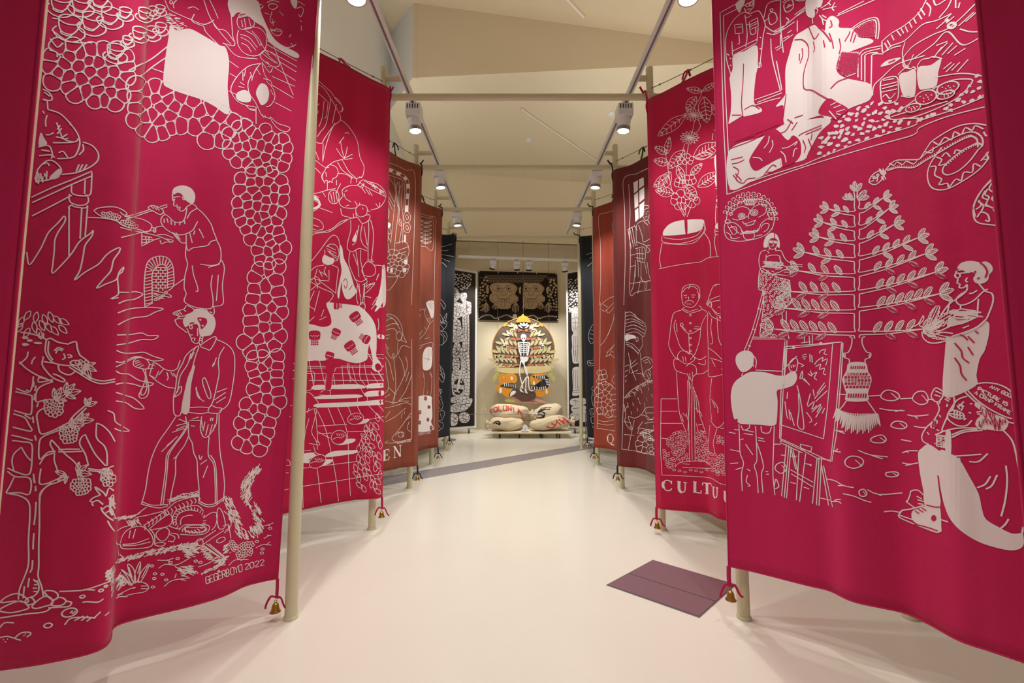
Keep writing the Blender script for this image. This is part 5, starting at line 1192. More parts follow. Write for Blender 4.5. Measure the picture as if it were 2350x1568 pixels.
p.draw('''1890,470 1930,470 1960,440 2050,420 2150,430 2230,465 2262,500; 2262,520 2270,620 2285,690 2270,722 2180,690 2050,610 1960,540 1890,470; 1930,480 2000,550 2100,620 2200,670 2262,690
1925,520 1850,550 1790,640 1780,670 1790,700 1850,740 1920,740 1960,700; c 1790,640 1830,625 1890,650 1900,680 1860,690 1800,665; 1830,630 1830,680; 1850,635 1850,688; 1870,642 1872,690; 1795,650 1895,668; 1860,580 1890,600 1880,630; 1860,600 1900,560; 1850,590 1870,620; 1900,600 1880,580; 1945,580 1965,575; 1935,640 1955,650; 1900,700 1915,685
f 1980,590 2005,565 2100,640 2230,700 2200,778 2080,770 1990,745 2000,690 2040,660 2030,630
1995,640 2030,635 2045,655 2020,670; 2000,655 2025,652
c 1660,520 1690,460 1740,480 1750,510 1720,560 1680,555; 1690,480 1735,500; 1685,510 1730,525; 1740,500 1760,520 1800,510 1830,540 1820,610 1790,640; 1760,540 1790,560; 1770,530 1800,545; 1780,580 1775,600; 1720,580 1730,540; 1700,560 1720,620 1680,700 1620,760 1590,820 1600,860 1640,880; 1780,670 1740,770 1755,780; 1720,660 1730,680; 1630,790 1645,810; 1700,770 1720,780; 1690,880 1685,870
f 1650,745 1685,695 1710,712 1682,765
r 1665,735 1695,755; r 1675,720 1705,735; r 1680,700 1670,760; r 1695,705 1688,755
= c 1702,812 1765,818 1765,908 1700,892; f 1768,785 1802,785 1805,952 1766,940
1730,790 1850,760 2000,760 2070,770; 1810,830 1900,790 2040,775; 1810,810 1900,775 2000,768; 1690,810 1740,790
f 1560,950 1590,910 1640,880 1720,930 1765,950 1800,990 1760,1080 1715,1130 1730,1260 1725,1350 1690,1350 1610,1330 1600,1230 1575,1100
f 1720,930 1805,952 1870,1000 1940,1120 2010,1250 2035,1360 2065,1440 2160,1500 2260,1548 2330,1545 2345,1560 2345,1640 2290,1672 2200,1668 2020,1615 1880,1530 1800,1440 1755,1330 1725,1200 1705,1110
r 1712,1115 1722,1200 1735,1290; r 1625,1335 1680,1350 1725,1352
f 1515,1385 1560,1365 1640,1338 1690,1350 1725,1350 1735,1500 1725,1540 1600,1500 1520,1450
1420,1400 1440,1375 1510,1365 1640,1330; 1420,1395 1415,1425 1500,1465 1600,1505 1700,1540 1735,1525; 1420,1412 1520,1445; 1730,1445 1785,1462
r 1540,1380 1570,1400; r 1565,1368 1600,1390; r 1590,1358 1625,1380; r 1530,1480 1620,1500 1710,1530
2190,770 2260,850 2290,950 2310,1050 2330,1085; 1810,970 1900,965 2030,955; 1865,980 1870,1010; 1940,1010 2010,1010 2080,950; 2000,1205 2060,1180 2100,1120; 2065,1215 2110,1190 2150,1110; 2215,1040 2225,1150 2210,1300 2180,1420; 2170,1515 2210,1480 2235,1440; 2335,1545 2345,1500''')
p.dot(1680, 1435, 20, 24, 0, 1, .0042)
p.hatch([(1990, 600), (2040, 610), (2220, 705), (2195, 770), (2000, 740), (2040, 665)], 46, 80, 34, 5, 20, .004, 1, .005)
p.text('ANY GOOD', 2103, 436, 19, 9, -9, 21, .25, .0062)
p.text('PICTURE IS', 2014, 452, 20, 11, -9, 24, .25, .0062)
p.text('A CRAP FRAME', 1988, 478, 19.5, 11.5, -9, 24, .24, .0062)
p.text('CLASS', 1760, 825, 0, 13, -24, 0, .25, .006)
p.text('POET', 1730, 825, 0, 13, -24, 0, .25, .006)
p.done()
# ---------------------------------------------------------------- skull cloth banner
fI, fJ, fK, fL = (640, 100, 2.6143), (630, 620, 2.5279), (1290, 100, 2.6125), (1290, 620, 2.53)
b = B['L1']; STP = 4.0
p = Print(b, 'printed_embrace', 'white outlined bowed figure in a head cloth', fI, .0080, STP)
p.draw('''225,215 260,245 310,290 345,340 375,370 380,405 365,410; 225,240 270,270 310,330 340,380 360,420; 220,290 260,320 290,350; 330,320 360,345 385,395 370,400; 310,330 300,400 280,490 250,530 230,560; 345,365 330,430 320,480; 270,345 260,440 240,500; 295,350 285,430 275,450; 210,590 255,600 270,575 300,530 330,490 360,470 370,440 350,400; 225,365 235,370 240,360; 215,400 235,405 230,420 215,440
370,460 400,480 440,530 470,590 485,680 510,740 500,800 480,800; 395,540 410,535 420,545; 345,630 370,670 390,690; 370,590 380,650 395,690; 360,600 390,560; 410,620 400,670 390,695 440,690; 390,690 440,665; 335,480 310,530 280,620 262,710; 205,610 240,700; 265,600 262,710; 205,690 270,740 300,745; 200,730 250,780; 385,695 330,710 290,740 270,770 255,800 275,840; 350,710 380,760 430,795 460,810 500,800; 380,700 420,770 460,805
c 270,770 300,730 340,740 355,770 345,800 320,815 320,835 305,825 300,835 285,820 270,830 262,800; 280,770 285,800; 350,780 400,785 440,810; 435,800 430,840; 465,810 465,835; 290,830 290,880; 345,820 345,850; 370,840 350,880 345,900
195,905 240,895 290,880 340,870; c 300,900 320,880 350,890 360,920 350,955 320,960 300,940; 310,900 320,950; 325,890 335,955; 340,890 350,945; 215,910 240,925; 260,890 280,920; 195,930 240,960 250,970 220,1000 190,1010; 240,985 320,1015
f 190,900 230,925 250,960 240,985 190,1000 190,990 230,975 235,950 190,925
185,1040 240,1060 265,1090 260,1115 220,1120 185,1100; 190,1085 240,1100; 190,1130 260,1130 320,1110 370,1070 430,1050; 180,1165 220,1140 300,1130 360,1090 410,1060''')
p.done()
p = Print(b, 'printed_sack_carrier', 'white outlined man carrying a sack on his head', fI, .0080, STP)
p.draw('''385,920 380,880 420,855 470,850 500,820 540,830 600,850 640,900 630,950 600,985 550,1000; 480,830 520,860 600,900 640,920; 510,825 560,850 630,890; 500,870 520,900; 520,870 545,910; 540,880 560,915; 490,860 510,840 500,870; 390,900 400,930 430,950; 410,880 395,890; 420,970 400,975; 470,850 500,870; 580,960 600,985 605,955
380,920 360,950 380,980 430,990 470,985; 370,990 380,1030 430,1045; c 460,1000 480,970 520,975 530,1000 520,1030 480,1040; 470,960 465,975; 485,955 482,972; 500,985 505,995; 455,945 465,965; 530,1000 545,1010; 430,1050 470,1045 500,1080 540,1060 545,1030 520,1030; 445,1020 450,1050; 460,1015 465,1045; 550,1060 565,1120 565,1200 555,1300; 535,1060 540,1120 535,1200 535,1300
430,1060 430,1120 415,1180 410,1230 440,1250 480,1230 530,1245; 500,1080 490,1150 500,1200 530,1230; 480,1090 470,1140 460,1190 440,1210; 510,1100 520,1160 530,1210; 470,1120 440,1180; 425,1250 420,1320 450,1400 470,1440 490,1520; 460,1240 470,1300 480,1400; 490,1240 490,1300 510,1400; f 440,1180 460,1140 465,1180 450,1190; 445,1260 470,1330
c 500,1350 530,1310 570,1330 580,1370 560,1395 520,1395 500,1375; 525,1310 570,1310; 530,1300 565,1300; 450,1410 490,1430 530,1410; 510,1400 530,1430 500,1450; 480,1440 490,1568; 515,1440 510,1568; 530,1470 560,1440 575,1435; 600,1380 590,1410; 570,1330 620,1335 630,1360''')
p.hatch([(510, 820), (545, 825), (640, 900), (635, 920), (560, 860)], 40, 40, 14, 2, w=.006)
p.done()
p = Print(b, 'printed_bearded_man', 'white outlined bearded man in a turban', fI, .0080, STP)
p.draw('''175,1330 240,1250 300,1170 330,1150 355,1170 365,1210; 285,1220 305,1205 340,1210 360,1250 350,1300 325,1305; 290,1215 340,1240; 285,1230 345,1260; 290,1245 350,1280; 300,1255 350,1295; 275,1240 275,1270; 290,1245 310,1250
f 270,1270 310,1285 330,1290 325,1320 290,1330 260,1310
185,1370 220,1340 270,1330; 320,1330 355,1350 350,1400 340,1500; 210,1410 240,1420 300,1425; 230,1350 215,1400; 300,1360 300,1420; 240,1360 260,1400 250,1370 280,1390 270,1370 290,1400; 170,1440 210,1405; 280,1340 270,1370; c 215,1400 240,1410 245,1440 225,1440; 250,1430 330,1490 340,1500; 230,1440 230,1470; 190,1480 240,1440; 180,1400 200,1420
f 365,1210 380,1230 390,1290 420,1350 450,1450 465,1490 430,1530 400,1530 380,1480 375,1430 360,1530 350,1500 365,1420 375,1360 365,1290
r 385,1430 400,1410 410,1440 400,1470 390,1450; r 420,1480 440,1450
f 620,1340 637,1350 637,1568 580,1568 600,1500 615,1420
540,1450 575,1435 560,1460 520,1500; 530,1440 520,1460; 590,1520 560,1568''')
p.done()
p = Print(b, 'printed_skull_cloth', 'white cloth patterned with crimson skulls', fJ, .0085, STP)
p.draw('''f 300,195 340,190 430,200 490,210 530,240 570,290 590,350 585,420 565,440 550,430 540,480 535,520 480,540 420,530 370,515 300,525 240,525 172,510 180,330 210,315 280,330 325,315 325,270
f 565,300 590,360 592,450 590,500 610,530 622,560 615,585 590,590 565,570 570,530 560,470 550,420
f 600,375 633,378 633,400 600,395; f 625,20 637,10 637,150 620,200 600,230 580,240 600,190
R 583,555 600,540 618,560 612,580 592,582
480,90 475,160 485,200; 520,90 515,150 505,200; 440,200 430,215 470,225 490,230; c 485,225 505,190 525,200 520,240 500,255 487,245; 520,150 560,160; 530,100 555,80 580,85; 600,30 590,60; 190,60 230,80 260,100 330,130; 230,120 200,200 235,230; 260,120 245,180 230,240; 270,270 285,230; 260,290 300,270; 200,300 230,270; 330,130 340,150 320,180 300,195; 600,280 605,320 600,350; 560,230 590,190''')
def skull(p, x, y, r, rot):
    t = math.radians(rot); c_, s_ = math.cos(t), math.sin(t)
    T = lambda a, q: (x + (a * c_ - q * s_) * r, y + (a * s_ + q * c_) * r)
    p.fill([T(*q) for q in ((-.9, -.8), (0, -1), (.9, -.8), (.95, .1), (.7, .55), (-.7, .55), (-.95, .1))], True, 1, .0042, grid=1e6)
    p.line([T(-.75, -.2), T(-.4, 0), T(-.1, -.2)], .007, off=.0058); p.line([T(.1, -.2), T(.4, 0), T(.75, -.2)], .007, off=.0058)
    p.fill([T(-.12, .15), T(0, .02), T(.12, .15)], False, 0, .0058, grid=1e6)
    for k in range(4):
        for j in range(3):
            p.fill([T(-.62 + k * .33, .68 + j * .3), T(-.36 + k * .33, .68 + j * .3), T(-.36 + k * .33, .88 + j * .3), T(-.62 + k * .33, .88 + j * .3)], False, 1, .0042, grid=1e6)
for q in ((232, 385, 34, 0), (355, 365, 26, 25), (470, 275, 32, -35), (440, 445, 32, -35), (528, 400, 26, -240), (318, 500, 26, 15), (362, 208, 20, -90)): skull(p, *q)
for k in range(4):
    p.draw('r 588,%d 614,%d' % (552 + k * 8, 552 + k * 8)); p.draw('r %d,545 %d,582' % (592 + k * 6, 594 + k * 6))
p.done()
p = Print(b, 'printed_tiled_steps', 'white line tiled floor with white steps, walking legs and beans', fJ, .0072, STP)
p.draw('''R 300,525 370,515 415,535 380,560 350,570 335,620 325,690 295,690 300,620
310,540 300,600 297,690 330,690 335,620 350,570 410,540; 340,540 355,570 345,590; 420,540 425,580 440,620 490,670 520,720 535,725; 495,540 495,620 520,660 540,690; 450,560 470,640; 265,710 300,690 320,700 320,725 260,725; 490,720 480,760 500,780 520,770 540,750 530,720; 480,765 475,780; 495,775 495,785
f 225,670 300,667 296,690 220,693; f 330,668 490,663 520,686 330,690; f 545,662 632,658 632,680 540,686; f 260,730 480,722 490,740 250,748; f 535,706 632,700 632,726 530,734; f 250,775 470,765 632,752 632,778 470,790 250,797
190,560 632,555; 190,600 632,605; 200,640 632,640; 190,570 632,562; 490,490 632,490; 545,500 632,515
200,525 225,670; 260,525 290,660; 340,600 350,665; 390,560 400,663; 430,540 440,650; 520,540 530,600 545,660; 560,590 600,655; 540,480 632,640; 600,590 632,650
250,820 300,940 350,1170 370,1340; 310,800 350,900; 365,795 420,940 430,1150 440,1310; 425,790 450,850; 480,790 550,930 560,940; 545,785 632,880; 600,780 632,820; 200,1060 240,1120 270,1350; 160,1160 165,1380
250,905 420,895; 480,880 632,850; 250,950 330,945; 420,938 540,935; 160,1050 210,1045; 160,1255 632,1180; 165,1150 480,1110; 
f 300,1070 350,1050 450,1045 480,1045 470,1062 360,1080 300,1085; f 160,1070 215,1060 240,1075 200,1100 210,1118 160,1115; f 480,880 540,862 548,875 520,890 470,895; f 390,985 460,978 468,990 440,1005 370,1015; f 270,1105 330,1098 332,1112 300,1130 220,1150
165,590 225,590 230,640 215,690 170,705; 175,600 215,605 220,640; 170,720 200,710 240,750 260,790 245,800; 165,830 240,805 230,870 215,940 240,990 250,1040; 200,860 180,930 170,1000; 230,810 240,860 245,920 250,1000; 200,1005 260,1015 250,990; 225,1020 240,1060 270,1070; 200,800 190,830; 180,740 170,780; 245,935 310,970 320,975; 205,1060 235,1060''')
p.done()
for x, y, rx, ry, ro in ((470, 862, 48, 32, -12), (372, 970, 45, 40, -20), (248, 1110, 52, 34, -30)):
    p = Print(b, 'printed_bean', 'white outlined coffee bean', fJ, .0072, STP); p.dot(x, y, rx, ry, ro, 1, .0042); p.ell(x, y, rx, ry, ro, off=.0058)
    p.line([(x - rx * .8, y + ry * .3), (x - rx * .2, y), (x + rx * .3, y + ry * .1), (x + rx * .8, y - ry * .3)], off=.0058)
    for k in range(4): p.line([(x - rx * .3 + k * 12, y - ry * .55), (x - rx * .1 + k * 12, y - ry * .15)], .006, smooth=False, off=.0058)
    p.done()

p = Print(b, 'printed_leaf_bush', 'white outlined bush of small pointed leaves', fJ, .0085, STP)
p.scales([(600, 880), (575, 920), (540, 940), (495, 1000), (475, 1090), (470, 1190), (500, 1290), (615, 1300), (618, 1000), (612, 880)], 29, 52, -115, 5, .0066, 35)
p.done()
p = Print(b, 'printed_tile_edge', 'white tile lines and figure by the pole', fJ, .0072, STP)
p.draw('45,1180 80,1175; 40,1280 80,1270; 45,1180 45,1400; 90,540 120,545; 85,580 115,583; 85,630 115,630; 80,790 100,785; 60,1110 80,1100 90,1130 55,1135; 80,700 95,650 75,640; 75,850 95,850')
p.done()
# ---------------------------------------------------------------- coffee plant and CULTURE banner
b = B['R1']
p = Print(b, 'printed_coffee_plant', 'white outlined coffee plant with berries in an open sack', fK, .0072, STP)
for q in ((840, 290, 745, 270, 38, 4), (845, 285, 925, 235, 34, 4), (805, 320, 745, 400, 56, 4), (850, 320, 870, 475, 84, 5), (740, 430, 575, 555, 66, 5), (900, 370, 960, 440, 60, 3), (735, 640, 640, 750, 70, 5), (630, 660, 555, 620, 44, 4), (625, 665, 645, 560, 40, 4), (640, 720, 550, 700, 50, 4), (790, 680, 945, 600, 90, 6), (650, 770, 580, 890, 70, 4), (640, 790, 550, 860, 55, 4), (670, 900, 560, 880, 60, 5), (690, 730, 735, 840, 46, 4), (770, 790, 840, 720, 42, 4), (815, 860, 945, 770, 70, 6), (735, 850, 810, 940, 70, 5), (800, 690, 900, 660, 40, 0)):
    p.leaf(*q)
for x, y in ((790, 430), (765, 565)):
    for k in range(13):
        t = k * 2 * math.pi / 13; p.leaf(x, y, x + 58 * math.cos(t), y + 40 * math.sin(t), 15, -1, .006)
for poly, d in ((((700, 690), (740, 670), (790, 680), (780, 710), (710, 715)), 20), (((690, 830), (720, 800), (780, 800), (790, 830), (730, 850), (690, 850)), 24), (((670, 930), (700, 900), (780, 915), (810, 940), (770, 965), (680, 975)), 34)):
    p.cells(list(poly), d, 3)
p.draw('''840,280 830,320 810,355; 800,360 790,400; 795,460 790,490 780,540; 820,470 830,500 800,545; 760,600 750,660; 735,600 720,660 690,720; 745,710 745,790; 620,660 640,780 660,880 690,905; 690,960 735,1040; 710,970 738,1030; 740,970 742,1030; 780,960 750,1040; 730,960 738,1000
f 605,1150 610,1120 650,1080 720,1060 840,1055 850,1080 830,1120 760,1140 680,1150 620,1152
R 734,1040 750,1040 752,1138 740,1138
600,1155 605,1190 700,1200 800,1175 850,1130 855,1080 840,1055; 610,1165 700,1175 800,1155 845,1110; 605,1200 720,1205 800,1190 860,1120 850,1090; 600,1195 590,1250 585,1300 595,1350; 850,1130 885,1190 890,1285; 580,1352 660,1335 750,1320 830,1310 880,1285 965,1275
910,520 935,525 930,570; 905,540 900,580; 910,350 930,345; 905,400 930,395
f 915,675 945,670 948,760 920,765; 915,680 890,690; f 920,775 945,772 950,850 920,848; f 930,930 955,920 958,955 925,948; f 920,1090 958,1060 960,1110 925,1112
920,855 950,860; 920,870 950,875; 925,960 920,1040 925,1110; 925,945 958,950; 920,980 955,985; 918,1125 962,1130; 920,1140 915,1200 930,1275; 960,1200 945,1240 960,1260; 945,900 925,920; 918,1110 920,1145 962,1145''')
p.done()
p = Print(b, 'printed_two_men', 'two white outlined standing men, one in a sun helmet', fL, .0072, STP)
p.draw('''c 700,190 695,130 710,95 755,83 795,100 800,150 785,190 760,215 720,212; 700,130 720,105 760,95 790,115; 705,150 725,145; 750,145 775,145; 715,160 725,158; 755,158 768,157; 712,192 725,180 740,178 755,180 765,192; 735,155 735,172; 720,197 750,198; 785,120 798,150; 745,85 735,110; c 795,140 803,150 795,170
710,215 700,230 740,250 800,235 815,225 795,205; 705,225 740,240 790,225; 700,230 650,250 635,300 625,380 620,440 650,500 680,520; 815,228 845,250 845,330 850,450 850,580; 840,260 810,320 800,400 775,480 745,520; 660,290 650,330 670,400 690,450 740,490; 665,310 668,360; 735,370 740,490
690,320 705,345 740,370 780,355 805,335; 700,330 720,350; 765,340 805,345; 770,330 800,330
c 670,510 690,470 740,480 770,510 760,530 720,545; 700,500 705,530; 715,505 720,535; 760,500 800,520 840,500; 790,540 830,550 835,520; 720,560 740,545 775,560 780,600 760,620 755,645 735,620 725,600; 740,600 745,630; 755,590 760,620
680,520 650,520 655,575 690,595 720,605; 780,605 820,600 850,580; 665,590 670,700 680,820 700,890 720,940; 735,620 740,750 735,850 730,935; 755,640 752,900 755,1100; 728,640 735,900 740,1115; 765,680 770,900 772,1110; 760,680 790,760 800,840 820,900 830,940 800,930; 775,720 785,830; 700,830 720,850; 720,830 730,870; 690,840 705,880; 800,820 815,850; 780,890 790,940; 740,650 745,690; 775,800 800,830
655,1145 680,1120 740,1110 820,1110 860,1130 870,1150 800,1150 700,1145; 700,1125 740,1128
845,210 850,170 870,110 890,85 920,85 945,100; c 840,200 855,175 950,140 950,165 870,185; 865,185 870,220 900,250 930,255; 890,85 895,95; 900,180 920,175; 935,172 945,172; 925,180 925,200; 905,215 935,218; c 860,180 850,200 862,215 870,200
850,240 870,270 910,290 950,310; 875,230 900,260 940,275; 870,280 865,340 875,420 860,430; 900,270 910,400 940,460; 850,450 900,490 960,555; 860,510 920,530 960,560; 850,580 860,620 960,600; 870,520 890,560; 925,575 945,570; 870,630 860,750 870,870; 870,750 890,800; 880,760 905,800; 860,870 900,915 940,880 950,780 960,700; 860,900 850,1040 870,1060; 900,920 880,1000 890,1065; 905,800 905,830; 945,705 968,705
= 575,748 665,748; = 570,820 670,820; = 570,890 700,890; 570,975 610,980; 790,900 820,895; 920,920 965,915
= 575,748 573,900 572,1050 580,1190; 580,1190 700,1195 800,1200 850,1205 870,1210 920,1240 965,1250''')
for y in (262, 308, 355, 395, 435, 470): p.ell(745, y, 5, 5)
for x, y in ((918, 275), (928, 298), (935, 340), (943, 378), (946, 418), (950, 455)): p.dot(x, y, 5, 8)
p.ell(695, 318, 8, 10)
pts = []; rnd = random.Random(2)
peb = [(610, 990), (640, 950), (690, 925), (730, 940), (735, 1010), (700, 1050), (735, 1080), (735, 1105), (670, 1110), (640, 1050), (610, 1030)]
pe2 = [(775, 945), (830, 940), (845, 980), (850, 1040), (870, 1065), (965, 1070), (965, 1190), (900, 1190), (870, 1130), (780, 1100)]
pe3 = [(905, 965), (965, 965), (965, 1040), (905, 1000)]
pe4 = [(590, 1040), (660, 1110), (640, 1150), (600, 1140)]
for P in (peb, pe2, pe3, pe4):
    xs = [q[0] for q in P]; ys = [q[1] for q in P]; pts = []
    for _ in range(2500):
        x, y = rnd.uniform(min(xs), max(xs)), rnd.uniform(min(ys), max(ys))
        if inp(P, x, y) and all((x - a) ** 2 + ((y - c) * 1.4) ** 2 > 19 ** 2 for a, c in pts): pts.append((x, y))
    for x, y in pts: p.ell(x, y, 9.5, 6, rnd.uniform(-25, 25), w=.0050)
for k in range(9): p.ell(650 + k * 32, 1160 + (k % 3) * 6, 9, 5.5, 0, w=.0055)
p.done()
def serif(p, ch, x, y, wd, h, dy=0, thick=.024, thin=.009):
    """roman capital with serifs: heavy and light strokes"""
    X = lambda a, q: (x + a * wd, y + q * h + a * dy)
    def st(P, w, sm=False): p.line([X(*q) for q in P], w / LW, smooth=sm)
    sf = lambda a, q, l=.2: st([(a - l, q), (a + l, q)], thin)
    if ch == 'C':
        st([(.98, .30), (.9, .10), (.6, 0), (.3, .08), (.08, .3)], thin, True); st([(.16, .2), (.06, .5), (.16, .8)], thick, True); st([(.08, .7), (.3, .93), (.6, 1.0), (.9, .9), (1, .7)], thin, True); st([(.98, 0), (.98, .3)], thin)
    elif ch == 'U':
        st([(.2, 0), (.2, .65), (.3, .9), (.5, 1)], thick, True); st([(.5, 1), (.75, .9), (.85, .65), (.85, 0)], thin, True); sf(.2, 0); sf(.85, 0)
    elif ch == 'L':
        st([(.25, 0), (.25, 1)], thick); st([(.05, 1), (.95, 1), (1, .72)], thin); sf(.25, 0)
    elif ch == 'T':
        st([(.5, 0), (.5, 1)], thick); st([(0, .25), (.03, 0), (.97, 0), (1, .25)], thin); sf(.5, 1)
    elif ch == 'E':
        st([(.25, 0), (.25, 1)], thick); st([(.05, 1), (.9, 1), (.98, .72)], thin); st([(.05, 0), (.9, 0), (.94, .25)], thin); st([(.25, .5), (.7, .5), (.7, .38), (.7, .62)], thin)
    elif ch == 'N':
        st([(.15, 0), (.9, 1)], thick); st([(.18, 0), (.18, 1)], thin); st([(.9, 0), (.9, 1)], thin); sf(.18, 1, .15); sf(.9, 0, .15); sf(.1, 0, .12)
    elif ch == 'Q':
        p.line([X(.5 + .5 * math.cos(t), .5 + .5 * math.sin(t)) for t in [k * math.pi / 8 for k in range(16)]], thin / LW, closed=True)
        st([(.1, .25), (.03, .5), (.1, .75)], thick, True); st([(.9, .25), (.97, .5), (.9, .75)], thick, True); st([(.45, .98), (.75, 1.15), (1.1, 1.2)], thick * .8, True)
for ch, x, y, wd, dy in (('C', 582, 1216, 54, 8), ('U', 668, 1227, 54, 8), ('L', 758, 1228, 50, 8), ('T', 815, 1235, 54, 6), ('U', 874, 1258, 32, 8), ('U', 938, 1284, 50, 10)):
    p = Print(b, 'printed_letter', 'white serif capital ' + ch, fL, .0075, 3.0); serif(p, ch, x, y, wd, 60, dy); p.done()
# ---------------------------------------------------------------- rust, maroon and black banners
b = B['L2']; STP = 2.6
p = Print(b, 'printed_forest_panel', 'white line panel of trees and roots with a banded border', fI, .0078, STP)
p.draw('''640,710 700,730 760,760 815,790 812,1100 795,1568; 650,790 690,800 750,840 748,1000; 655,800 690,850 700,900 690,1000 680,1100 670,1200; 690,810 705,900 715,1000 700,1150 690,1250; 720,830 725,950 720,1050 735,1100 720,1200; 740,840 735,950 745,1060 740,1200; 710,830 700,900 712,980; 730,850 715,920 722,1020; 650,870 690,950; 645,900 690,980; 650,930 680,1000; 640,960 660,1010 650,1080 655,1160 645,1220
c 720,1060 730,1055 735,1090 722,1090; f 650,1075 668,1080 668,1100 655,1105; c 645,1115 670,1115 668,1140 645,1140; 650,1150 670,1190; 655,1200 660,1250; c 752,1020 770,1010 788,1030 785,1065 765,1075 750,1055; c 760,1035 770,1028 778,1045 768,1058; c 750,1085 770,1075 788,1095 782,1130 762,1135 748,1115; c 760,1100 770,1092 778,1110 768,1120
640,1400 700,1400 715,1390; 640,1470 660,1480 700,1430 715,1390; 745,1190 770,1200 780,1250 765,1300; 700,1200 760,1180; 720,1240 775,1220; 690,1270 760,1250''')
P1 = [Vector(q) for q in ((660, 755), (700, 775), (745, 795), (770, 830), (775, 880), (768, 940), (765, 1010))]
for k in range(11):
    q = crom(P1, 6 * k / 11); q2 = crom(P1, 6 * (k + 1) / 11); n_ = (q2 - q).orthogonal().normalized() * 10
    if k % 2 == 0: p.fill([tuple(q + n_), tuple(q2 + n_), tuple(q2 - n_), tuple(q - n_)], False)
    p.line([tuple(q + n_), tuple(q2 + n_)], smooth=False); p.line([tuple(q - n_), tuple(q2 - n_)], smooth=False)
p.cells([(650, 1260), (700, 1240), (750, 1280), (765, 1350), (740, 1390), (700, 1380), (650, 1350)], 26, 4)
f2 = ['f 640,1345 655,1340 655,1365 640,1365', 'f 668,1350 680,1350 682,1375 668,1370', 'f 750,1300 768,1298 766,1325 750,1320', 'f 745,1350 762,1348 762,1370 745,1370', 'f 752,1150 760,1150 760,1190 752,1190']
p.draw(';'.join(f2))
p.done()
p = Print(b, 'printed_portrait', 'white outlined woman in a wrapped dress', fJ, .0078, STP)
p.draw('''636,270 660,255 700,270 730,310 742,360 735,400 715,410; 640,300 680,280 720,320; 640,330 700,310 730,350; 640,350 690,340 715,370; 650,265 690,285 725,340; c 705,375 720,355 738,375 730,405 712,405; 745,370 755,400 765,420 730,405; 645,400 665,395; 645,380 668,375; 640,420 648,440 638,445; 640,455 660,450 650,470; 650,470 670,505 690,510 710,490 715,415; c 683,490 693,487 693,500 684,502; 640,500 665,540 680,600 690,640; 715,490 740,440 790,450; 720,500 740,540 760,620; 640,520 650,600 660,680 640,720; 690,510 700,600 700,700 680,780; 760,500 770,560 740,640 700,720 690,780; 780,590 760,650; 795,610 760,700 720,760; 640,760 700,770 740,750 790,740; 640,800 690,790 760,770 790,780; 640,860 670,820; 645,880 700,850 760,800; 790,830 740,900 700,950 680,980 710,1000; 700,960 720,940 750,950 740,970; 735,950 745,965; c 720,945 745,940 748,965 722,968; 760,870 790,850; 780,880 770,920 790,940; 640,1000 660,990; 660,680 700,720; 640,740 670,720; 740,830 735,860; 755,820 752,835; 720,760 780,760
795,400 797,700 795,975; 640,1005 700,1000 797,978''')
p.done()
p = Print(b, 'printed_letter', 'white serif capital E', fJ, .006, 2.0); serif(p, 'E', 628, 1048, 38, 60, -10, .024, .009); p.done()
p = Print(b, 'printed_letter', 'white serif capital N', fJ, .006, 2.0); serif(p, 'N', 688, 1025, 46, 64, -8, .024, .009); p.done()
p = Print(b, 'printed_signature', 'small white signature', fJ, .006, 2.0)
p.text('GEGERBOYO 2022', 710, 997, 4.6, -.9, 0, 12, .3, .006)
p.done()
b = B['L3']
p = Print(b, 'printed_sprig', 'white outlined leaf sprig in a frame line', fI, .0078, STP)
p.draw('850,1020 895,1035 940,1050 938,1150 930,1568; 850,1035 900,1050 925,1060 922,1235 880,1220 850,1215; 885,1060 880,1130 878,1210')
for k in range(6):
    y = 1070 + k * 24
    p.leaf(882, y + 10, 850, y - 8, 14, 2); p.leaf(882, y + 10, 916, y - 4, 14, 2)
p.done()
p = Print(b, 'printed_spotted_figure', 'white figure with a turban and a spotted skirt', fJ, .0078, STP)
p.draw('''f 880,190 900,178 924,185 924,260 910,280 895,240 885,215
r 890,190 915,230; r 900,185 920,220; r 905,180 922,200
875,220 870,250 880,280 900,310 920,290; c 885,285 895,280 905,290 895,300; 840,235 860,225 870,240; 838,250 845,270; 840,400 870,370 890,330 900,310; 835,380 860,350; 835,440 870,430 910,420 918,440 900,470; 870,400 900,390; 880,350 870,330; 895,340 890,320; 835,460 860,440
f 862,480 880,450 910,450 915,500 905,570 865,580 858,530
r 890,450 895,500 890,530; r 865,510 900,520; r 905,460 912,500
860,590 870,640 860,740; 905,590 912,640 905,735; 900,600 915,620; 835,600 838,620; 860,610 865,625; 885,700 884,720
f 833,735 905,732 912,770 915,850 908,880 918,925 832,935 838,850 830,800
= 923,180 926,925; 832,940 928,925''')
for x, y in ((875, 745), (842, 825), (895, 795), (890, 868), (840, 885), (908, 915)): p.dot(x, y, 9, 13, 0, 1, .0042); p.draw('W %d,%d %d,%d' % (x - 4, y - 2, x + 4, y))
p.draw('833,770 880,765 905,768')
p.text('GERBOYO 2022', 832, 946, 5.0, -.8, 0, 13, .3, .006)
p.done()
b = B['R2']
p = Print(b, 'printed_window_scene', 'white window and seated figure outline in a frame', fK, .0078, STP)
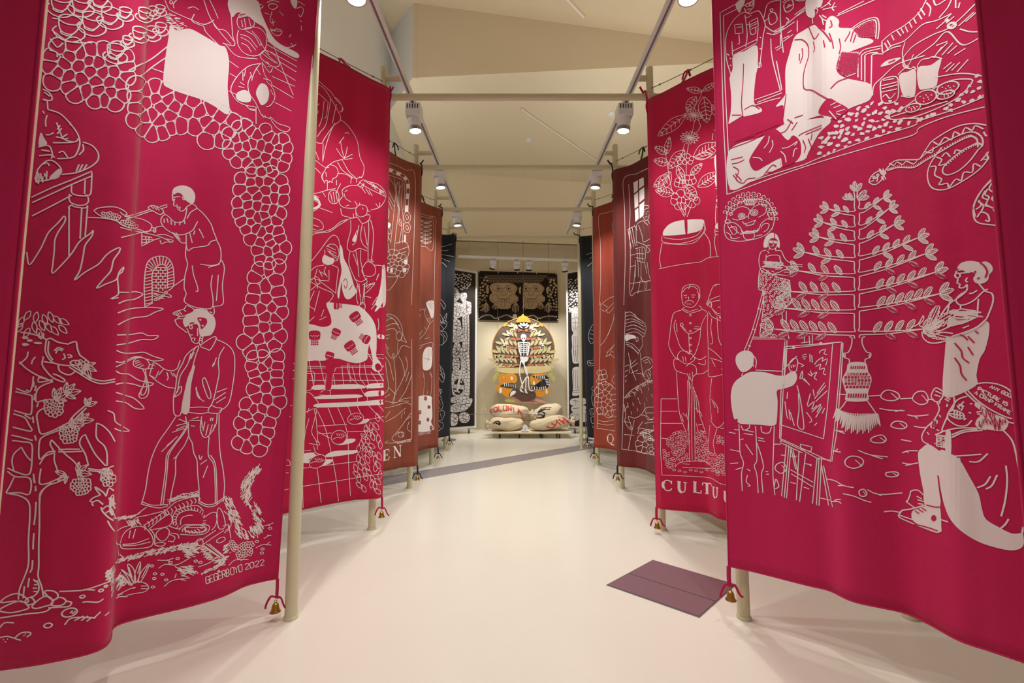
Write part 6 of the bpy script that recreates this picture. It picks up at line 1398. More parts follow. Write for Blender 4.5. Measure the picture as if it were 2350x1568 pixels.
p.draw('''525,742 450,780 370,815 375,1000 378,1300 370,1568; 515,750 440,785; 400,845 408,1000 405,1120 410,1280 408,1500 450,1490 540,1475
f= 428,835 455,820 455,880 432,900; f= 462,815 490,802 492,850 462,872; f= 432,910 456,890 458,975 436,990; f= 463,882 493,862 494,930 464,955; f= 437,1000 458,985 460,1050 440,1072; f= 464,968 494,945 490,1030 466,1050
c 480,1020 478,985 500,970 525,980 525,1020 515,1055 500,1060; 485,1000 520,985; 490,1010 500,1008; 512,1010 520,1008; 500,1040 512,1040; 505,1015 505,1028; 490,1060 450,1085 445,1150 450,1215; 515,1060 530,1090; 460,1090 480,1150 490,1190 530,1170; 490,1065 515,1090; 450,1190 500,1210 530,1240; c 505,1215 525,1210 530,1235 512,1255; 395,1115 415,1230; 405,1105 430,1220; 420,1100 440,1215; 435,1090 450,1120; 395,1115 435,1095; 440,1230 495,1225 495,1310 450,1300; 450,1230 455,1300; 465,1230 468,1305; 480,1228 482,1308; 442,1260 495,1262; 442,1285 495,1290; 410,1270 440,1265; 440,1300 440,1400; 455,1300 460,1400; 475,1310 475,1400 490,1430; 495,1310 510,1380; 510,1310 525,1400 540,1420; 470,1400 490,1430 535,1420; 410,1340 440,1330; 410,1440 540,1420; 440,1330 430,1440 415,1490; 470,1420 455,1500; 500,1430 498,1470 508,1468 510,1430''')
p.done()
p = Print(b, 'printed_woman_animal', 'white outlined woman in a turban with a spotted animal', fL, .0078, STP)
p.draw('''365,250 400,245 440,280 470,300 488,330 480,380 465,390 470,430 455,460 440,480 400,440 370,430; 368,270 400,262 450,290; 370,290 410,285 470,310; 368,310 420,300 480,330; 370,330 420,320 482,350; 372,350 420,340 480,370; 370,370 430,360 470,385; 430,270 420,255
f 370,375 420,380 428,395 400,400 370,412
c 430,395 440,390 442,410 432,415; 370,420 410,430 450,470; 380,440 420,460 445,490; 385,480 400,560 430,640; 400,520 390,600; 455,480 460,540 470,600; 400,550 430,520; 395,570 440,540; 400,600 440,580; 365,560 390,550; 365,590 385,580; 365,620 380,610; 365,650 375,640; 430,600 470,605 480,620; 460,520 490,505 520,520 525,560 500,580; 470,530 500,520 515,550; 480,540 500,535; c 475,610 495,580 515,590 512,625 490,640; 490,600 505,630; 500,590 512,615; 465,590 470,620
360,745 400,700 450,670 500,645 535,640; 360,780 370,840 365,880 390,920 405,925 400,900 385,850 420,860 460,840 490,800 535,795; 480,790 490,840 520,870 535,850; 460,840 490,850 500,870 530,865; 360,820 380,790; 400,920 395,905; 385,720 390,740; 420,710 425,735; 460,690 465,715; 500,680 505,700; 410,770 415,790; 450,760 455,780; 490,740 495,760; 520,720 525,740; 380,770 385,800; 435,800 440,820; 480,790 480,770; 440,740 446,756; 400,820 405,840
= 367,240 360,500 355,800 347,1040; 347,1040 420,1050 480,1065 545,1070; 360,955 420,960; 420,870 400,960 385,1040; 470,880 440,920; 540,830 490,830; 545,880 480,890; 360,880 400,885; 530,900 540,950
440,950 450,920 490,925 540,930; 460,940 500,950 530,970''')
p.hatch([(362, 740), (450, 665), (535, 635), (535, 650), (460, 685), (370, 755)], 50, 45, 12, 2, w=.006)
p.cells([(425, 1000), (470, 960), (510, 970), (525, 1020), (500, 1050), (440, 1030)], 32, 3)
p.leaf(450, 950, 535, 930, 22, 4); p.leaf(470, 965, 540, 990, 22, 4); p.cells([(515, 1040), (545, 1040), (545, 1070), (520, 1065)], 16, 2)
p.done()
b = B['R3']
p = Print(b, 'printed_hands_panel', 'white outlined hands and foliage in a frame', fL, .0078, STP)
p.draw('''= 222,185 220,500 212,700 203,920; 203,920 250,925 308,935; 225,205 250,180 280,160 305,155; 230,230 250,240 275,215 300,190; 255,230 270,250 290,230 300,215; 240,200 265,215; 305,250 295,300 270,370 240,420 218,440; 305,275 285,330 260,390; 260,480 300,440; 255,505 280,490 305,510; 255,505 270,470 290,455 305,430; 275,500 285,470 298,480; 305,610 290,640 305,660; 250,670 280,660 300,680; 210,840 240,830 280,850 305,840; 205,870 250,880 300,870; 205,890 260,900 300,895; 220,800 240,820; 260,810 270,840; 290,790 300,830''')
p.cells([(215, 590), (240, 580), (255, 610), (245, 650), (215, 660)], 20, 3)
p.cells([(215, 690), (250, 670), (300, 690), (305, 850), (250, 820), (212, 820)], 30, 5, bump=.9)
p.fr = fK
p.draw('315,1000 270,1015 220,1040 230,1200 232,1400 225,1568; 315,1075 303,1080 312,1200 315,1420; 310,1085 318,1200 318,1400')
p.done()
p = Print(b, 'printed_letter', 'white serif capital Q', fL, .006, 2.0)
serif(p, 'Q', 263, 952, 36, 52, 2, .022, .009)
p.done()
fM, fN = (1000, 560, 6.0316), (1000, 800, 6.0316)
for key, tx in (('L4', '''65,40 130,30 230,0; 65,85 110,95 175,85; 65,145 120,155 250,175; 65,190 130,220 190,245; 65,250 110,275 155,320; 60,360 75,385; 50,750 110,810 135,860 110,905 95,870 50,790; c 50,960 100,1060 75,1100; c 155,960 125,1090 100,1060; 50,1100 120,1060 155,1090 140,1150 80,1200 50,1190; 60,1110 110,1180; 80,1090 140,1110; 50,1220 120,1210 155,1270 140,1340 80,1400 50,1390; 60,1240 110,1300 100,1380; 90,1230 140,1300'''),
                ('R4', '''2150,60 2190,50; 2085,150 2190,110; 2125,205 2190,165; 2100,310 2150,270 2190,230; c 2185,1120 2130,1200 2115,1300 2150,1380 2190,1330; 2150,1190 2190,1200; 2130,1240 2190,1260; 2125,1300 2180,1320; 2190,270 2185,290''')):
    p = Print(B[key], 'printed_plant', 'thin white outlined leaves and rays', fM, .008, 2.0)
    p.draw(tx)
    p.fr = fN
    if key == 'L4':
        p.draw('''50,230 100,300 120,380 100,465 60,440 50,400; 60,260 100,420; 55,300 105,360; 55,350 110,400; 40,540 65,600 60,640; c 50,580 75,565 85,600 65,620; 65,700 95,760 90,830 60,840 40,800; 50,720 60,780; 40,870 100,860 120,900 90,980 40,1000; 60,900 80,960; 45,1010 100,1040 95,1100 50,1120; 30,1050 60,1100; 30,1140 60,1135; 50,640 85,700''')
    else:
        p.draw('''c 2100,180 2140,165 2190,165 2185,230 2120,240; 2110,190 2180,210; 2130,180 2150,230; 2180,520 2160,560 2190,600; 2170,600 2160,700 2180,800; c 2135,850 2165,830 2190,850 2180,910 2150,920; 2160,850 2165,900; 2190,940 2150,960 2160,1030 2190,1040; 2170,1070 2180,1100; 2190,640 2170,650''')
    p.done()
# ---------------------------------------------------------------- alcove: guardian cloth, side panels, hanging disc
M['ink'] = plain('black_ink', srgb(24, 22, 22), .8, noise=.05)
M['blackcloth'] = cloth_mat('black_brown_cotton', srgb(34, 26, 22), srgb(46, 36, 30))
bot = [on_y(x, y, 12.03) for x, y in ((1099, 734), (1160, 735), (1220, 736), (1281, 737))]
top = [on_y(x, y, 12.03) for x, y in ((1098, 622), (1158, 624), (1218, 626), (1278, 628))]
K = Banner('wall_cloth', 'wide black cloth printed with two beige fanged guardian faces on the rear wall', 'cloth', M['blackcloth'], bot, top, 1, 40, 24, .002, 31)
KM = [M['beige_print'], M['blackcloth']]
for ox in (0, 378):
    p = Print(K, 'printed_guardian_face', 'beige guardian face with fangs and tongue', fM, .014, 1.6, KM)
    sh = lambda t: ';'.join(' '.join(tk if not tk[0].isdigit() else '%f,%s' % (float(tk.split(',')[0]) + ox, tk.split(',')[1]) for tk in st.split()) for st in t.split(';'))
    if ox == 0: p.draw('f 745,600 790,550 900,540 1040,545 1110,580 1130,620 1100,690 1140,740 1135,790 1080,820 1040,850 1015,890 940,900 870,890 840,840 780,810 745,770 750,700 780,680')
    else: p.draw('f 1212,560 1300,545 1420,545 1490,590 1500,630 1470,690 1510,740 1505,790 1450,820 1410,850 1385,890 1320,900 1250,890 1212,840')
    L = 'r 770,600 800,570 860,580 930,620 990,580 1060,570 1110,600 1090,640 1040,660 980,650; r 770,600 800,640 860,660 910,650; r 930,620 925,660 900,690 920,710 960,710 980,690 950,660; r 780,740 800,700 850,720 880,760 1000,760 1030,720 1090,700 1120,740; r 870,760 1010,765; r 865,800 1010,805; r 890,765 890,800; r 920,765 920,802; r 950,765 950,804; r 980,765 980,804; r 905,810 905,860 930,875 955,860 955,810; r 850,830 860,790 840,770; r 1030,830 1020,790 1045,770; r 760,770 800,790 840,830; r 1120,780 1080,800 1040,830'
    if ox == 0: p.draw(L)
    else: p.draw(sh(L.replace('770,600', '840,600').replace('780,740', '840,745').replace('760,770', '840,790')))
    for ex in (870, 1010):
        p.ell(ex + ox, 620, 32, 28, mi=1, off=.005); p.dot(ex + ox, 620, 13, 13, 0, 1, .0042)
    if ox == 0: p.draw('f 705,580 735,620 730,680 712,690 700,640; f 1180,590 1150,620 1155,680 1175,690')
    else: p.draw('f 1560,590 1530,620 1535,680 1555,690')
    p.done()
p = Print(K, 'printed_foliage', 'beige curls, leaves, hands and a snake around the faces', fM, .014, 1.6, KM)
for row in range(5):
    for k in range(24 - row):
        x = 700 + row * 12 + k * 36 + (row % 2) * 16; y = 445 + row * 22
        if x < 1560: p.ell(x, y, 13, 10, 0, 150, 400, w=.012)
blobs(p, [(620, 560), (700, 440), (720, 560), (700, 800), (605, 820), (610, 640)], 36, 15, 22, 2, .7, -20)
blobs(p, [(1560, 480), (1665, 490), (1680, 880), (1580, 860), (1560, 700)], 36, 15, 22, 3, .8, 30)
for cx, ln in ((700, 1), (830, 0), (1000, 0), (1110, 1), (1250, 0), (1350, 0), (1460, 0), (1560, 1)):
    for k in range(5):
        x = cx - 44 + k * 20
        p.draw('%f,%f %f,%f %f,%f' % (cx, 810, x, 870, x - 4, (950 if ln else 910) - abs(k - 2) * 10), .03)
blobs(p, [(605, 830), (690, 830), (690, 900), (620, 920)], 34, 14, 20, 5); blobs(p, [(1590, 850), (1685, 860), (1680, 930), (1600, 930)], 34, 14, 20, 6)
p.draw('615,1020 680,990 760,990 820,1030 900,1010 980,985 1060,1020; 1280,1010 1350,990 1420,1030 1500,1010 1580,1000 1680,1010', .05)
p.draw('r 630,1015 680,993 760,993 820,1027 900,1008 980,988 1050,1016; r 1290,1008 1350,992 1420,1027 1500,1010 1580,1002 1670,1010', .012)
p.draw('f 1070,985 1100,970 1120,985 1125,1030 1095,1045 1065,1030; r 1080,1000 1090,1000; r 1105,1000 1115,1000; r 1080,1025 1112,1025; 605,470 690,475; 1545,470 1665,475; 1545,490 1665,492')
p.done()
for i, (x, y) in enumerate(((605, 385), (866, 393), (1135, 402), (1396, 410), (1668, 418), (603, 1035), (870, 1045), (1408, 1050), (1685, 1050))):
    q, n_ = K.hit(1000 + x / 6.0316, 560 + y / 6.0316, 0)
    if q: MB().lathe(q, [(.016, -.012), (.016, -.006), (.005, -.001)], 8, (0, 1, 0)).build('pin', M['white_metal'], K.root)

def side_panel(label, pin, pout, zt, zb):
    """white board on casters carrying a tall printed cloth; pin / pout: plan ends, pin nearest the centre"""
    a, c = Vector((*pin, 0)), Vector((*pout, 0)); d = (c - a).normalized(); n = Vector((d.y, -d.x, 0))
    if n.y > 0: n = -n
    o = empty('display_panel', a); tag(o, label, 'display panel', 'wheeled display panels')
    mb = MB(); e = .06
    P = [a - d * e, c + d * e]
    V = [mb.bm.verts.new(q + n * t + Vector((0, 0, z))) for z in (zb - .06, zt + .07) for t in (-.004, -.05) for q in P]
    for f in ((0, 1, 3, 2), (4, 5, 7, 6), (0, 1, 5, 4), (2, 3, 7, 6), (0, 2, 6, 4), (1, 3, 7, 5)): mb.bm.faces.new([V[k] for k in f])
    mb.build('board', M['wall'], o)
    for t in (.12, .85):
        q = a.lerp(c, t) - n * .03
        w_ = autosmooth(MB().lathe(q + Vector((-.02, 0, .052)), [(.02, 0), (.05, .004), (.05, .036), (.02, .04)], 18, (1, 0, 0)).build('caster', M['dark'], o))
        MB().box(q + Vector((-.03, -.03, .085)), q + Vector((.03, .03, zb - .06)), .004).build('caster_fork', M['grey_metal'], w_)
    return o
def panel_cloth(root, pin, pout, zt, zb, seed):
    a, c = V3(*pin, zb), V3(*pout, zb)
    bt = [a.lerp(c, k / 3) for k in range(4)]; d = (c - a).normalized(); n = Vector((d.y, -d.x, 0))
    if n.y > 0: n = -n
    bt = [q + n * .012 for q in bt]
    k = Banner('panel_cloth', None, None, M['blackcloth'], bt, [V3(q.x, q.y, zt) for q in bt], 1, 24, 40, .002, seed)
    return k
LPi, LPo = (-.985, 11.12), (-1.95, 10.45)
RPi, RPo = (1.50, 11.12), (2.45, 10.45)
sp = side_panel('white wheeled panel with a tall black and beige printed cloth beside the black bean-side banner', LPi, LPo, 4.22, .20)
PLc = panel_cloth(sp, LPi, LPo, 4.22, .20, 41)
tag(PLc.root, 'tall black cloth printed with a lute player and fish, pinned to the panel', 'cloth')
sp2 = side_panel('white wheeled panel with a tall black and beige printed cloth beside the black vase-side banner', RPi, RPo, 4.22, .20)
PRc = panel_cloth(sp2, RPi, RPo, 4.22, .20, 42)
tag(PRc.root, 'tall black cloth printed with stacked standing figures, pinned to the panel', 'cloth')
p = Print(PLc, 'printed_figures', 'beige printed figures, leaves and a lute', fM, .014, 1.6, [M['wax_grey'], M['blackcloth']])
blobs(p, [(255, 400), (490, 430), (490, 560), (430, 620), (360, 650), (300, 600), (255, 560)], 27, 12, 16, 2, .8, 0)
p.draw('f 248,620 300,620 330,700 320,760 250,800; f 340,690 420,680 430,740 400,790 350,780; f 370,800 440,790 490,820 480,900 470,980 400,960 370,900; f 245,820 370,840 375,960 350,1010 245,1020; f 245,1040 330,1060 350,1130 360,1240 245,1250; f 375,960 455,960 455,1568 370,1568 370,1200; f 245,1255 365,1260 360,1350 245,1360; f 245,1420 280,1360 330,1380 350,1450 365,1568 245,1568')
p.draw('r 260,650 300,740; r 255,700 300,780; r 250,860 340,900; r 260,900 330,960; r 300,840 280,1000; r 350,860 330,980; r 260,1080 340,1100; r 250,1120 350,1150; r 250,1180 355,1200; r 300,1060 290,1240; r 390,820 460,880; r 400,900 470,860; r 420,800 430,950; r 260,1290 350,1280; r 255,1320 340,1330; r 400,1000 395,1300; r 430,980 440,1500; r 270,1400 330,1540; r 260,1480 350,1500; r 360,700 410,760; f 460,830 490,815 490,960 475,940; r 400,1400 440,1420')
p.fr = fN
p.draw('f 240,0 350,0 345,120 250,140; f 240,150 320,150 330,260 300,300 240,290; f 350,0 455,0 465,640 400,640 385,400 350,280; f 230,320 350,300 400,400 410,520 390,660 300,670 230,620; f 220,680 400,660 420,720 330,740 220,750; f 215,790 480,690 490,770 400,860 215,880; f 218,900 300,930 300,1030 260,1070 212,1060')
p.dot(395, 955, 80, 80); p.dot(315, 530, 78, 118, 8, 1, .0042); p.dot(255, 1000, 48, 60)
p.draw('B 345,290 362,300 310,580 285,570; B 340,460 358,450 362,480; B 320,540 340,530 335,560; B 255,570 280,580 275,600 250,590; B 310,590 330,600 320,625')
p.draw('r 360,920 430,900; r 350,960 440,1000; r 370,1000 420,1010; r 380,930 390,980; r 240,960 290,980; r 230,1000 280,1020; r 260,30 330,60; r 250,80 330,90; r 280,160 310,200; r 250,200 320,190; r 260,240 310,240; r 270,690 290,740; r 240,790 470,760; r 260,850 300,800; r 330,830 360,780; r 400,800 430,740; r 400,100 440,300; r 380,60 420,30; r 240,350 330,380; r 380,420 400,600; f 400,250 450,240 460,340 420,400; r 410,270 440,330; r 430,250 425,350')
p.cells([(240, 0), (455, 0), (465, 640), (230, 640)], 40, 3, w=.010, mi=1, off=.005, bump=.9)
p.cells([(215, 660), (490, 690), (480, 1030), (215, 1060)], 46, 4, w=.010, mi=1, off=.005, bump=.9)
p.fr = fM; p.cells([(248, 620), (480, 640), (455, 1568), (245, 1568)], 42, 5, w=.010, mi=1, off=.005, bump=.9); p.fr = fN
p.text('GEGERBOYO', 352, 1080, 9, -.5, 0, 22, .25, .012)
p.done()
p = Print(PRc, 'printed_figures', 'beige printed standing figures and leaves', fM, .014, 1.6, [M['wax_grey'], M['blackcloth']])
blobs(p, [(1825, 500), (1900, 480), (1995, 480), (1995, 880), (1830, 890)], 32, 14, 21, 3, .7, -30)
for k in range(9): p.draw('f %d,895 %d,890 %d,%d %d,%d' % (1830 + k * 18, 1844 + k * 18, 1843 + k * 18, 940 + (k * 7) % 40, 1833 + k * 18, 935 + (k * 7) % 40))
p.draw('f 1890,940 1985,940 1990,1040 1980,1190 1960,1220 1910,1220 1885,1190 1880,1060; f 1890,1260 1985,1260 1985,1460 1975,1568 1895,1568 1888,1400; f 1905,1225 1975,1225 1970,1245 1908,1245; r 1890,1040 1940,1020 1985,1040; r 1900,1090 1975,1095; r 1935,1040 1935,1190; r 1900,1140 1920,1200; r 1970,1140 1950,1200; r 1910,1280 1905,1540; r 1935,1280 1930,1550; r 1960,1280 1965,1540; r 1900,1400 1920,1440; r 1950,1400 1970,1430; r 1920,960 1920,1010; r 1955,960 1955,1010')
p.fr = fN
p.draw('f 1890,0 1985,0 1990,120 1975,200 1905,200 1890,120; f 1900,275 1985,265 1990,400 1980,560 1990,640 1895,650 1900,560 1893,400; r 1910,290 1905,540; r 1930,290 1940,560; r 1960,290 1965,560; r 1900,580 1990,575; r 1900,610 1990,605; r 1910,20 1920,180; r 1940,20 1945,190; r 1965,20 1960,180; f 1880,700 2060,690 2070,770 1880,785; f 1890,800 2060,790 2060,860 1900,880; f 1900,850 2060,840 2060,920; r 1900,720 2050,740; r 1930,700 1940,780; r 1990,700 2000,775; r 1900,830 2040,820')
p.dot(1930, 940, 72, 66); p.dot(2060, 950, 60, 70); p.draw('r 1880,930 1910,920; r 1950,920 1980,925; r 1930,930 1935,960; r 1900,975 1950,980; r 1870,950 1885,980; r 1980,960 1990,930')
p.done()

# hanging painted board
YD = 11.3
def cutout(name, px, mat, y, th, parent, smooth=True):
    P = [Vector(q) for q in px]
    if smooth:
        n = len(P); S = []
        for i in range(n):
            p0, a, c, p3 = P[i - 1], P[i], P[(i + 1) % n], P[(i + 2) % n]
            for j in range(4):
                f = j / 4; S.append(.5 * ((2 * a) + (c - p0) * f + (2 * p0 - 5 * a + 4 * c - p3) * f * f + (3 * a - p0 - 3 * c + p3) * f ** 3))
        P = S
    mb = MB()
    try:
        F = [mb.bm.verts.new(on_y(q.x, q.y, y - th)) for q in P]; K_ = [mb.bm.verts.new(v.co + Vector((0, th, 0))) for v in F]
        mb.bm.faces.new(F); mb.bm.faces.new(K_[::-1])
        for i in range(len(F)): mb.bm.faces.new((F[i], F[i - 1], K_[i - 1], K_[i]))
        bmesh.ops.triangulate(mb.bm, faces=[f for f in mb.bm.faces if len(f.verts) > 4])
    except Exception: pass
    return mb.build(name, mat, parent)
def zM(t): return [(1000 + float(a.split(',')[0]) / 6.0316, 560 + float(a.split(',')[1]) / 6.0316) for a in t.split()]
def zN(t): return [(1000 + float(a.split(',')[0]) / 6.0316, 800 + float(a.split(',')[1]) / 6.0316) for a in t.split()]
for nm, c in (('board_brown', (98, 80, 66)), ('board_rim', (196, 140, 76)), ('leaf_olive', (204, 190, 142)), ('flower_rust', (190, 112, 84)), ('paint_orange', (224, 150, 40)), ('paint_yellow', (216, 200, 146)), ('paint_green', (190, 188, 96)), ('paint_white', (240, 238, 236)), ('paint_brown', (92, 66, 54)), ('paint_pink', (222, 170, 150)), ('paint_black', (44, 40, 42))):
    M[nm] = plain(nm, srgb(*c), .7, noise=.12, scale=9)
disc = empty('hanging_artwork', on_y(1201, 925, YD)); tag(disc, 'round painted board of leaves with a white skeleton and orange jaws, hung on wires', 'artwork')
C = on_y(1201, 801, YD); Rd = .835
mb = MB(); arc = [math.radians(-38 + 256 * k / 56) for k in range(57)]
Fv = [mb.bm.verts.new(C + Vector((Rd * math.cos(t), 0, Rd * math.sin(t)))) for t in arc]; Kv = [mb.bm.verts.new(v.co + Vector((0, .03, 0))) for v in Fv]
mb.bm.faces.new(Fv); mb.bm.faces.new(Kv[::-1])
for i in range(57): mb.bm.faces.new((Fv[i], Fv[i - 1], Kv[i - 1], Kv[i]))
mb.build('round_board', M['board_brown'], disc)
MB().tube([C + Vector((Rd * math.cos(t), .0, Rd * math.sin(t))) for t in arc], .014, 6).build('board_rim', M['board_rim'], disc, True)
y1, y2, y3 = YD - .001, YD - .014, YD - .027
cutout('crown_ornament', zM('1120,1090 1115,1060 1140,1040 1145,1010 1180,1000 1200,975 1215,975 1235,1000 1270,1005 1280,1040 1310,1060 1305,1090 1250,1080 1180,1080'), M['paint_orange'], y2, .02, disc)
cutout('side_ornament', zM('940,1150 945,1110 985,1095 990,1120 960,1140'), M['paint_orange'], y1, .012, disc)
cutout('side_ornament', zM('1480,1150 1475,1110 1440,1095 1432,1120 1460,1140'), M['paint_orange'], y1, .012, disc)
def oleaf(x, y, ang, ln, frame, mat='leaf_olive', yy=None):
    a = math.radians(ang); d = Vector((math.cos(a), math.sin(a))); n = Vector((-d.y, d.x))
    s = Vector((x, y)); ln *= 1.22; P = [s, s + d * ln * .35 + n * ln * .19, s + d * ln * .75 + n * ln * .17, s + d * ln, s + d * ln * .7 - n * ln * .13, s + d * ln * .3 - n * ln * .14]
    x0, y0, k = frame
    cutout('painted_leaf', [(x0 + q.x / k, y0 + q.y / k) for q in P], M[mat], yy or y1, .010, disc)
tiers = ((1215, 1180, 95, 3, 60), (1215, 1300, 150, 3, 75), (1215, 1420, 230, 4, 85), (1215, 1540, 280, 5, 95), (1215, 1660, 310, 5, 100))
for (cx, cy, half, n, ln) in tiers:
    for sg in (1, -1):
        for k in range(n):
            t = (k + .6) / n; x = cx + sg * (60 + half * t); y = cy - 30 * t
            a = -60 if sg > 0 else -120
            oleaf(x, y, a, ln, fM); oleaf(x, y + 14, 40 if sg > 0 else 140, ln * .9, fM)
        oleaf(cx + sg * (62 + half), cy - 34, -15 if sg > 0 else 195, ln, fM)
        for k in range(2):
            x = cx + sg * (40 + half * .45 * (k + .4))
            cutout('painted_blossom', [(fM[0] + (x + 46 * math.cos(q) ) / fM[2], fM[1] + (cy + 16 + 18 * math.sin(q) * (1 + .3 * math.cos(3 * q))) / fM[2]) for q in [j * math.pi / 5 for j in range(10)]], M['flower_rust'], y1 - .004, .010, disc)
for (x, y, a) in ((1030, 1270, 40), (1120, 1190, 40), (980, 1410, 40), (1310, 1190, -40), (1400, 1270, -40), (1450, 1410, -40)):
    for k in range(3):
        t = math.radians(a + (k - 1) * 30 + (180 if x < 1215 else 0) + (0)); 
        oleaf(x, y, math.degrees(t), 46, fM, 'paint_white', y2)
for a in (-150, -125, -90, -55, -30): oleaf(1217, 1165, a, 72, fM, 'paint_white', y2)
# lower cut-outs
cutout('lower_board', zN('850,240 1000,262 1220,285 1430,262 1580,240 1598,285 1560,320 1400,345 1220,342 1030,345 870,322 842,285'), M['paint_yellow'], y1, .02, disc)
for t in ('870,460 880,370 960,350 1080,350 1125,400 1110,470 1040,490 950,500 900,520', '825,540 850,500 920,520 1000,540 1060,560 1040,620 1000,680 920,630 880,610 850,590', '1305,440 1320,380 1400,350 1520,360 1560,420 1570,500 1500,540 1400,520 1330,500', '1400,560 1500,540 1570,530 1580,590 1550,640 1450,670 1380,650 1380,600'):
    cutout('orange_jaw', zN(t), M['paint_orange'], y2, .02, disc)
for t in ('800,460 790,400 830,350 880,330 860,380 830,440', '830,330 820,270 860,250 900,300 880,330', '1640,460 1650,400 1600,350 1560,330 1590,400', '1600,330 1620,270 1570,240 1540,300'):
    cutout('painted_foliage', zN(t), M['paint_green'], y1, .014, disc)
for t in ('1035,400 1060,390 1068,430 1045,440', '880,560 905,545 915,600 885,620', '1345,480 1360,450 1375,490 1360,510', '1520,580 1540,560 1550,620 1528,630', '930,395 945,390 948,412', '1460,465 1470,455 1475,480'):
    cutout('tusk', zN(t), M['paint_white'], y3, .012, disc, True)
cutout('striped_tail', zN('890,520 950,490 1060,480 1120,520 1080,545 1000,545 930,530'), M['paint_black'], y3, .012, disc)
cutout('striped_tail', zN('1310,570 1350,520 1400,540 1500,550 1540,480 1520,400 1560,400 1570,480 1550,540 1480,570 1380,560'), M['paint_black'], y3, .012, disc)
cutout('striped_tail', zN('1350,380 1440,390 1520,370 1555,410 1500,430 1420,415 1350,395'), M['paint_black'], y3, .012, disc)
for (xa, ya, xb, yb, n) in ((950, 500, 1100, 520, 6), (1330, 545, 1400, 550, 3), (1440, 560, 1520, 545, 4), (1535, 430, 1555, 500, 4), (1380, 390, 1500, 400, 6)):
    for k in range(n):
        t = k / max(1, n - 1); x, y = xa + (xb - xa) * t, ya + (yb - ya) * t; v = abs(xb - xa) > abs(yb - ya)
        q = '%f,%f %f,%f %f,%f %f,%f' % ((x - 5, y - 24, x + 5, y - 22, x + 7, y + 24, x - 3, y + 22) if v else (x - 22, y - 5, x + 22, y - 7, x + 22, y + 5, x - 22, y + 6))
        cutout('tail_stripe', zN(q), M['paint_white'], y3 - .013, .006, disc, False)
cutout('civet_body', zN('1010,650 1040,600 1070,560 1120,545 1180,560 1280,590 1360,600 1390,640 1370,690 1300,720 1200,725 1130,690 1080,670'), M['paint_brown'], y3, .016, disc)
cutout('civet_mask', zN('1040,610 1080,585 1110,600 1090,630 1060,650 1030,660'), M['paint_white'], y3 - .017, .006, disc)
cutout('painted_ground', zN('960,720 1000,690 1080,680 1180,720 1300,715 1400,690 1480,720 1530,750 1440,755 1300,765 1150,760 1030,750'), M['paint_pink'], y1, .012, disc)
cutout('painted_foliage', zN('960,730 1000,700 1060,700 1100,740 1020,745'), M['paint_green'], y2, .010, disc)
# skeleton: skull, ribs, pelvis, limbs
sk = y3 - .018
def bone(t, r, name='bone'):
    P = [on_y(x, y, sk) for x, y in t]; MB().tube([crom(P, k * (len(P) - 1) / 10) for k in range(11)], r, 6).build(name, M['paint_white'], disc, True)
cutout('skull', zM('1178,1300 1180,1265 1200,1248 1232,1250 1252,1270 1252,1305 1238,1335 1215,1352 1195,1335'), M['paint_white'], sk + .005, .02, disc)
for x, y in ((1203, 1305), (1232, 1305)): cutout('eye_socket', [(1000 + (x + 9 * math.cos(q)) / 6.0316, 560 + (y + 8 * math.sin(q)) / 6.0316) for q in [k * math.pi / 4 for k in range(8)]], M['paint_black'], sk - .0155, .004, disc, False)
bone(zM('1217,1350 1220,1420 1218,1500 1218,1560') + zN('1218,60 1218,120'), .018, 'spine')
for k in range(6):
    y = 1375 + k * 26; w_ = 66 - abs(k - 2) * 5
    for sg in (1, -1): bone(zM('1218,%d %d,%d %d,%d %d,%d' % (y, 1218 + sg * w_ * .7, y - 4, 1218 + sg * w_, y + 18, 1218 + sg * w_ * .5, y + 40)), .011, 'rib')
bone(zM('1140,1372 1180,1370 1218,1368 1260,1370 1298,1372'), .018, 'collarbone')
bone(zM('1140,1372 1150,1450 1165,1520') + zN('1165,60 1180,120'), .018, 'arm_bone'); bone(zM('1298,1372 1290,1450 1280,1520') + zN('1282,60 1265,120'), .018, 'arm_bone')
cutout('pelvis', zN('1165,120 1200,110 1220,125 1245,110 1285,120 1270,170 1245,190 1220,200 1190,185'), M['paint_white'], sk + .005, .016, disc)
bone(zN('1180,170 1165,260 1160,340 1165,390'), .020, 'leg_bone'); bone(zN('1250,170 1225,200 1235,300 1275,390'), .020, 'leg_bone')
bone(zN('1190,170 1250,290 1270,380'), .020, 'leg_bone'); bone(zN('1165,390 1185,460 1200,530 1200,560'), .018, 'leg_bone'); bone(zN('1270,390 1225,450 1190,520 1175,560'), .018, 'leg_bone'); bone(zN('1280,390 1285,470 1290,540 1300,570'), .018, 'leg_bone'); bone(zN('1250,400 1248,480 1245,560'), .018, 'leg_bone')
for t in ('1175,560 1190,590 1215,610', '1165,560 1170,580 1190,605', '1245,560 1250,590 1270,625', '1240,560 1240,600 1250,620', '1300,560 1320,590 1350,580'): bone(zN(t), .014, 'foot_bone')
for x in (1142, 1201, 1260):
    yy = 768 if x != 1201 else 722
    q = on_y(x, yy, YD + .02)
    tag(MB().tube([q, Vector((q.x, q.y, Zr(3.69)))], .004, 5).build('hanging_wire', M['steel']), 'thin wire holding the round artwork at its %s' % {1142: 'lute player side', 1201: 'orange crown', 1260: 'standing figures side'}[x], 'wire')

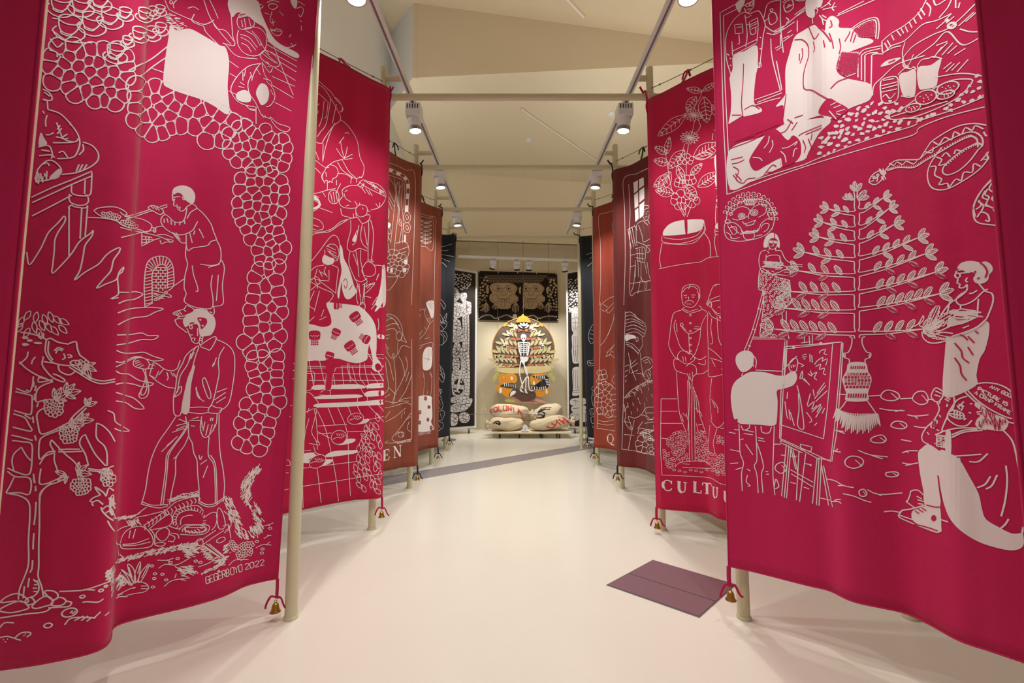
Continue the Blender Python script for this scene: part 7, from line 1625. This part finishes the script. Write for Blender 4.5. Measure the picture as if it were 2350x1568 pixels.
# track and four spots over the alcove
YT = 10.4
q0, q1 = on_y(1052, 589, YT), on_y(1338, 599, YT)
tr = empty('lamp_track', (q0 + q1) / 2); tag(tr, 'short white lamp track across the alcove above the guardian cloth', 'lamp track')
mb = MB(); V = [mb.bm.verts.new(q + Vector((0, dy, dz))) for q in (q0, q1) for dy, dz in ((-.03, -.03), (.03, -.03), (.03, .03), (-.03, .03))]
for f in ((0, 1, 2, 3), (4, 5, 6, 7), (0, 1, 5, 4), (1, 2, 6, 5), (2, 3, 7, 6), (3, 0, 4, 7)): mb.bm.faces.new([V[k] for k in f])
mb.build('track_rail', M['white_metal'], tr)
for t in (.1, .5, .9):
    q = q0.lerp(q1, t); MB().tube([q, (q.x, q.y, soff(q.y) - .0)], .0025, 6).build('hanger_rod', M['white_metal'], tr)
for k, (x, aim, lab) in enumerate(((1132, (-.35, .42, -1), 'tilted away from its neighbours'), (1186, (.06, .42, -1), 'beside the closest pair partner'), (1214, (-.04, .38, -1), 'between the pair and the end lamp'), (1296, (.10, .42, -1), 'at the standing figures end'))):
    q = q0.lerp(q1, (x - 1052) / 286.0)
    spot_lamp(q + Vector((0, 0, -.03)), aim, 140, 'small white spotlight on the alcove track, %s' % lab, 'alcove spotlights', 1.05, True, 88)

# ---------------------------------------------------------------- dolly with sacks
M['burlap'] = plain('unbleached_sackcloth', srgb(214, 196, 164), .9, noise=.08, scale=40, bump=.3)
M['red_ink'] = plain('red_paint', srgb(206, 74, 60), .8, noise=.06)
YS = 10.55
dl = empty('flat_dolly', (.27, YS, 0)); tag(dl, 'flat cream dolly on black casters under the four sacks', 'dolly')
MB().box((-.50, YS - .42, .125), (1.42, YS + .45, .16), .006).build('platform', M['cream'], dl)
for x in (-.30, .18, .72, 1.14):
    for yy in (YS - .28, YS + .33):
        w_ = autosmooth(MB().lathe((x - .018, yy, .05), [(.02, 0), (.05, .004), (.05, .032), (.02, .036)], 16, (1, 0, 0)).build('caster', M['dark'], dl))
        MB().box((x - .03, yy - .025, .085), (x + .03, yy + .025, .126), .003).build('caster_fork', M['grey_metal'], w_)
class Sack:
    def __init__(s, label, c, L, W, H, yaw, roll=0, pitch=0, neck=1, seed=1, neck2=0):
        rnd = random.Random(seed); s.mat = M['burlap']
        s.root = empty('coffee_sack', (c[0], c[1], c[2] - H / 2)); tag(s.root, label, 'sack', 'sacks on the dolly')
        rot = Matrix.Rotation(math.radians(yaw), 4, 'Z') @ Matrix.Rotation(math.radians(pitch), 4, 'Y') @ Matrix.Rotation(math.radians(roll), 4, 'X')
        nu, nv = 44, 36; V = []; F = []
        ph = [rnd.uniform(0, 6.28) for _ in range(8)]
        for i in range(nu + 1):
            u = -1 + 2 * i / nu
            e = max(0, 1 - abs(u) ** 3.2) ** .5
            for j in range(nv):
                t = 2 * math.pi * j / nv
                cy, sz = math.cos(t), math.sin(t)
                r = e
                gather = max(0, (u * neck - .62) / .38) ** 1.3
                wr = .05 * math.sin(t * 3 + u * 4 + ph[0]) + .03 * math.sin(t * 7 + ph[1] + u * 5) + .022 * math.sin(t * 11 + u * 8 + ph[5]) + .12 * gather * math.sin(t * 9 + ph[2]) + .02 * math.sin(u * 9 + ph[3] + t)
                yy = W / 2 * math.copysign(abs(cy) ** .8, cy) * (r * (1 + wr))
                zz = H / 2 * math.copysign(abs(sz) ** .85, sz) * (r * (1 + wr)) * (1 - .12 * (sz < 0))
                V.append((rot @ Vector((u * L / 2, yy, zz + .02 * math.sin(u * 3 + ph[4])))) + Vector(c))
        for i in range(nu):
            for j in range(nv): F.append((i * nv + j, i * nv + (j + 1) % nv, (i + 1) * nv + (j + 1) % nv, (i + 1) * nv + j))
        F.append(tuple(range(nv))); F.append(tuple(range(nu * nv, nu * nv + nv))[::-1])
        me = bpy.data.meshes.new('sack_body'); me.from_pydata(V, [], F)
        s.bvh = BVHTree.FromPolygons(V, F)
        mesh_obj('sack_body', me, M['burlap'], s.root, True)
        # tied neck: pinch, cord and pleated tuft
        ax = (rot @ Vector((neck, 0, 0))).normalized(); b0 = rot @ Vector((neck * L * .475, 0, .0)) + Vector(c)
        a = ax.orthogonal().normalized(); d = ax.cross(a); mb = MB(); rings = []
        for k, (h, r) in enumerate(((0, .085), (.03, .055), (.05, .05), (.08, .075), (.11, .105), (.125, .11))):
            rings.append([mb.bm.verts.new(b0 + ax * h + (a * math.cos(q) + d * math.sin(q)) * r * (1 + (.22 * math.sin(q * 6) if k != 2 else 0))) for q in [j * math.pi / 18 for j in range(36)]])
        for A, B_ in zip(rings, rings[1:]):
            for j in range(36): mb.bm.faces.new((A[j], A[(j + 1) % 36], B_[(j + 1) % 36], B_[j]))
        mb.bm.faces.new(rings[-1])
        t_ = mb.build('tied_neck', M['burlap'], s.root, True)
        MB().tube([b0 + ax * .048 + (a * math.cos(q) + d * math.sin(q)) * .056 for q in [j * math.pi / 10 for j in range(20)]], .008, 6, closed=True).build('cord', M['beige_print'], t_)
        for k in range(3): pass
    hit = Banner.hit
z0 = .16
S1 = Sack('lower sack with a black mark and a tied neck, under the red lettered sack', (-.13, YS - .13, z0 + .16), .84, .50, .32, -160 + 180, 0, 0, -1, 3)
S2 = Sack('lower sack with slanting red lettering, lying under the black marked sack', (.92, YS - .14, z0 + .175), 1.0, .50, .32, 8, 0, -3, 1, 4)
S3 = Sack('upper sack with red capitals arching over its back', (-.07, YS + .19, .56), 1.0, .54, .42, 2, 0, 3, 1, 5)
S4 = Sack('upper sack with a black inked emblem, its tied neck hanging forward', (.91, YS + .17, .56), .84, .54, .40, 38, 0, -6, -1, 6)
p = Print(S3, 'painted_letters', 'red painted capitals', fN, .05, 1.5, [M['red_ink'], M['ink']]); LWk = 1.0
letters = 'KOLONIAL'
for k, ch in enumerate(letters):
    t = k / 7; x = 745 + 440 * t; y = 865 - 75 * math.sin(math.pi * min(1, t * .85 + .12)) + (30 if k == 7 else 0)
    p.text(ch, x, y, 44, -6 + 14 * t, -6 + 26 * t, 62 + 20 * t, .2, .045)
p.done()
p = Print(S4, 'painted_emblem', 'black inked emblem', fN, .05, 1.5, [M['ink'], M['burlap']])
p.draw('1400,900 1440,880 1500,890 1500,940 1460,990 1410,980 1395,930 1440,910 1480,930; 1420,870 1500,850 1580,840; 1450,830 1520,822 1600,815; 1440,850 1530,840; 1400,950 1450,960 1500,930', .05)
p.done()
p = Print(S2, 'painted_letters', 'red painted slanting letters', fN, .05, 1.5, [M['red_ink'], M['ink']])
p.draw('1530,1080 1600,1100 1650,1070 1680,1010 1660,990; 1600,1040 1650,1060; 1670,1000 1730,1060; 1700,980 1780,1040 1750,990; 1690,950 1760,960 1830,1030; 1760,950 1800,980 1850,1040; 1720,1010 1790,990', .05)
p.done()
p = Print(S1, 'painted_mark', 'black painted mark', fN, .05, 1.5, [M['ink'], M['burlap']])
p.draw('800,1040 830,1015 870,1010 890,1040 870,1060; 830,1030 880,1050', .06)
p.done()
# paper house on a saucer
hs = on_y(1201, 990, YS - .30); hx = hs.x + .04; hz = .161
o = empty('saucer', (hx, YS - .34, hz)); autosmooth(MB().lathe((hx, YS - .34, hz), [(.05, 0), (.085, .012), (.10, .024), (.092, .024), (.05, .010)], 24).build('saucer_dish', M['white_metal'], o)); tag(o, 'white saucer under the paper house on the dolly', 'saucer')
o = empty('paper_house', (hx, YS - .34, hz + .024))
mb = MB(); x0, x1, ya, yb, za, zb, zr = hx - .055, hx + .055, YS - .39, YS - .29, hz + .018, hz + .118, hz + .165
mb.box((x0, ya, za), (x1, yb, zb)); mb.build('house_walls', M['white_metal'], o)
mb = MB(); A = [mb.bm.verts.new(v) for v in ((x0 - .006, ya - .006, zb), (x1 + .006, ya - .006, zb), (hx, ya - .006, zr), (x0 - .006, yb + .006, zb), (x1 + .006, yb + .006, zb), (hx, yb + .006, zr))]
for f in ((0, 1, 2), (3, 5, 4), (0, 2, 5, 3), (1, 4, 5, 2), (0, 3, 4, 1)): mb.bm.faces.new([A[k] for k in f])
mb.build('house_roof', M['white_metal'], o)
MB().box((hx - .018, ya - .004, za + .01), (hx + .018, ya, za + .07)).build('house_door', M['wax_grey'], o)
tag(o, 'small white paper house standing on a saucer between the sacks', 'paper house')
# barrier
for s, x in ((-1, -1.47), (1, 1.72)):
    o = empty('barrier_post', (x, 9.95, 0)); tag(o, 'low barrier post on a round steel base behind the black %s banner' % ('bean-side' if s < 0 else 'vase-side'), 'barrier post', 'barrier posts')
    autosmooth(MB().lathe((x, 9.95, 0), [(.17, 0), (.17, .01), (.15, .018), (.02, .022)], 28).build('base_plate', M['grey_metal'], o))
    autosmooth(MB().lathe((x, 9.95, .02), [(.012, 0), (.012, .60), (.006, .61)], 12).build('post', M['grey_metal'], o))
tag(MB().tube([(-1.46, 9.95, .60), (-.6, 9.95, .592), (.1, 9.95, .59), (.8, 9.95, .592), (1.71, 9.95, .60)], .005, 6).build('barrier_wire', M['steel']), 'thin grey barrier wire stretched in front of the sacks', 'wire')
